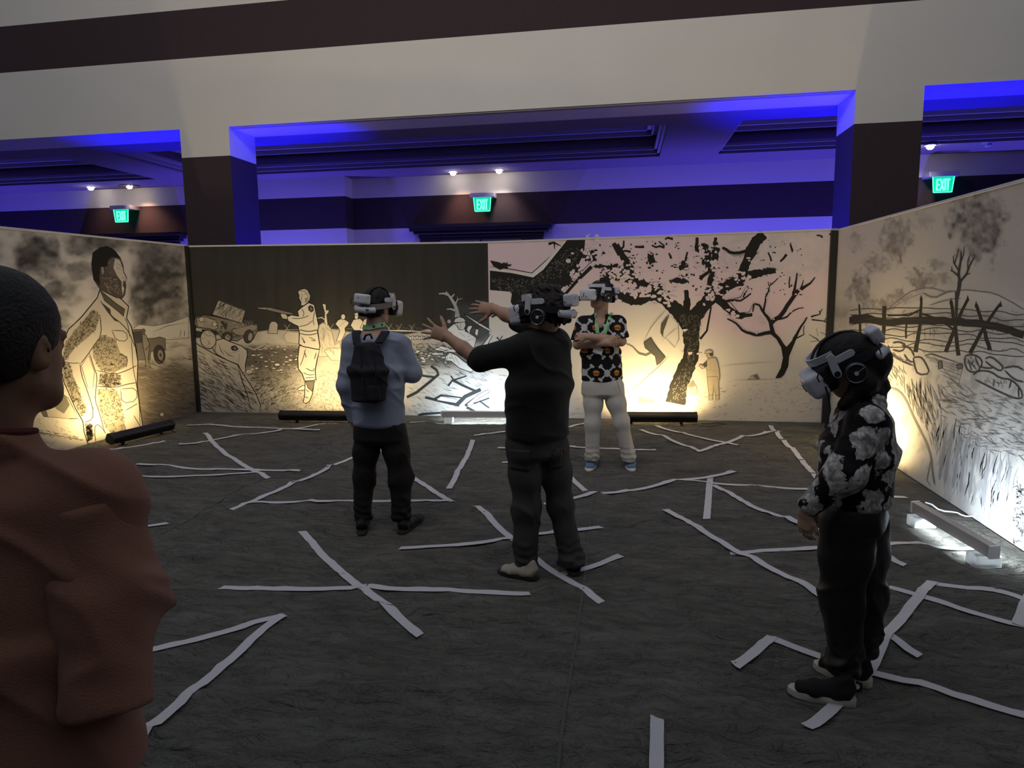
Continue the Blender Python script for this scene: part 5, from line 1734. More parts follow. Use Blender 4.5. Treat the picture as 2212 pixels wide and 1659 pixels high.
def add_hand(B, wrist, palm_dir, back_dir, side=1, size=1.0, curl=(.3, .3, .3, .35), spread=.16, thumb=(.9, .25), k=.006):
    """palm with five unequal, jointed fingers. side=+1: thumb on the +lat side"""
    d = np.array(palm_dir, float)
    d /= np.linalg.norm(d)
    n = np.array(back_dir, float)
    n = n - d * (n @ d)
    n /= np.linalg.norm(n)
    lat = np.cross(d, n) * side                    # toward the thumb
    w = np.array(wrist, float)
    s = size
    pl = .088 * s
    B.ecap(w - d * .015 * s, w + d * .02 * s, (.028 * s, .021 * s), (.036 * s, .017 * s), lat, k=.012)
    B.ecap(w + d * .02 * s, w + d * pl, (.036 * s, .016 * s), (.041 * s, .0135 * s), lat, k=.012)
    lens = (.073, .080, .074, .058)
    offs = (.030, .010, -.011, -.030)
    rad = (.0088, .0092, .0087, .0076)
    for i in range(4):
        base = w + d * pl * (1.0 if i in (1, 2) else .95) + lat * offs[i] * s - n * .001
        a = spread * (1.3 - i) / 1.3 * .9
        dirn = d * math.cos(a) + lat * math.sin(a)
        c = curl[i]
        p = base - dirn * .012 * s
        seg = (.46, .31, .23)
        pts, rs = [p], [rad[i] * s * 1.05]
        ang = c * .5
        cur = base
        for j in range(3):
            v = dirn * math.cos(ang) - n * math.sin(ang)
            cur = cur + v * lens[i] * s * seg[j]
            pts.append(cur)
            rs.append(rad[i] * s * (1 - .09 * (j + 1)))
            ang += c
        B.limb(pts, rs, k=k * .8)
    # thumb leaves the side of the palm
    tb = w + d * .022 * s + lat * .026 * s - n * .004
    ta, tc = thumb
    v1 = d * math.cos(ta) + lat * math.sin(ta) - n * .25
    v1 /= np.linalg.norm(v1)
    v2 = d * math.cos(ta - tc) + lat * math.sin(ta - tc) - n * .3
    v2 /= np.linalg.norm(v2)
    B.limb([tb, tb + v1 * .040 * s, tb + v1 * .040 * s + v2 * .032 * s, tb + v1 * .040 * s + v2 * .056 * s], [.0135 * s, .0112 * s, .0100 * s, .0080 * s], k=k * 1.4)


class Head:
    """local frame of a head: f = facing, u = up, r = the person's right... built into a Body"""
    def __init__(s, centre, facing, up=(0, 0, 1), size=1.0):
        s.c = np.array(centre, float)
        f = np.array(facing, float)
        f /= np.linalg.norm(f)
        u = np.array(up, float)
        u = u - f * (u @ f)
        u /= np.linalg.norm(u)
        s.f, s.u = f, u
        s.r = np.cross(f, u)
        s.s = size

    def p(s, r, f, u):
        return s.c + (s.r * r + s.f * f + s.u * u) * s.s

    def R(s):
        return np.stack([s.r, s.f, s.u], 1)

    def skin(s, B):
        R = s.R()
        z = s.s
        B.ell(s.p(0, -.005, .025), (.076 * z, .096 * z, .095 * z), R, k=.02)
        B.ell(s.p(0, .035, -.045), (.060 * z, .062 * z, .075 * z), R, k=.03)
        B.ell(s.p(0, .066, -.098), (.030 * z, .026 * z, .022 * z), R, k=.03)       # chin
        B.cone(s.p(.052, .0, -.07), s.p(.020, .065, -.10), .018 * z, .018 * z, k=.03)
        B.cone(s.p(-.052, .0, -.07), s.p(-.020, .065, -.10), .018 * z, .018 * z, k=.03)
        B.cone(s.p(0, .097, -.005), s.p(0, .112, -.042), .009 * z, .014 * z, k=.012)   # nose
        B.ell(s.p(.013, .103, -.045), (.008 * z, .010 * z, .007 * z), R, k=.008)
        B.ell(s.p(-.013, .103, -.045), (.008 * z, .010 * z, .007 * z), R, k=.008)
        B.ell(s.p(0, .092, -.070), (.024 * z, .010 * z, .0055 * z), R, k=.006)      # lips
        B.ell(s.p(0, .091, -.081), (.020 * z, .010 * z, .0060 * z), R, k=.006)
        B.cone(s.p(.015, .090, .012), s.p(.050, .076, .010), .009 * z, .008 * z, k=.012)   # brows
        B.cone(s.p(-.015, .090, .012), s.p(-.050, .076, .010), .009 * z, .008 * z, k=.012)
        for sg in (1, -1):                                                           # eyes sockets, ears
            B.ell(s.p(.031 * sg, .094, -.008), (.015 * z, .010 * z, .009 * z), R, k=.008, cut=True)
            B.ell(s.p(.031 * sg, .080, -.008), (.013 * z, .013 * z, .012 * z), R, k=.003)
            B.ell(s.p(.079 * sg, -.006, -.018), (.010 * z, .021 * z, .033 * z), R @ rotm(0, 0, -.35 * sg), k=.008)
            B.ell(s.p(.088 * sg, .000, -.016), (.006 * z, .011 * z, .018 * z), R, k=.004, cut=True)

    def neck(s, B, base, r0=.056, r1=.062):
        B.cone(s.p(0, -.018, -.06), base, r0 * s.s, r1, k=.03)

# ================================================================== visitors
M_skinA = mat('skin_light', (.50, .31, .22), .55, var=.06, vscale=20, spec=.35)
M_skinB = mat('skin_tan', (.44, .255, .17), .55, var=.06, vscale=20, spec=.35)
M_skinC = mat('skin_brown', (.24, .125, .075), .55, var=.06, vscale=20, spec=.35)
M_hair = mat('black_hair', (.008, .007, .006), .55, bump=.5, bscale=160, spec=.3)
M_hairb = mat('dark_brown_hair', (.016, .010, .007), .6, bump=.6, bscale=120, spec=.3)
M_hblack = mat('headset_black_foam', (.012, .012, .016), .75, bump=.1, bscale=200)
M_hplastic = mat('headset_black_plastic', (.02, .02, .022), .3, spec=.5)
M_hwhite = mat('headset_white_shell', (.62, .62, .66), .38, spec=.5)


class Person:
    def __init__(s, label, base, Y0):
        s.b = np.array([base.x, base.y, 0.0])
        s.Y0 = Y0
        s.root = thing('person', label, 'person', (base.x, base.y, 0))

    def J(s, px, py, dY=0.0):
        return np.array(atY(px, py, s.Y0 + dY)) - s.b

    def G(s, px, py):
        return np.array(onfloor(px, py)) - s.b


def make_shoe(P, heel, toe, M_up, M_sole, width=.094, sole_h=.024, high=.075, laces=None, name='shoe', label=None):
    heel, toe = np.array(heel), np.array(toe)
    d = toe - heel
    d[2] = 0
    Ln = np.linalg.norm(d)
    d /= Ln
    r = np.array([d[1], -d[0], 0])
    u = np.array([0, 0, 1.])
    h = heel.copy()
    h[2] = 0

    def q(a, b, c):
        return h + d * a * Ln + r * b * width + u * c
    B = Body(k=.03)
    z0 = sole_h * .8
    B.ecap(q(.14, 0, z0 + .02), q(.30, 0, z0 + .02), (.40 * width, .030), (.42 * width, .03), r, k=.02)
    B.ecap(q(.12, 0, z0 + .035), q(.22, 0, z0 + high), (.34 * width, .034), (.30 * width, .045), r, k=.03)
    B.ecap(q(.30, 0, z0 + .025), q(.62, .02, z0 + .018), (.40 * width, .044), (.47 * width, .030), r, k=.03)
    B.ecap(q(.60, .02, z0 + .016), q(.84, .0, z0 + .012), (.47 * width, .030), (.40 * width, .024), r, k=.03)
    B.plane(q(0, 0, z0), (0, 0, -1))
    sh = B.mesh(name, M_up, .006, P.root)
    if label:
        sh['label'] = label
    prof = [(.0, .0), (.02, .26), (.10, .38), (.30, .40), (.50, .45), (.68, .50), (.85, .44), (.95, .27), (1.0, .04), (.98, -.16), (.88, -.36), (.70, -.46), (.50, -.42), (.30, -.39), (.10, -.37), (.02, -.25)]
    mb = MB()
    n = len(prof)
    lay = []
    for z, sc in ((.0, .94), (.004, 1.0), (sole_h * .7, 1.0), (sole_h, .985)):
        lay.append([tuple(h + d * ((a - .5) * sc + .5) * Ln + r * b * sc * width + u * (z + (.006 * max(0, (a - .8) / .2) if z < .01 else 0))) for a, b in prof])
    vs = [v for l_ in lay for v in l_]
    fs = [tuple(range(n))]
    for k in range(len(lay) - 1):
        fs += [(k * n + i, k * n + (i + 1) % n, (k + 1) * n + (i + 1) % n, (k + 1) * n + i) for i in range(n)]
    fs.append(tuple(range((len(lay) - 1) * n, len(lay) * n)))
    mb.add(vs, fs).build('sole', M_sole, sh, smooth=True)
    if laces:
        lb = MB()
        for k in range(4):
            a = .36 + k * .075
            zt = z0 + .072 - k * .010
            lb.tube([q(a, -.20, zt - .008), q(a + .015, 0, zt + .002), q(a + .03, .20, zt - .008)], .004, 6)
        lb.build('laces', laces, sh, smooth=True)
    return sh


def make_hair(P, H, M, name='hair', puff=1.0, low=-.06, noise_amp=.004, cut_face=True, vox=.006, extra=None, nf=60.):
    B = Body(k=.012)
    R = H.R()
    z = H.s
    B.ell(H.p(0, -.012, .030), (.083 * z * puff, .104 * z * puff, .099 * z * puff), R)
    B.ell(H.p(0, -.045, -.01), (.078 * z * puff, .070 * z, .085 * z), R, k=.03)
    if extra:
        extra(B)
    lo, hi = H.c - .35, H.c + .35
    if cut_face:
        B.ell(H.p(0, .105, -.045), (.085 * z, .075 * z, .098 * z), R, k=.01, cut=True)
    for sg in (1, -1):
        B.ell(H.p(.088 * sg, .012, -.055), (.030 * z, .035 * z, .048 * z), R, k=.01, cut=True)
    if low is not None:
        n = H.R() @ np.array([0, .35, -1.])
        B.plane(H.p(0, -.06, low - .015), n)

    def f(x, y, zz_):
        return noise_amp * (fbm(x * nf + y * nf * .6, zz_ * nf * .8, 2, 5) + .6 * fbm(y * nf * 1.7, zz_ * nf * 1.7 + x * nf, 2, 8))
    return B.mesh(name, M, vox, P.root, wrinkle=f, smooth_it=1)


def arc_band(rx, ry, a0, a1, z0, z1, h, t, n=28, cy=0.0, tilt=0.0):
    """curved band following an ellipse (angles from +y toward +x), returns MB"""
    vs, fs = [], []
    for i in range(n + 1):
        a = a0 + (a1 - a0) * i / n
        zc_ = z0 + (z1 - z0) * (i / n)
        for rr in (0, t):
            for dz in (-h / 2, h / 2):
                x, y = (rx + rr) * math.sin(a), cy + (ry + rr) * math.cos(a)
                vs.append((x, y, zc_ + dz + tilt * (1 - math.cos(a)) * .5))
    for i in range(n):
        b, c = i * 4, (i + 1) * 4
        fs += [(b, b + 1, c + 1, c), (b + 2, c + 2, c + 3, b + 3), (b, c, c + 2, b + 2), (b + 1, b + 3, c + 3, c + 1)]
    fs += [(0, 2, 3, 1), (n * 4, n * 4 + 1, n * 4 + 3, n * 4 + 2)]
    return MB().add(vs, fs)


def make_headset(base, H, label, phones=True, cable=True, light_strap=False, hs=1.06):
    """mixed-reality headset with halo strap, rear batteries and ear cups, in head coordinates (x right, y forward, z up)"""
    c = base + H.c
    t = thing('vr_headset', label, 'VR headset', tuple(c), group='white headsets worn by the visitors')
    t.rotation_mode = 'QUATERNION'
    t.rotation_quaternion = Matrix([list(r) for r in H.R()]).to_quaternion()
    k = H.s * hs
    t.scale = (k, k, k)
    V = Body(k=.02)
    V.box((0, .132, -.005), (.070, .016, .030), None, .022, k=.01)
    V.ell((0, .150, -.005), (.078, .024, .040), None, k=.02)
    V.ell((0, .118, -.058), (.020, .03, .020), None, k=.012, cut=True)
    vis = V.mesh('visor', M_hwhite, .0045, t)
    for x in (-.036, 0, .036):
        MB().tube([(x, .1725 if x == 0 else .1675, -.022), (x, .1725 if x == 0 else .1675, .010)], .0075, 10).build('sensor_slot', M_hplastic, vis, smooth=True)
        MB().disc((x, .166, -.022), (0, 1, 0), .0075, .009, 12).build('sensor_lens', M_hplastic, vis)
    V = Body(k=.01)
    V.box((0, .092, -.004), (.070, .016, .034), None, .016)
    V.ell((0, .086, -.062), (.022, .05, .024), None, k=.012, cut=True)
    V.mesh('face_pad', M_hblack, .005, t)
    # notched side clips of the shell
    for s in (-1, 1):
        for z in (.012, -.018):
            MB().prism([(.13, z - .007), (.10, z - .004), (.092, z + .004), (.13, z + .009)], s * .086, s * .092, 'x').build('shell_clip', M_hwhite, vis)
    # halo over the forehead and side plates with pivots
    arc_band(.094, .112, -1.35, 1.35, .078, .078, .030, .008, cy=-.005).build('halo_band', M_hwhite, t, smooth=True)
    for s in (-1, 1):
        pl = MB().prism([(.030, .088), (.048, .082), (.060, .030), (.064, .002), (.056, -.012), (.042, -.014), (.032, -.002), (.026, .040), (.018, .070)], s * .097, s * .106, 'x').build('side_plate', M_hwhite, t, bevel=.002)
        MB().disc((s * .1055, .048, .004), (s, 0, 0), .0115, .003, 18).build('pivot', M_hplastic, pl)
        MB().prism([(.030, .066), (.022, .036), (-.040, .032), (-.050, .040), (-.050, .054), (-.040, .062)], s * .096, s * .102, 'x').build('stub_arm', M_hwhite, t, bevel=.002)
        MB().prism([(.046, .02), (.062, -.012), (.10, -.018), (.10, .02)], s * .083, s * .095, 'x').build('temple_bracket', M_hblack, t)
    sm = mat('headset_grey_strap', (.24, .22, .19), .8) if light_strap else M_hblack
    arc_band(.096, .126, .95, math.pi * 2 - .95, .040, .040, .036, .007, cy=-.006, tilt=-.050).build('side_strap', sm, t, smooth=True)
    ts = MB()
    pts = []
    for i in range(17):
        a = -.25 + (math.pi + .45) * i / 16
        pts.append((0, -.008 + .116 * math.cos(a), .030 + .0945 * math.sin(a)))
    vs, fs = [], []
    for p in pts:
        for x in (-.017, .017):
            vs.append((x, p[1], p[2]))
            vs.append((x, p[1] * 1.04, p[2] * 1.03 + .001))
    for i in range(16):
        b, c_ = i * 4, (i + 1) * 4
        fs += [(b, b + 2, c_ + 2, c_), (b + 1, c_ + 1, c_ + 3, b + 3), (b, c_, c_ + 1, b + 1), (b + 2, b + 3, c_ + 3, c_ + 2)]
    ts.add(vs, fs).build('top_strap', M_hblack, t, smooth=True)
    V = Body(k=.012)
    V.ecap((-.05, -.116, -.035), (.05, -.116, -.035), (.040, .014), (.040, .014), (0, 0, 1))
    V.ecap((-.03, -.116, .03), (.03, -.116, .03), (.035, .014), (.035, .014), (0, 0, 1))
    V.mesh('rear_cradle', M_hblack, .006, t)
    V = Body(k=.008)
    V.box((0, -.154, .040), (.044, .012, .020), None, .012)
    bt = V.mesh('battery', M_hwhite, .0045, t)
    MB().disc((-.012, -.177, .046), (0, -1, 0), .003, .003, 10).build('indicator', M_hplastic, bt)
    V = Body(k=.012)
    V.ecap((-.080, -.118, -.024), (-.030, -.150, -.030), (.019, .013), (.021, .016), (0, 0, 1))
    V.ecap((-.030, -.150, -.030), (.030, -.150, -.030), (.021, .016), (.021, .016), (0, 0, 1))
    V.ecap((.030, -.150, -.030), (.080, -.118, -.024), (.021, .016), (.019, .013), (0, 0, 1))
    dk = V.mesh('battery_dock', M_hwhite, .005, t)
    MB().box(.030, .058, -.1625, -.150, -.026, -.022).build('slot', M_hplastic, dk)
    if phones:
        for s in (-1, 1):
            ph = MB().tube([(s * .088, -.010, -.030), (s * .106, -.010, -.030), (s * .114, -.010, -.030)], [.040, .043, .036], 28).build('ear_cup', M_hplastic, t, smooth=True)
            ring = [(s * .1145, -.010 + .037 * math.cos(a), -.030 + .037 * math.sin(a)) for a in [2 * math.pi * i / 28 for i in range(29)]]
            MB().tube(ring, .0022, 6).build('rim', mat('headset_dark_chrome', (.25, .25, .26), .2, metal=.8), ph, smooth=True)
            for i in range(3):
                a = i * 2.094 + .9
                MB().tube([(s * .1150, -.010, -.030), (s * .1150, -.010 + .034 * math.cos(a), -.030 + .034 * math.sin(a))], .0014, 5).build('spoke', MATS['headset_dark_chrome'], ph)
            MB().disc((s * .114, -.010, -.030), (s, 0, 0), .0085, .003, 14).build('hub', M_hwhite, ph)
            MB().box(s * .094 - .004, s * .094 + .004, -.018, -.002, .0, .045).build('cup_arm', M_hplastic, ph)
    if cable:
        MB().tube([(-.09, -.125, -.02), (-.115, -.125, .0), (-.118, -.128, .022), (-.10, -.135, .034), (-.05, -.146, .030)], .0028, 6).build('battery_cable', M_hplastic, t, smooth=True)
        MB().tube([(-.098, .05, .055), (-.112, .09, .06), (-.116, .118, .035), (-.10, .120, .012)], .0028, 6).build('front_cable', M_hplastic, t, smooth=True)
    return t


def trousers(P, name, M, hips, knees, ankles, waist, wr, r_hip, r_knee, r_hem, side, hem_z, seed=3, amp=.006, crotch=None, vox=.008):
    B = Body(k=.03)
    B.ecap(waist[0], waist[1], wr[0], wr[1], side, k=.04, rnd_=.35)
    for i in range(2):
        B.limb([hips[i], hips[i] * .55 + knees[i] * .45, knees[i], ankles[i]], [r_hip, r_hip * .45 + r_knee * .55, r_knee, r_hem], k=.05)
    for i in range(2):
        a = ankles[i]
        d = (a - knees[i]) / np.linalg.norm(a - knees[i])
        lo, hi = a - .16, a + .16
        B.plane(V3(a[0], a[1], hem_z[i]), (0, 0, -1), (a[0] - .14, a[1] - .14, -.1), (a[0] + .14, a[1] + .14, hem_z[i] + .25))
    base = folds(amp, 5, 8, seed, (1.0, 0, 0))
    kz = float((knees[0][2] + knees[1][2]) / 2)

    def f(x, y, z):
        low = np.exp(-((z - hem_z[0] - .05) / .10) ** 2)
        kn = np.exp(-((z - kz) / .12) ** 2)
        return base(x, y, z) * (.6 + 1.2 * low + .6 * kn) + low * .004 * np.sin(z * 120 + 3 * fbm(x * 20, y * 20, 2, seed))
    return B.mesh(name, M, vox, P.root, wrinkle=f, smooth_it=1)


def decal(name, target, P, quad, material, nu, nv, lift, parent=None):
    """thin patch laid on the surface of a garment (quad = four corners as seen from the entrance)"""
    from mathutils.bvhtree import BVHTree
    me_ = target.data
    bv = BVHTree.FromPolygons([v.co[:] for v in me_.vertices], [p.vertices[:] for p in me_.polygons])
    o = Vector((0, 0, CAMH)) - Vector(P.b)
    q_ = [Vector(c) for c in quad]
    vs, hits = [], []
    for j in range(nv + 1):
        for i in range(nu + 1):
            p = q_[0].lerp(q_[1], i / nu).lerp(q_[3].lerp(q_[2], i / nu), j / nv)
            r = Vector(ray(p.x, p.y)).normalized()
            h, n_, _, dist = bv.ray_cast(o, r)
            hits.append((r, h, n_, dist))
    ds = sorted(h[3] for h in hits if h[1] is not None)
    med = ds[len(ds) // 2]
    for r, h, n_, dist in hits:
        if h is None or abs(dist - med) > .07:             # over an opening: stay at the depth of the cloth around it
            vs.append(o + r * (med - lift + .02))
        else:
            vs.append(h + (n_ if n_.dot(r) < 0 else -n_) * lift)
    fs = [(j * (nu + 1) + i, j * (nu + 1) + i + 1, (j + 1) * (nu + 1) + i + 1, (j + 1) * (nu + 1) + i) for j in range(nv) for i in range(nu)]
    ob = MB().add(vs, fs).build(name, material, parent or P.root, smooth=True)
    sd = ob.modifiers.new('thickness', 'SOLIDIFY')
    sd.thickness = .003
    sd.offset = 0
    return ob


# ------------------------------------------------------------------ man with backpack, seen from behind
A = Person('person in light blue shirt and black trousers wearing a dark backpack, seen from behind', P_A, P_A.y)
A.Y0 = P_A.y
J = A.J
FA = (.34, .94, -.06)
hA = Head(J(815, 661, .03), FA, (.10, 0, 1), 1.0)
nb = J(808, 712, -.01)
shL, shR = J(760, 742, 0), J(866, 746, .02)
elL, wrL = J(748, 832, -.02), J(763, 908, .03)
elR, wrR = J(892, 806, .06), J(880, 762, .27)
hipL, hipR = J(795, 930, 0), J(848, 930, 0)
knL, knR = J(787, 1030, .02), J(866, 1032, .02)
anL, anR = J(783, 1132, .0), J(868, 1130, .02)
B = Body()
hA.skin(B)
hA.neck(B, nb, .054, .06)
B.ecap(nb + V3(0, 0, -.06), J(815, 900), (.15, .085), (.14, .09), (1, 0, 0), k=.05)
B.limb([shL, elL, wrL], [.045, .036, .027])
B.limb([shR, elR, wrR], [.045, .036, .027])
add_hand(B, wrL + V3(.0, .0, -.012), (.12, .12, -1), (-.6, -.75, 0), 1, .98, (.5, .5, .5, .5), .08, (.5, .2))
add_hand(B, wrR, (-.25, .75, .45), (.8, .3, .5), -1, .98, (.5, .5, .5, .5), .10, (.7, .2))
B.limb([hipL, knL, anL], [.06, .045, .035])
B.limb([hipR, knR, anR], [.06, .045, .035])
B.mesh('body', M_skinA, .0065, A.root)
make_hair(A, hA, M_hair, puff=1.0, low=-.075)
M_blue = mat('pale_blue_cotton', (.29, .325, .42), .85, bump=.25, bscale=350, var=.05, vscale=12)
B = Body(k=.04)
B.ecap(J(810, 738, .0), J(816, 800, 0), (.185, .115), (.200, .130), (1, 0, .06), k=.05)
B.ecap(J(816, 800, .0), J(818, 912, 0), (.195, .130), (.188, .135), (1, 0, .0), k=.05, rnd_=.5)
B.limb([J(772, 735), J(808, 722), J(855, 738)], [.062, .055, .062])
B.limb([shL, elL, wrL + V3(0, 0, .01)], [.072, .064, .046], k=.035)
B.limb([shR, elR, wrR], [.074, .064, .044], k=.035)
B.plane(J(818, 924), (.05, 0, -1), J(818, 924) - .4, J(818, 924) + V3(.24, .4, .3))
wl = wrL - elL
B.plane(wrL + V3(0, 0, -.005), wl, wrL - .09, wrL + V3(.06, .09, .09))
wl = wrR - elR
B.plane(wrR - wl * .05, wl, wrR - .12, wrR + .12)
B.ecap(J(808, 712, -.005), J(808, 698, .0), (.066, .062), (.064, .060), (1, 0, 0), k=.01, rnd_=.3)
B.mesh('shirt', M_blue, .0075, A.root, wrinkle=folds(.010, 7, 5, 4), smooth_it=1)
M_blk = mat('black_trouser_cloth', (.013, .012, .012), .8, bump=.2, bscale=300)
trousers(A, 'trousers', M_blk, (hipL, hipR), (knL, knR), (anL, anR), (J(820, 900), J(821, 945)), ((.155, .105), (.175, .12)), .097, .078, .066, (1, 0, 0), (.075, .08), 3, .010)
M_blkshoe = mat('black_shoe_mesh', (.012, .012, .012), .7, bump=.3, bscale=200)
M_blksole = mat('black_rubber_sole', (.03, .03, .03), .5)
make_shoe(A, A.G(781, 1159), A.G(790, 1100), M_blkshoe, M_blksole, .10)
make_shoe(A, A.G(864, 1156), A.G(912, 1118), M_blkshoe, M_blksole, .10)
make_headset(A.b, hA, 'white headset with two rear packs worn above the backpack', phones=False, light_strap=True)

# lanyard of the backpack man
M_lany = mat('green_lanyard_ribbon', (.32, .62, .34), .7)
ln = thing('lanyard', 'green lanyard ribbon around the neck of the person with backpack', 'lanyard', (P_A.x, P_A.y, 0))
cN = J(808, 703, 0)
vs, fs = [], []
n = 26
for i in range(n):
    a = math.radians(200 + 220 * i / (n - 1))
    ca, sa = math.cos(a), math.sin(a)
    z = cN[2] - .012 * (1 - abs(ca)) + .008 * ca
    for dz, rr in ((-.014, .080), (.016, .073)):
        vs.append((cN[0] + rr * ca, cN[1] + rr * sa * .95, z + dz))
        vs.append((cN[0] + (rr + .003) * ca, cN[1] + (rr + .003) * sa * .95, z + dz))
for i in range(n - 1):
    b, c = i * 4, i * 4 + 4
    fs += [(b, c, c + 2, b + 2), (b + 1, b + 3, c + 3, c + 1), (b, b + 1, c + 1, c), (b + 2, c + 2, c + 3, b + 3)]
MB().add(vs, fs).build('ribbon', M_lany, ln, smooth=True)
dots = MB()
for i in (10, 15):
    p = Vector(vs[i * 4 + 1]) * .5 + Vector(vs[i * 4 + 3]) * .5
    nrm = Vector((p.x - cN[0], p.y - cN[1], 0)).normalized()
    MB().disc(p - nrm * .002, nrm, .008, .005, 14).build('printed_emblem', M_hplastic, ln)
pass

# backpack
M_pack = mat('dark_navy_nylon', (.016, .016, .022), .75, bump=.3, bscale=180, var=.15, vscale=9)
bp_ = thing('backpack', 'dark navy backpack worn over the light blue shirt', 'backpack', (P_A.x, P_A.y, 0))
yb = -.175
B = Body(k=.05)
B.ecap(J(793, 748, yb + .02), J(795, 800, yb), (.095, .050), (.128, .070), (1, 0, 0), k=.05)
B.ecap(J(795, 800, yb), J(796, 862, yb), (.132, .075), (.125, .070), (1, 0, 0), k=.05, rnd_=.4)
B.plane(J(795, 800, yb + .10), (0, 1, 0))
B.mesh('bag', M_pack, .007, bp_, wrinkle=folds(.009, 6, 6, 12), smooth_it=1)
B = Body(k=.03)
B.ecap(J(797, 835, yb - .050), J(797, 862, yb - .048), (.080, .024), (.086, .024), (1, 0, 0), k=.05)
B.mesh('front_pocket', M_pack, .007, bp_, wrinkle=folds(.005, 7, 6, 13), smooth_it=1)
sb = MB()
sb.tube([J(778, 745, yb - .05), J(781, 800, yb - .08), J(787, 850, yb - .085)], .004, 6)
sb.tube([J(806, 742, yb - .045), J(812, 800, yb - .08), J(812, 850, yb - .085)], .004, 6)
sb.build('zip_seam', M_hplastic, bp_, smooth=True)
for s, pts in ((0, [(772, 745, yb + .03), (768, 722, -.10), (772, 714, -.02), (770, 722, .08), (768, 770, .14), (764, 830, .10), (768, 855, -.06)]),
               (1, [(818, 742, yb + .03), (830, 722, -.10), (834, 716, -.02), (838, 724, .08), (846, 770, .15), (852, 820, .10), (842, 850, -.06)])):
    ctr = [Vector(J(*p)) for p in pts]
    vs, fs = [], []
    sm = []
    for i in range(len(ctr) - 1):
        for k in range(6):
            sm.append(ctr[i].lerp(ctr[i + 1], k / 6))
    sm.append(ctr[-1])
    for _ in range(6):
        sm = [sm[0]] + [(sm[i - 1] + 2 * sm[i] + sm[i + 1]) / 4 for i in range(1, len(sm) - 1)] + [sm[-1]]
    for p in sm:
        for dx, dz in ((-.028, 0), (.028, .0)):
            vs.append(p + Vector((dx, 0, 0)))
            vs.append(p + Vector((dx, 0, 0)) + Vector((0, -.006 if p.y < 0 else .006, .009)))
    for i in range(len(sm) - 1):
        b, c = i * 4, i * 4 + 4
        fs += [(b, c, c + 2, b + 2), (b + 1, b + 3, c + 3, c + 1), (b, b + 1, c + 1, c), (b + 2, c + 2, c + 3, b + 3)]
    MB().add(vs, fs).build('shoulder_strap', M_pack, bp_, smooth=True)
MB().tube([J(786, 734, -.15), J(790, 724, -.16), J(800, 722, -.16), J(804, 732, -.15)], .008, 8).build('grab_handle', M_pack, bp_, smooth=True)

# ------------------------------------------------------------------ man holding out both arms
Mn = Person('person in black shirt and dark grey jeans stretching out both arms', P_M, P_M.y)
J = Mn.J
FM = V3(-.80, .60, 0)
SM = V3(.60, .80, 0)
hM = Head(J(1176, 672, -.02), (-.90, .30, -.10), (.06, 0, 1), 1.06)
nb = J(1178, 722, 0)
shL, elL, wrL = J(1122, 757, -.13), J(1034, 778, -.02), J(966, 727, .06)
shR, elR, wrR = J(1200, 738, .16), J(1118, 692, .27), J(1068, 668, .36)
hipL, hipR = J(1130, 965, -.06), J(1192, 968, .06)
knL, knR = J(1137, 1098, -.05), J(1212, 1092, .06)
anL, anR = J(1138, 1226, -.04), J(1236, 1214, .04)
B = Body()
hM.skin(B)
hM.neck(B, nb, .062, .07)
B.ecap(nb + V3(0, 0, -.09), J(1165, 920), (.17, .10), (.16, .11), SM, k=.05)
B.limb([shL, elL, elL * .5 + wrL * .5, wrL], [.052, .045, .042, .029])
B.limb([shR, elR, elR * .5 + wrR * .5, wrR], [.052, .045, .042, .029])
add_hand(B, wrL, (-.90, .10, .30), (.1, -1, .1), 1, 1.08, (.12, .10, .12, .16), .46, (.95, .2))
add_hand(B, wrR, (-.97, .10, .12), (.1, -1, .35), -1, 1.06, (.16, .20, .24, .28), .20, (.95, .35))
B.limb([hipL, knL, anL], [.06, .045, .035])
B.limb([hipR, knR, anR], [.06, .045, .035])
B.mesh('body', M_skinB, .0055, Mn.root)


def tuft(Bd):
    for a, b, c, r in ((0, -.02, .11, .045), (.02, -.06, .10, .04), (-.03, -.03, .10, .04), (0, -.10, .06, .04), (.03, -.11, .02, .035), (-.03, -.11, -.01, .035), (0, .02, .105, .035), (.0, -.12, -.06, .03)):
        Bd.ell(hM.p(a, b, c), (r, r, r), None, k=.02)


make_hair(Mn, hM, M_hairb, puff=1.03, low=-.085, noise_amp=.012, extra=tuft, nf=45.)
B = Body(k=.01)      # short beard along the jaw
M_olive = mat('black_olive_cotton', (.010, .0105, .008), .9, bump=.25, bscale=300, var=.1, vscale=8, sheen=.1)
B = Body(k=.05)
B.ecap(J(1172, 745, 0), J(1166, 830, 0), (.205, .135), (.222, .165), SM, k=.06)
B.ecap(J(1166, 830, 0), J(1160, 935, 0), (.222, .165), (.215, .162), SM, k=.06, rnd_=.4)
B.limb([shL + V3(.03, .03, 0), J(1170, 724), shR], [.07, .062, .07])
sl = elL - shL
B.limb([shL, elL - sl * .04], [.086, .078], k=.045)
B.cone(elL - sl * .04, elL + (wrL - elL) * .10, .078, .068, k=.03)
sr = elR - shR
B.limb([shR, elR], [.082, .068], k=.045)
B.cone(elR, elR + (wrR - elR) * .10, .066, .062, k=.03)
w_ = wrL - elL
B.plane(elL + w_ * .17, w_, elL + w_ * .4 - .17, elL + w_ * .4 + .17)
w_ = wrR - elR
B.plane(elR + w_ * .13, w_, elR + w_ * .4 - .16, elR + w_ * .4 + .16)
B.plane(J(1160, 946), (.05, 0, -1), J(1160, 946) - .5, J(1160, 946) + V3(.5, .5, .25))
B.ecap(nb + V3(.01, 0, .0), nb + V3(.0, 0, .035), (.080, .076), (.078, .074), (1, 0, 0), k=.02, rnd_=.3)
B.mesh('shirt', M_olive, .008, Mn.root, wrinkle=folds(.012, 6, 4, 21), smooth_it=1)
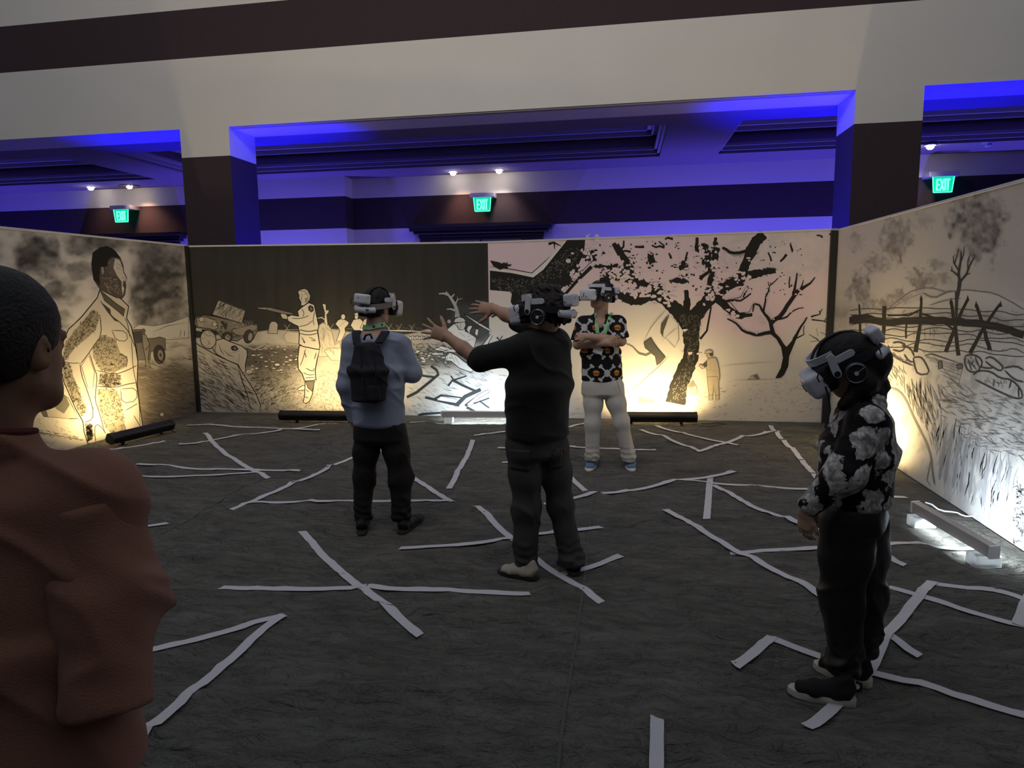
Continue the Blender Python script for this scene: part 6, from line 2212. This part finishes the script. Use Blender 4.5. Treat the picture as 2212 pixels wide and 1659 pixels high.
M_jean = mat('dark_grey_denim', (.050, .049, .047), .85, bump=.35, bscale=260, var=.30, vscale=7)
jeans = trousers(Mn, 'jeans', M_jean, (hipL, hipR), (knL, knR), (anL, anR), (J(1160, 925), J(1161, 975)), ((.190, .140), (.182, .140)), .104, .080, .072, SM, (.065, .065), 31, .013)
for q4 in (((1100, 970), (1146, 973), (1143, 1018), (1104, 1012)), ((1180, 975), (1215, 966), (1213, 1008), (1183, 1018))):
    decal('back_pocket', jeans, Mn, q4, M_jean, 8, 8, .004)
decal('pocket_tab', jeans, Mn, ((1216, 968), (1219, 967), (1219, 975), (1216, 976)), mat('red_tab', (.35, .04, .03), .7), 2, 2, .006)
M_tan = mat('beige_shoe_mesh', (.40, .36, .29), .8, bump=.3, bscale=220)
make_shoe(Mn, Mn.G(1163, 1254), Mn.G(1076, 1236), M_tan, M_blksole, .108, .026, .072, laces=M_hplastic, label='beige running shoe with black sole')
make_shoe(Mn, Mn.G(1243, 1247), Mn.G(1222, 1196), M_blkshoe, M_blksole, .104, .026)
make_headset(Mn.b, hM, 'white headset with ear cup worn by the person stretching out both arms', phones=True)

# ------------------------------------------------------------------ man with folded arms
F = Person('person in patterned black short-sleeved shirt and off-white trousers with folded arms', P_F, P_F.y)
J = F.J
hF = Head(J(1297, 636, 0), (-.80, -.58, .02), (0, 0, 1), 1.0)
nb = J(1297, 686, .03)
shL, shR = J(1260, 700, .02), J(1335, 698, .02)
elL, elR = J(1248, 744, -.05), J(1342, 737, -.05)
wrL, wrR = J(1312, 741, -.19), J(1268, 727, -.23)
hipL, hipR = J(1281, 838, 0), J(1324, 838, 0)
knL, knR = J(1281, 914, -.03), J(1342, 912, -.03)
anL, anR = J(1279, 992, .0), J(1358, 990, .0)
B = Body()
hF.skin(B)
hF.neck(B, nb, .062, .07)
B.ecap(nb + V3(0, 0, -.07), J(1299, 820), (.16, .09), (.15, .10), (1, 0, 0), k=.05)
B.limb([shL, elL, elL * .5 + wrL * .5, wrL], [.05, .046, .042, .030])
B.limb([shR, elR, elR * .5 + wrR * .5, wrR], [.05, .046, .042, .030])
add_hand(B, wrL, (.75, .35, .25), (.1, -.9, -.3), 1, 1.0, (.35, .35, .35, .35), .08, (.6, .2))
add_hand(B, wrR, (-.85, .40, .0), (.1, -.9, .3), -1, 1.0, (.5, .5, .5, .5), .08, (.5, .2))
B.limb([hipL, knL, anL], [.06, .045, .035])
B.limb([hipR, knR, anR], [.06, .045, .035])
B.mesh('body', M_skinA, .0065, F.root)
make_hair(F, hF, M_hair, puff=1.0, low=-.04)
M_fshirt = attr_mat('printed_black_shirt', .75, .2, 300)
B = Body(k=.04)
B.ecap(J(1298, 705, .03), J(1299, 760, .02), (.175, .115), (.190, .130), (1, 0, 0), k=.05)
B.ecap(J(1299, 760, .02), J(1300, 818, .02), (.190, .130), (.198, .135), (1, 0, 0), k=.05, rnd_=.4)
B.limb([shL, J(1297, 690, .03), shR], [.066, .056, .066])
for a, e in ((shL, elL), (shR, elR)):
    B.cone(a, a + (e - a) * .80, .072, .078, k=.035)
    B.plane(a + (e - a) * .78, e - a + V3(0, .04, 0), e - V3(.14 if e is elL else .012, .14, .14), e + V3(.012 if e is elL else .14, .12, .04))
B.plane(J(1299, 825), (0, 0, -1), J(1299, 825) - .5, J(1299, 825) + V3(.5, .5, .1))
B.ecap(nb + V3(0, 0, -.005), nb + V3(0, 0, .03), (.078, .072), (.072, .070), (1, 0, 0), k=.02, rnd_=.3)
# open V neck
B.cone(J(1297, 722, -.17), J(1297, 690, -.02), .004, .052, k=.01)
B.ops[-1] = B.ops[-1][:6] + (1,)
shirt = B.mesh('shirt', M_fshirt, .0055, F.root, wrinkle=folds(.006, 8, 6, 44), smooth_it=1)
# plain repeated print: crossed white bars with a pale disc and warm coloured caps
co = np.empty(len(shirt.data.vertices) * 3, np.float32)
shirt.data.vertices.foreach_get('co', co)
co = co.reshape(-1, 3)
u = np.where(np.abs(co[:, 1] - .02) > .0, co[:, 0] + .35 * (co[:, 1]), co[:, 0])
vz = co[:, 2]
TU, TV = .205, .215
row = np.floor((vz - .62) / TV)
uu_ = ((u + .07 + row * TU * .5) / TU) % 1.0 * TU - TU / 2
vv_ = ((vz - .62) / TV) % 1.0 * TV - TV / 2
rgb = np.tile(np.array([.011, .010, .012], np.float32), (len(co), 1))
white = (.58, .57, .57)
for sg in (1, -1):
    aa = (uu_ + sg * vv_) / math.sqrt(2)
    bb = (uu_ - sg * vv_) / math.sqrt(2)
    bar = (np.abs(bb) < .0075) & (np.abs(aa) < .090)
    knob = (np.minimum(np.hypot(np.abs(aa) - .092, bb - .010), np.hypot(np.abs(aa) - .092, bb + .010)) < .0125)
    rgb[bar | knob] = white
disc = np.hypot(uu_ / .030, vv_ / .034) < 1
rgb[disc] = white
u2, v2 = np.abs(uu_) - TU / 2, vv_
cap = (np.hypot(u2 / .030, v2 / .026) < 1)
rgb[cap] = (.62, .33, .05)
rgb[cap & (np.abs(v2 + .006) < .008)] = (.40, .05, .025)
set_print(shirt.data, rgb)
M_offw = mat('off_white_chino', (.56, .53, .48), .85, bump=.2, bscale=300, var=.04, vscale=6)
trousers(F, 'trousers', M_offw, (hipL, hipR), (knL, knR), (anL, anR), (J(1300, 812, .01), J(1301, 848, .01)), ((.175, .115), (.190, .125)), .098, .074, .066, (1, 0, 0), (.075, .075), 51, .007)
MB().tube([J(1331, 820, -.125), J(1337, 835, -.14), J(1341, 850, -.13), J(1346, 855, -.11), J(1345, 842, -.09)], .003, 6).build('key_chain', M_steel, F.root, smooth=True)
M_bshoe = mat('blue_grey_shoe_mesh', (.12, .19, .32), .75, bump=.3, bscale=220)
M_wsole = mat('white_rubber_sole', (.66, .64, .58), .5)
make_shoe(F, F.G(1287, 990), F.G(1271, 1021), M_bshoe, M_wsole, .108, .022, .075, laces=M_white)
make_shoe(F, F.G(1355, 990), F.G(1366, 1021), M_bshoe, M_wsole, .108, .022, .075, laces=M_white)
make_headset(F.b, hF, 'white headset with three front slots worn by the person with folded arms', phones=True)
# lanyard
ln = thing('lanyard', 'pale green lanyard hanging over the patterned shirt', 'lanyard', (P_F.x, P_F.y, 0))
for q4 in (((1284, 676), (1291, 676), (1295, 722), (1287, 722)), ((1318, 674), (1325, 676), (1309, 724), (1301, 722))):
    rb = decal('ribbon', shirt, F, q4, M_lany, 2, 10, .008, ln)
    c0 = ((q4[0][0] + q4[1][0]) / 2 * .6 + (q4[2][0] + q4[3][0]) / 2 * .4, 694)
    decal('printed_emblem', shirt, F, ((c0[0] - 2, c0[1] - 2), (c0[0] + 2, c0[1] - 2), (c0[0] + 2, c0[1] + 3), (c0[0] - 2, c0[1] + 3)), M_hplastic, 1, 1, .0115, rb)
bd = MB().box(-.045, .045, -.002, .002, -.03, .03, Matrix.Translation(J(1292, 757, -.135)) @ Matrix.Rotation(.35, 4, 'Y')).build('badge', M_white, ln)

# ------------------------------------------------------------------ woman in floral blouse
Wm = Person('person in black and white floral blouse and black trousers, head bowed', P_W, P_W.y)
J = Wm.J
hW = Head(J(1822, 786, .0), (-.82, .10, -.57), (-.57, 0, .82), .96)
nb = J(1872, 868, 0)
shL, shR = J(1874, 912, -.15), J(1862, 908, .15)
elL, wrL = J(1826, 1022, -.20), J(1740, 1100, -.16)
elR, wrR = J(1805, 1015, .18), J(1752, 1092, .12)
hipL, hipR = J(1832, 1125, -.07), J(1858, 1120, .08)
knL, knR = J(1818, 1300, -.06), J(1866, 1285, .08)
anL, anR = J(1828, 1468, -.07), J(1862, 1428, .10)
B = Body()
hW.skin(B)
B.cone(hW.p(0, -.02, -.06), nb, .048, .055, k=.03)
B.ecap(nb + V3(0, 0, -.08), J(1845, 1080), (.13, .08), (.13, .09), (0, 1, 0), k=.05)
B.limb([shL, elL, wrL], [.04, .034, .024])
B.limb([shR, elR, wrR], [.04, .034, .024])
add_hand(B, wrL + V3(-.004, 0, -.008), (.05, .10, -1), (-.8, -.55, 0), -1, .86, (.45, .45, .45, .45), .06, (.45, .2))
add_hand(B, wrR, (.15, .05, -1), (-.3, .9, 0), 1, .86, (.45, .45, .45, .45), .06, (.45, .2))
B.limb([hipL, knL, anL], [.06, .045, .035])
B.limb([hipR, knR, anR], [.06, .045, .035])
B.mesh('body', M_skinA, .006, Wm.root)


def longhair(Bd):
    Bd.limb([hW.p(0, -.06, .03), hW.p(0, -.10, -.05), J(1868, 838, 0), J(1896, 858, .0)], [.075, .070, .066, .035], k=.03)
    Bd.limb([hW.p(.0, -.08, -.06), J(1876, 812, 0), J(1908, 832, .0), J(1918, 838, 0)], [.05, .042, .018, .006], k=.03)
    Bd.limb([hW.p(-.06, -.03, -.02), hW.p(-.07, -.02, -.10), J(1822, 875, -.07)], [.03, .04, .025], k=.03)


def hn(x, y, z):
    return .003 * fbm(x * 30 + z * 10, y * 90, 3, 4)


B = Body(k=.015)
R = hW.R()
B.ell(hW.p(0, -.014, .032), (.083, .102, .095), R)
longhair(B)
B.ell(hW.p(0, .115, -.05), (.075, .085, .095), R, k=.01, cut=True)
B.mesh('hair', M_hair, .006, Wm.root, wrinkle=hn, smooth_it=1)
st = MB()
for k in range(9):
    a = J(1880 + k * 3, 800 + k * 3, rnd.uniform(-.05, .05))
    e = J(1912 + rnd.uniform(-6, 12), 832 + rnd.uniform(-12, 16), rnd.uniform(-.04, .04))
    st.tube([a, a * .5 + e * .5 + V3(.008, 0, .010), e], [.004, .003, .001], 5)
st.build('hair_strands', M_hair, Wm.root, smooth=True)

# floral print: pale blooms on black, made of warped cells
M_flor = bpy.data.materials.new('floral_print')
M_flor.use_nodes = True
nt = M_flor.node_tree
bs = nt.nodes['Principled BSDF']
bs.inputs['Roughness'].default_value = .7
bs.inputs['Specular IOR Level'].default_value = .2
tc = nt.nodes.new('ShaderNodeTexCoord')
nz = nt.nodes.new('ShaderNodeTexNoise')
nz.inputs['Scale'].default_value = 24
nz.inputs['Detail'].default_value = 3
vm = nt.nodes.new('ShaderNodeVectorMath')
vm.operation = 'MULTIPLY_ADD'
vm.inputs[1].default_value = (.085, .085, .085)
v1 = nt.nodes.new('ShaderNodeTexVoronoi')
v1.inputs['Scale'].default_value = 9.5
v1.inputs['Randomness'].default_value = .95
r1 = nt.nodes.new('ShaderNodeValToRGB')
r1.color_ramp.interpolation = 'LINEAR'
e = r1.color_ramp.elements
e[0].position, e[0].color = .0, (.20, .19, .18, 1)
e[1].position, e[1].color = .10, (.55, .53, .50, 1)
for p, c in ((.26, (.42, .40, .38)), (.42, (.78, .75, .70)), (.54, (.62, .60, .56)), (.57, (.008, .007, .008)), (1.0, (.008, .007, .008))):
    x = e.new(p)
    x.color = (*c, 1)
v2 = nt.nodes.new('ShaderNodeTexVoronoi')
v2.inputs['Scale'].default_value = 38
r2 = nt.nodes.new('ShaderNodeValToRGB')
r2.color_ramp.elements[0].position = .25
r2.color_ramp.elements[0].color = (1, 1, 1, 1)
r2.color_ramp.elements[1].position = .75
r2.color_ramp.elements[1].color = (.42, .41, .40, 1)
mx = nt.nodes.new('ShaderNodeMix')
mx.data_type = 'RGBA'
mx.blend_type = 'MULTIPLY'
mx.inputs['Factor'].default_value = 1
L = nt.links.new
L(tc.outputs['Object'], nz.inputs['Vector'])
L(nz.outputs['Color'], vm.inputs[0])
L(tc.outputs['Object'], vm.inputs[2])
L(vm.outputs['Vector'], v1.inputs['Vector'])
L(v1.outputs['Distance'], r1.inputs['Fac'])
L(vm.outputs['Vector'], v2.inputs['Vector'])
L(v2.outputs['Distance'], r2.inputs['Fac'])
L(r1.outputs['Color'], mx.inputs['A'])
L(r2.outputs['Color'], mx.inputs['B'])
L(mx.outputs['Result'], bs.inputs['Base Color'])

B = Body(k=.04)
B.ecap(J(1866, 905, 0), J(1853, 970, 0), (.165, .105), (.185, .140), (0, 1, 0), k=.05)
B.ecap(J(1853, 970, 0), J(1843, 1070, 0), (.185, .142), (.182, .146), (0, 1, 0), k=.05, rnd_=.4)
B.limb([shL, nb + V3(.0, 0, -.01), shR], [.060, .052, .060])
B.limb([shL, elL, elL + (wrL - elL) * .9], [.072, .072, .046], k=.04)
B.limb([shR, elR, elR + (wrR - elR) * .9], [.066, .060, .044], k=.04)
for e_, w in ((elL, wrL), (elR, wrR)):
    B.plane(w + (w - e_) * .02, w - e_, w - .09, w + .09)
B.plane(J(1845, 1092), (0, 0, -1), J(1845, 1092) - V3(.11, .11, .5), J(1845, 1092) + V3(.5, .5, .1))
B.ecap(nb + V3(.004, 0, -.01), nb + V3(.0, 0, .036), (.070, .070), (.066, .064), (1, 0, 0), k=.015, rnd_=.3)
B.mesh('blouse', M_flor, .007, Wm.root, wrinkle=folds(.008, 8, 6, 61), smooth_it=1)
M_satin = mat('black_satin_trousers', (.012, .011, .011), .45, bump=.1, bscale=200, spec=.4)
trousers(Wm, 'trousers', M_satin, (hipL, hipR), (knL, knR), (anL, anR), (J(1838, 1082, 0), J(1840, 1125, 0)), ((.160, .120), (.165, .126)), .112, .086, .064, (0, 1, 0), (.10, .10), 71, .014)
M_cream_sole = mat('cream_rubber_sole', (.55, .51, .42), .5)
M_bsn = mat('black_sneaker_canvas', (.010, .009, .009), .85, bump=.3, bscale=200)
s1 = make_shoe(Wm, Wm.G(1850, 1524), Wm.G(1700, 1497), M_bsn, M_cream_sole, .098, .034, .078)
s2 = make_shoe(Wm, Wm.G(1884, 1486), Wm.G(1756, 1441), M_bsn, M_cream_sole, .098, .034, .078)
MB().tube([s_ for s_ in (Wm.G(1850, 1524) + V3(-.004, 0, .062), Wm.G(1850, 1524) + V3(.012, -.004, .075), Wm.G(1850, 1524) + V3(.012, -.004, .10), Wm.G(1850, 1524) + V3(-.006, 0, .105))], .006, 6).build('heel_loop', M_bsn, Wm.root, smooth=True)
hs = make_headset(Wm.b, hW, 'white headset tipped downward worn by the person in floral blouse', phones=True)
cb = MB().tube([J(1783, 835, -.09), J(1790, 860, -.10), J(1793, 885, -.11), J(1788, 905, -.12), J(1782, 925, -.13)], .004, 6).build('headset_cable', M_hplastic, None, smooth=True)
cb.location = (P_W.x, P_W.y, 0)
tag(cb, 'thin black cable hanging from the headset before the floral blouse', 'cable')

# ------------------------------------------------------------------ onlooker at the left edge
O = Person('person in loose terracotta T-shirt at the left edge, short black hair, seen from behind', P_O, 1.08)
O.Y0 = P_O.y
J = O.J
FO = V3(-.25, .968, 0)
SO_ = V3(.968, .25, 0)
hO = Head(J(6, 738, 0), (.02, .99, -.05), (0, 0, 1), 1.03)
nb = J(-28, 958, -.03)
shR = nb + SO_ * .175 + V3(0, 0, -.10)
shL = nb - SO_ * .175 + V3(0, 0, -.10)
elR = J(236, 1490, -.06)
wrR = elR + V3(-.12, .21, -.03)
elL = shL + V3(-.06, .02, -.30)
wrL = elL + V3(.05, .16, -.16)
pz = nb - SO_ * .0
hipc = V3(nb[0] + .0, nb[1], .92)
hipL, hipR = hipc - SO_ * .09, hipc + SO_ * .09
knL, knR = V3(*(hipL[:2]), .50), V3(*(hipR[:2]), .50)
anL, anR = V3(*(hipL[:2] - SO_[:2] * .02), .10), V3(*(hipR[:2] + SO_[:2] * .02), .10)
B = Body()
hO.skin(B)
hO.neck(B, nb, .058, .066)
B.ecap(nb + V3(0, 0, -.09), hipc + V3(0, 0, .06), (.16, .09), (.15, .10), SO_, k=.05)
B.limb([shL, elL, wrL], [.046, .04, .028])
B.limb([shR, elR, wrR], [.046, .04, .028])
add_hand(B, wrR, FO * .9 + V3(0, 0, -.3), SO_, -1, 1.0, (.4, .4, .4, .4), .1, (.6, .2))
add_hand(B, wrL, FO * .5 + V3(0, 0, -.7), -SO_, 1, 1.0, (.4, .4, .4, .4), .1, (.6, .2))
B.limb([hipL, knL, anL], [.06, .045, .035])
B.limb([hipR, knR, anR], [.06, .045, .035])
B.mesh('body', M_skinC, .006, O.root)
make_hair(O, hO, M_hair, puff=1.02, low=-.055, noise_amp=.0012, vox=.005, nf=90.)
M_terra = mat('terracotta_jersey', (.25, .115, .072), .9, bump=.3, bscale=300, var=.10, vscale=5, sheen=.1)
B = Body(k=.05)
B.ecap(nb + V3(0, 0, -.11), nb + V3(0, 0, -.34), (.185, .12), (.205, .15), SO_, k=.05)
B.ecap(nb + V3(0, 0, -.34), V3(nb[0], nb[1], .85), (.205, .15), (.215, .165), SO_, k=.05, rnd_=.3)
B.limb([shL, nb + V3(0, 0, -.055), shR], [.072, .060, .072])
B.limb([shR, shR + (elR - shR) * .35], [.080, .080], k=.035)
B.limb([shL, elL], [.080, .085], k=.035)
w_ = elR - shR
B.plane(V3(nb[0], nb[1], .83), (0, 0, -1))
B.ecap(nb + V3(0, 0, -.01), nb + V3(0, 0, .012), (.088, .082), (.080, .076), SO_, k=.015, rnd_=.3)
B.mesh('t_shirt', M_terra, .007, O.root, wrinkle=folds(.012, 5, 5, 81), smooth_it=1)
B = Body(k=.03)
fl_ = J(312, 1322, .04)
B.limb([shR + w_ * .10, fl_], [.062, .046], k=.03)
B.plane(fl_ + V3(0, 0, -.01), V3(.25, .1, -1))
B.limb([shR + w_ * .15, shR + w_ * .6, elR + w_ * .1], [.078, .076, .070], k=.035)
B.plane(elR + w_ * .10, w_ + V3(0, -.02, 0))
B.mesh('sleeve', M_terra, .007, O.root, wrinkle=folds(.013, 7, 6, 83), smooth_it=1)
ring = []
for i in range(33):
    a = 2 * math.pi * i / 32
    ring.append(nb + SO_ * .074 * math.cos(a) + FO * .070 * math.sin(a) + V3(0, 0, .020 - .012 * math.sin(a)))
MB().tube(ring, .006, 8).build('neck_ribbing', mat('dark_red_ribbing', (.10, .02, .02), .8), O.root, smooth=True)
M_dkt = mat('charcoal_trouser_cloth', (.02, .02, .022), .85, bump=.2, bscale=300)
trousers(O, 'trousers', M_dkt, (hipL, hipR), (knL, knR), (anL, anR), (hipc + V3(0, 0, .08), hipc), ((.16, .11), (.175, .125)), .095, .08, .065, SO_, (.07, .07), 91, .006)
make_shoe(O, anL * V3(1, 1, 0) - FO * .07, anL * V3(1, 1, 0) + FO * .20, M_blkshoe, M_blksole, .10)
make_shoe(O, anR * V3(1, 1, 0) - FO * .07, anR * V3(1, 1, 0) + FO * .20, M_blkshoe, M_blksole, .10)
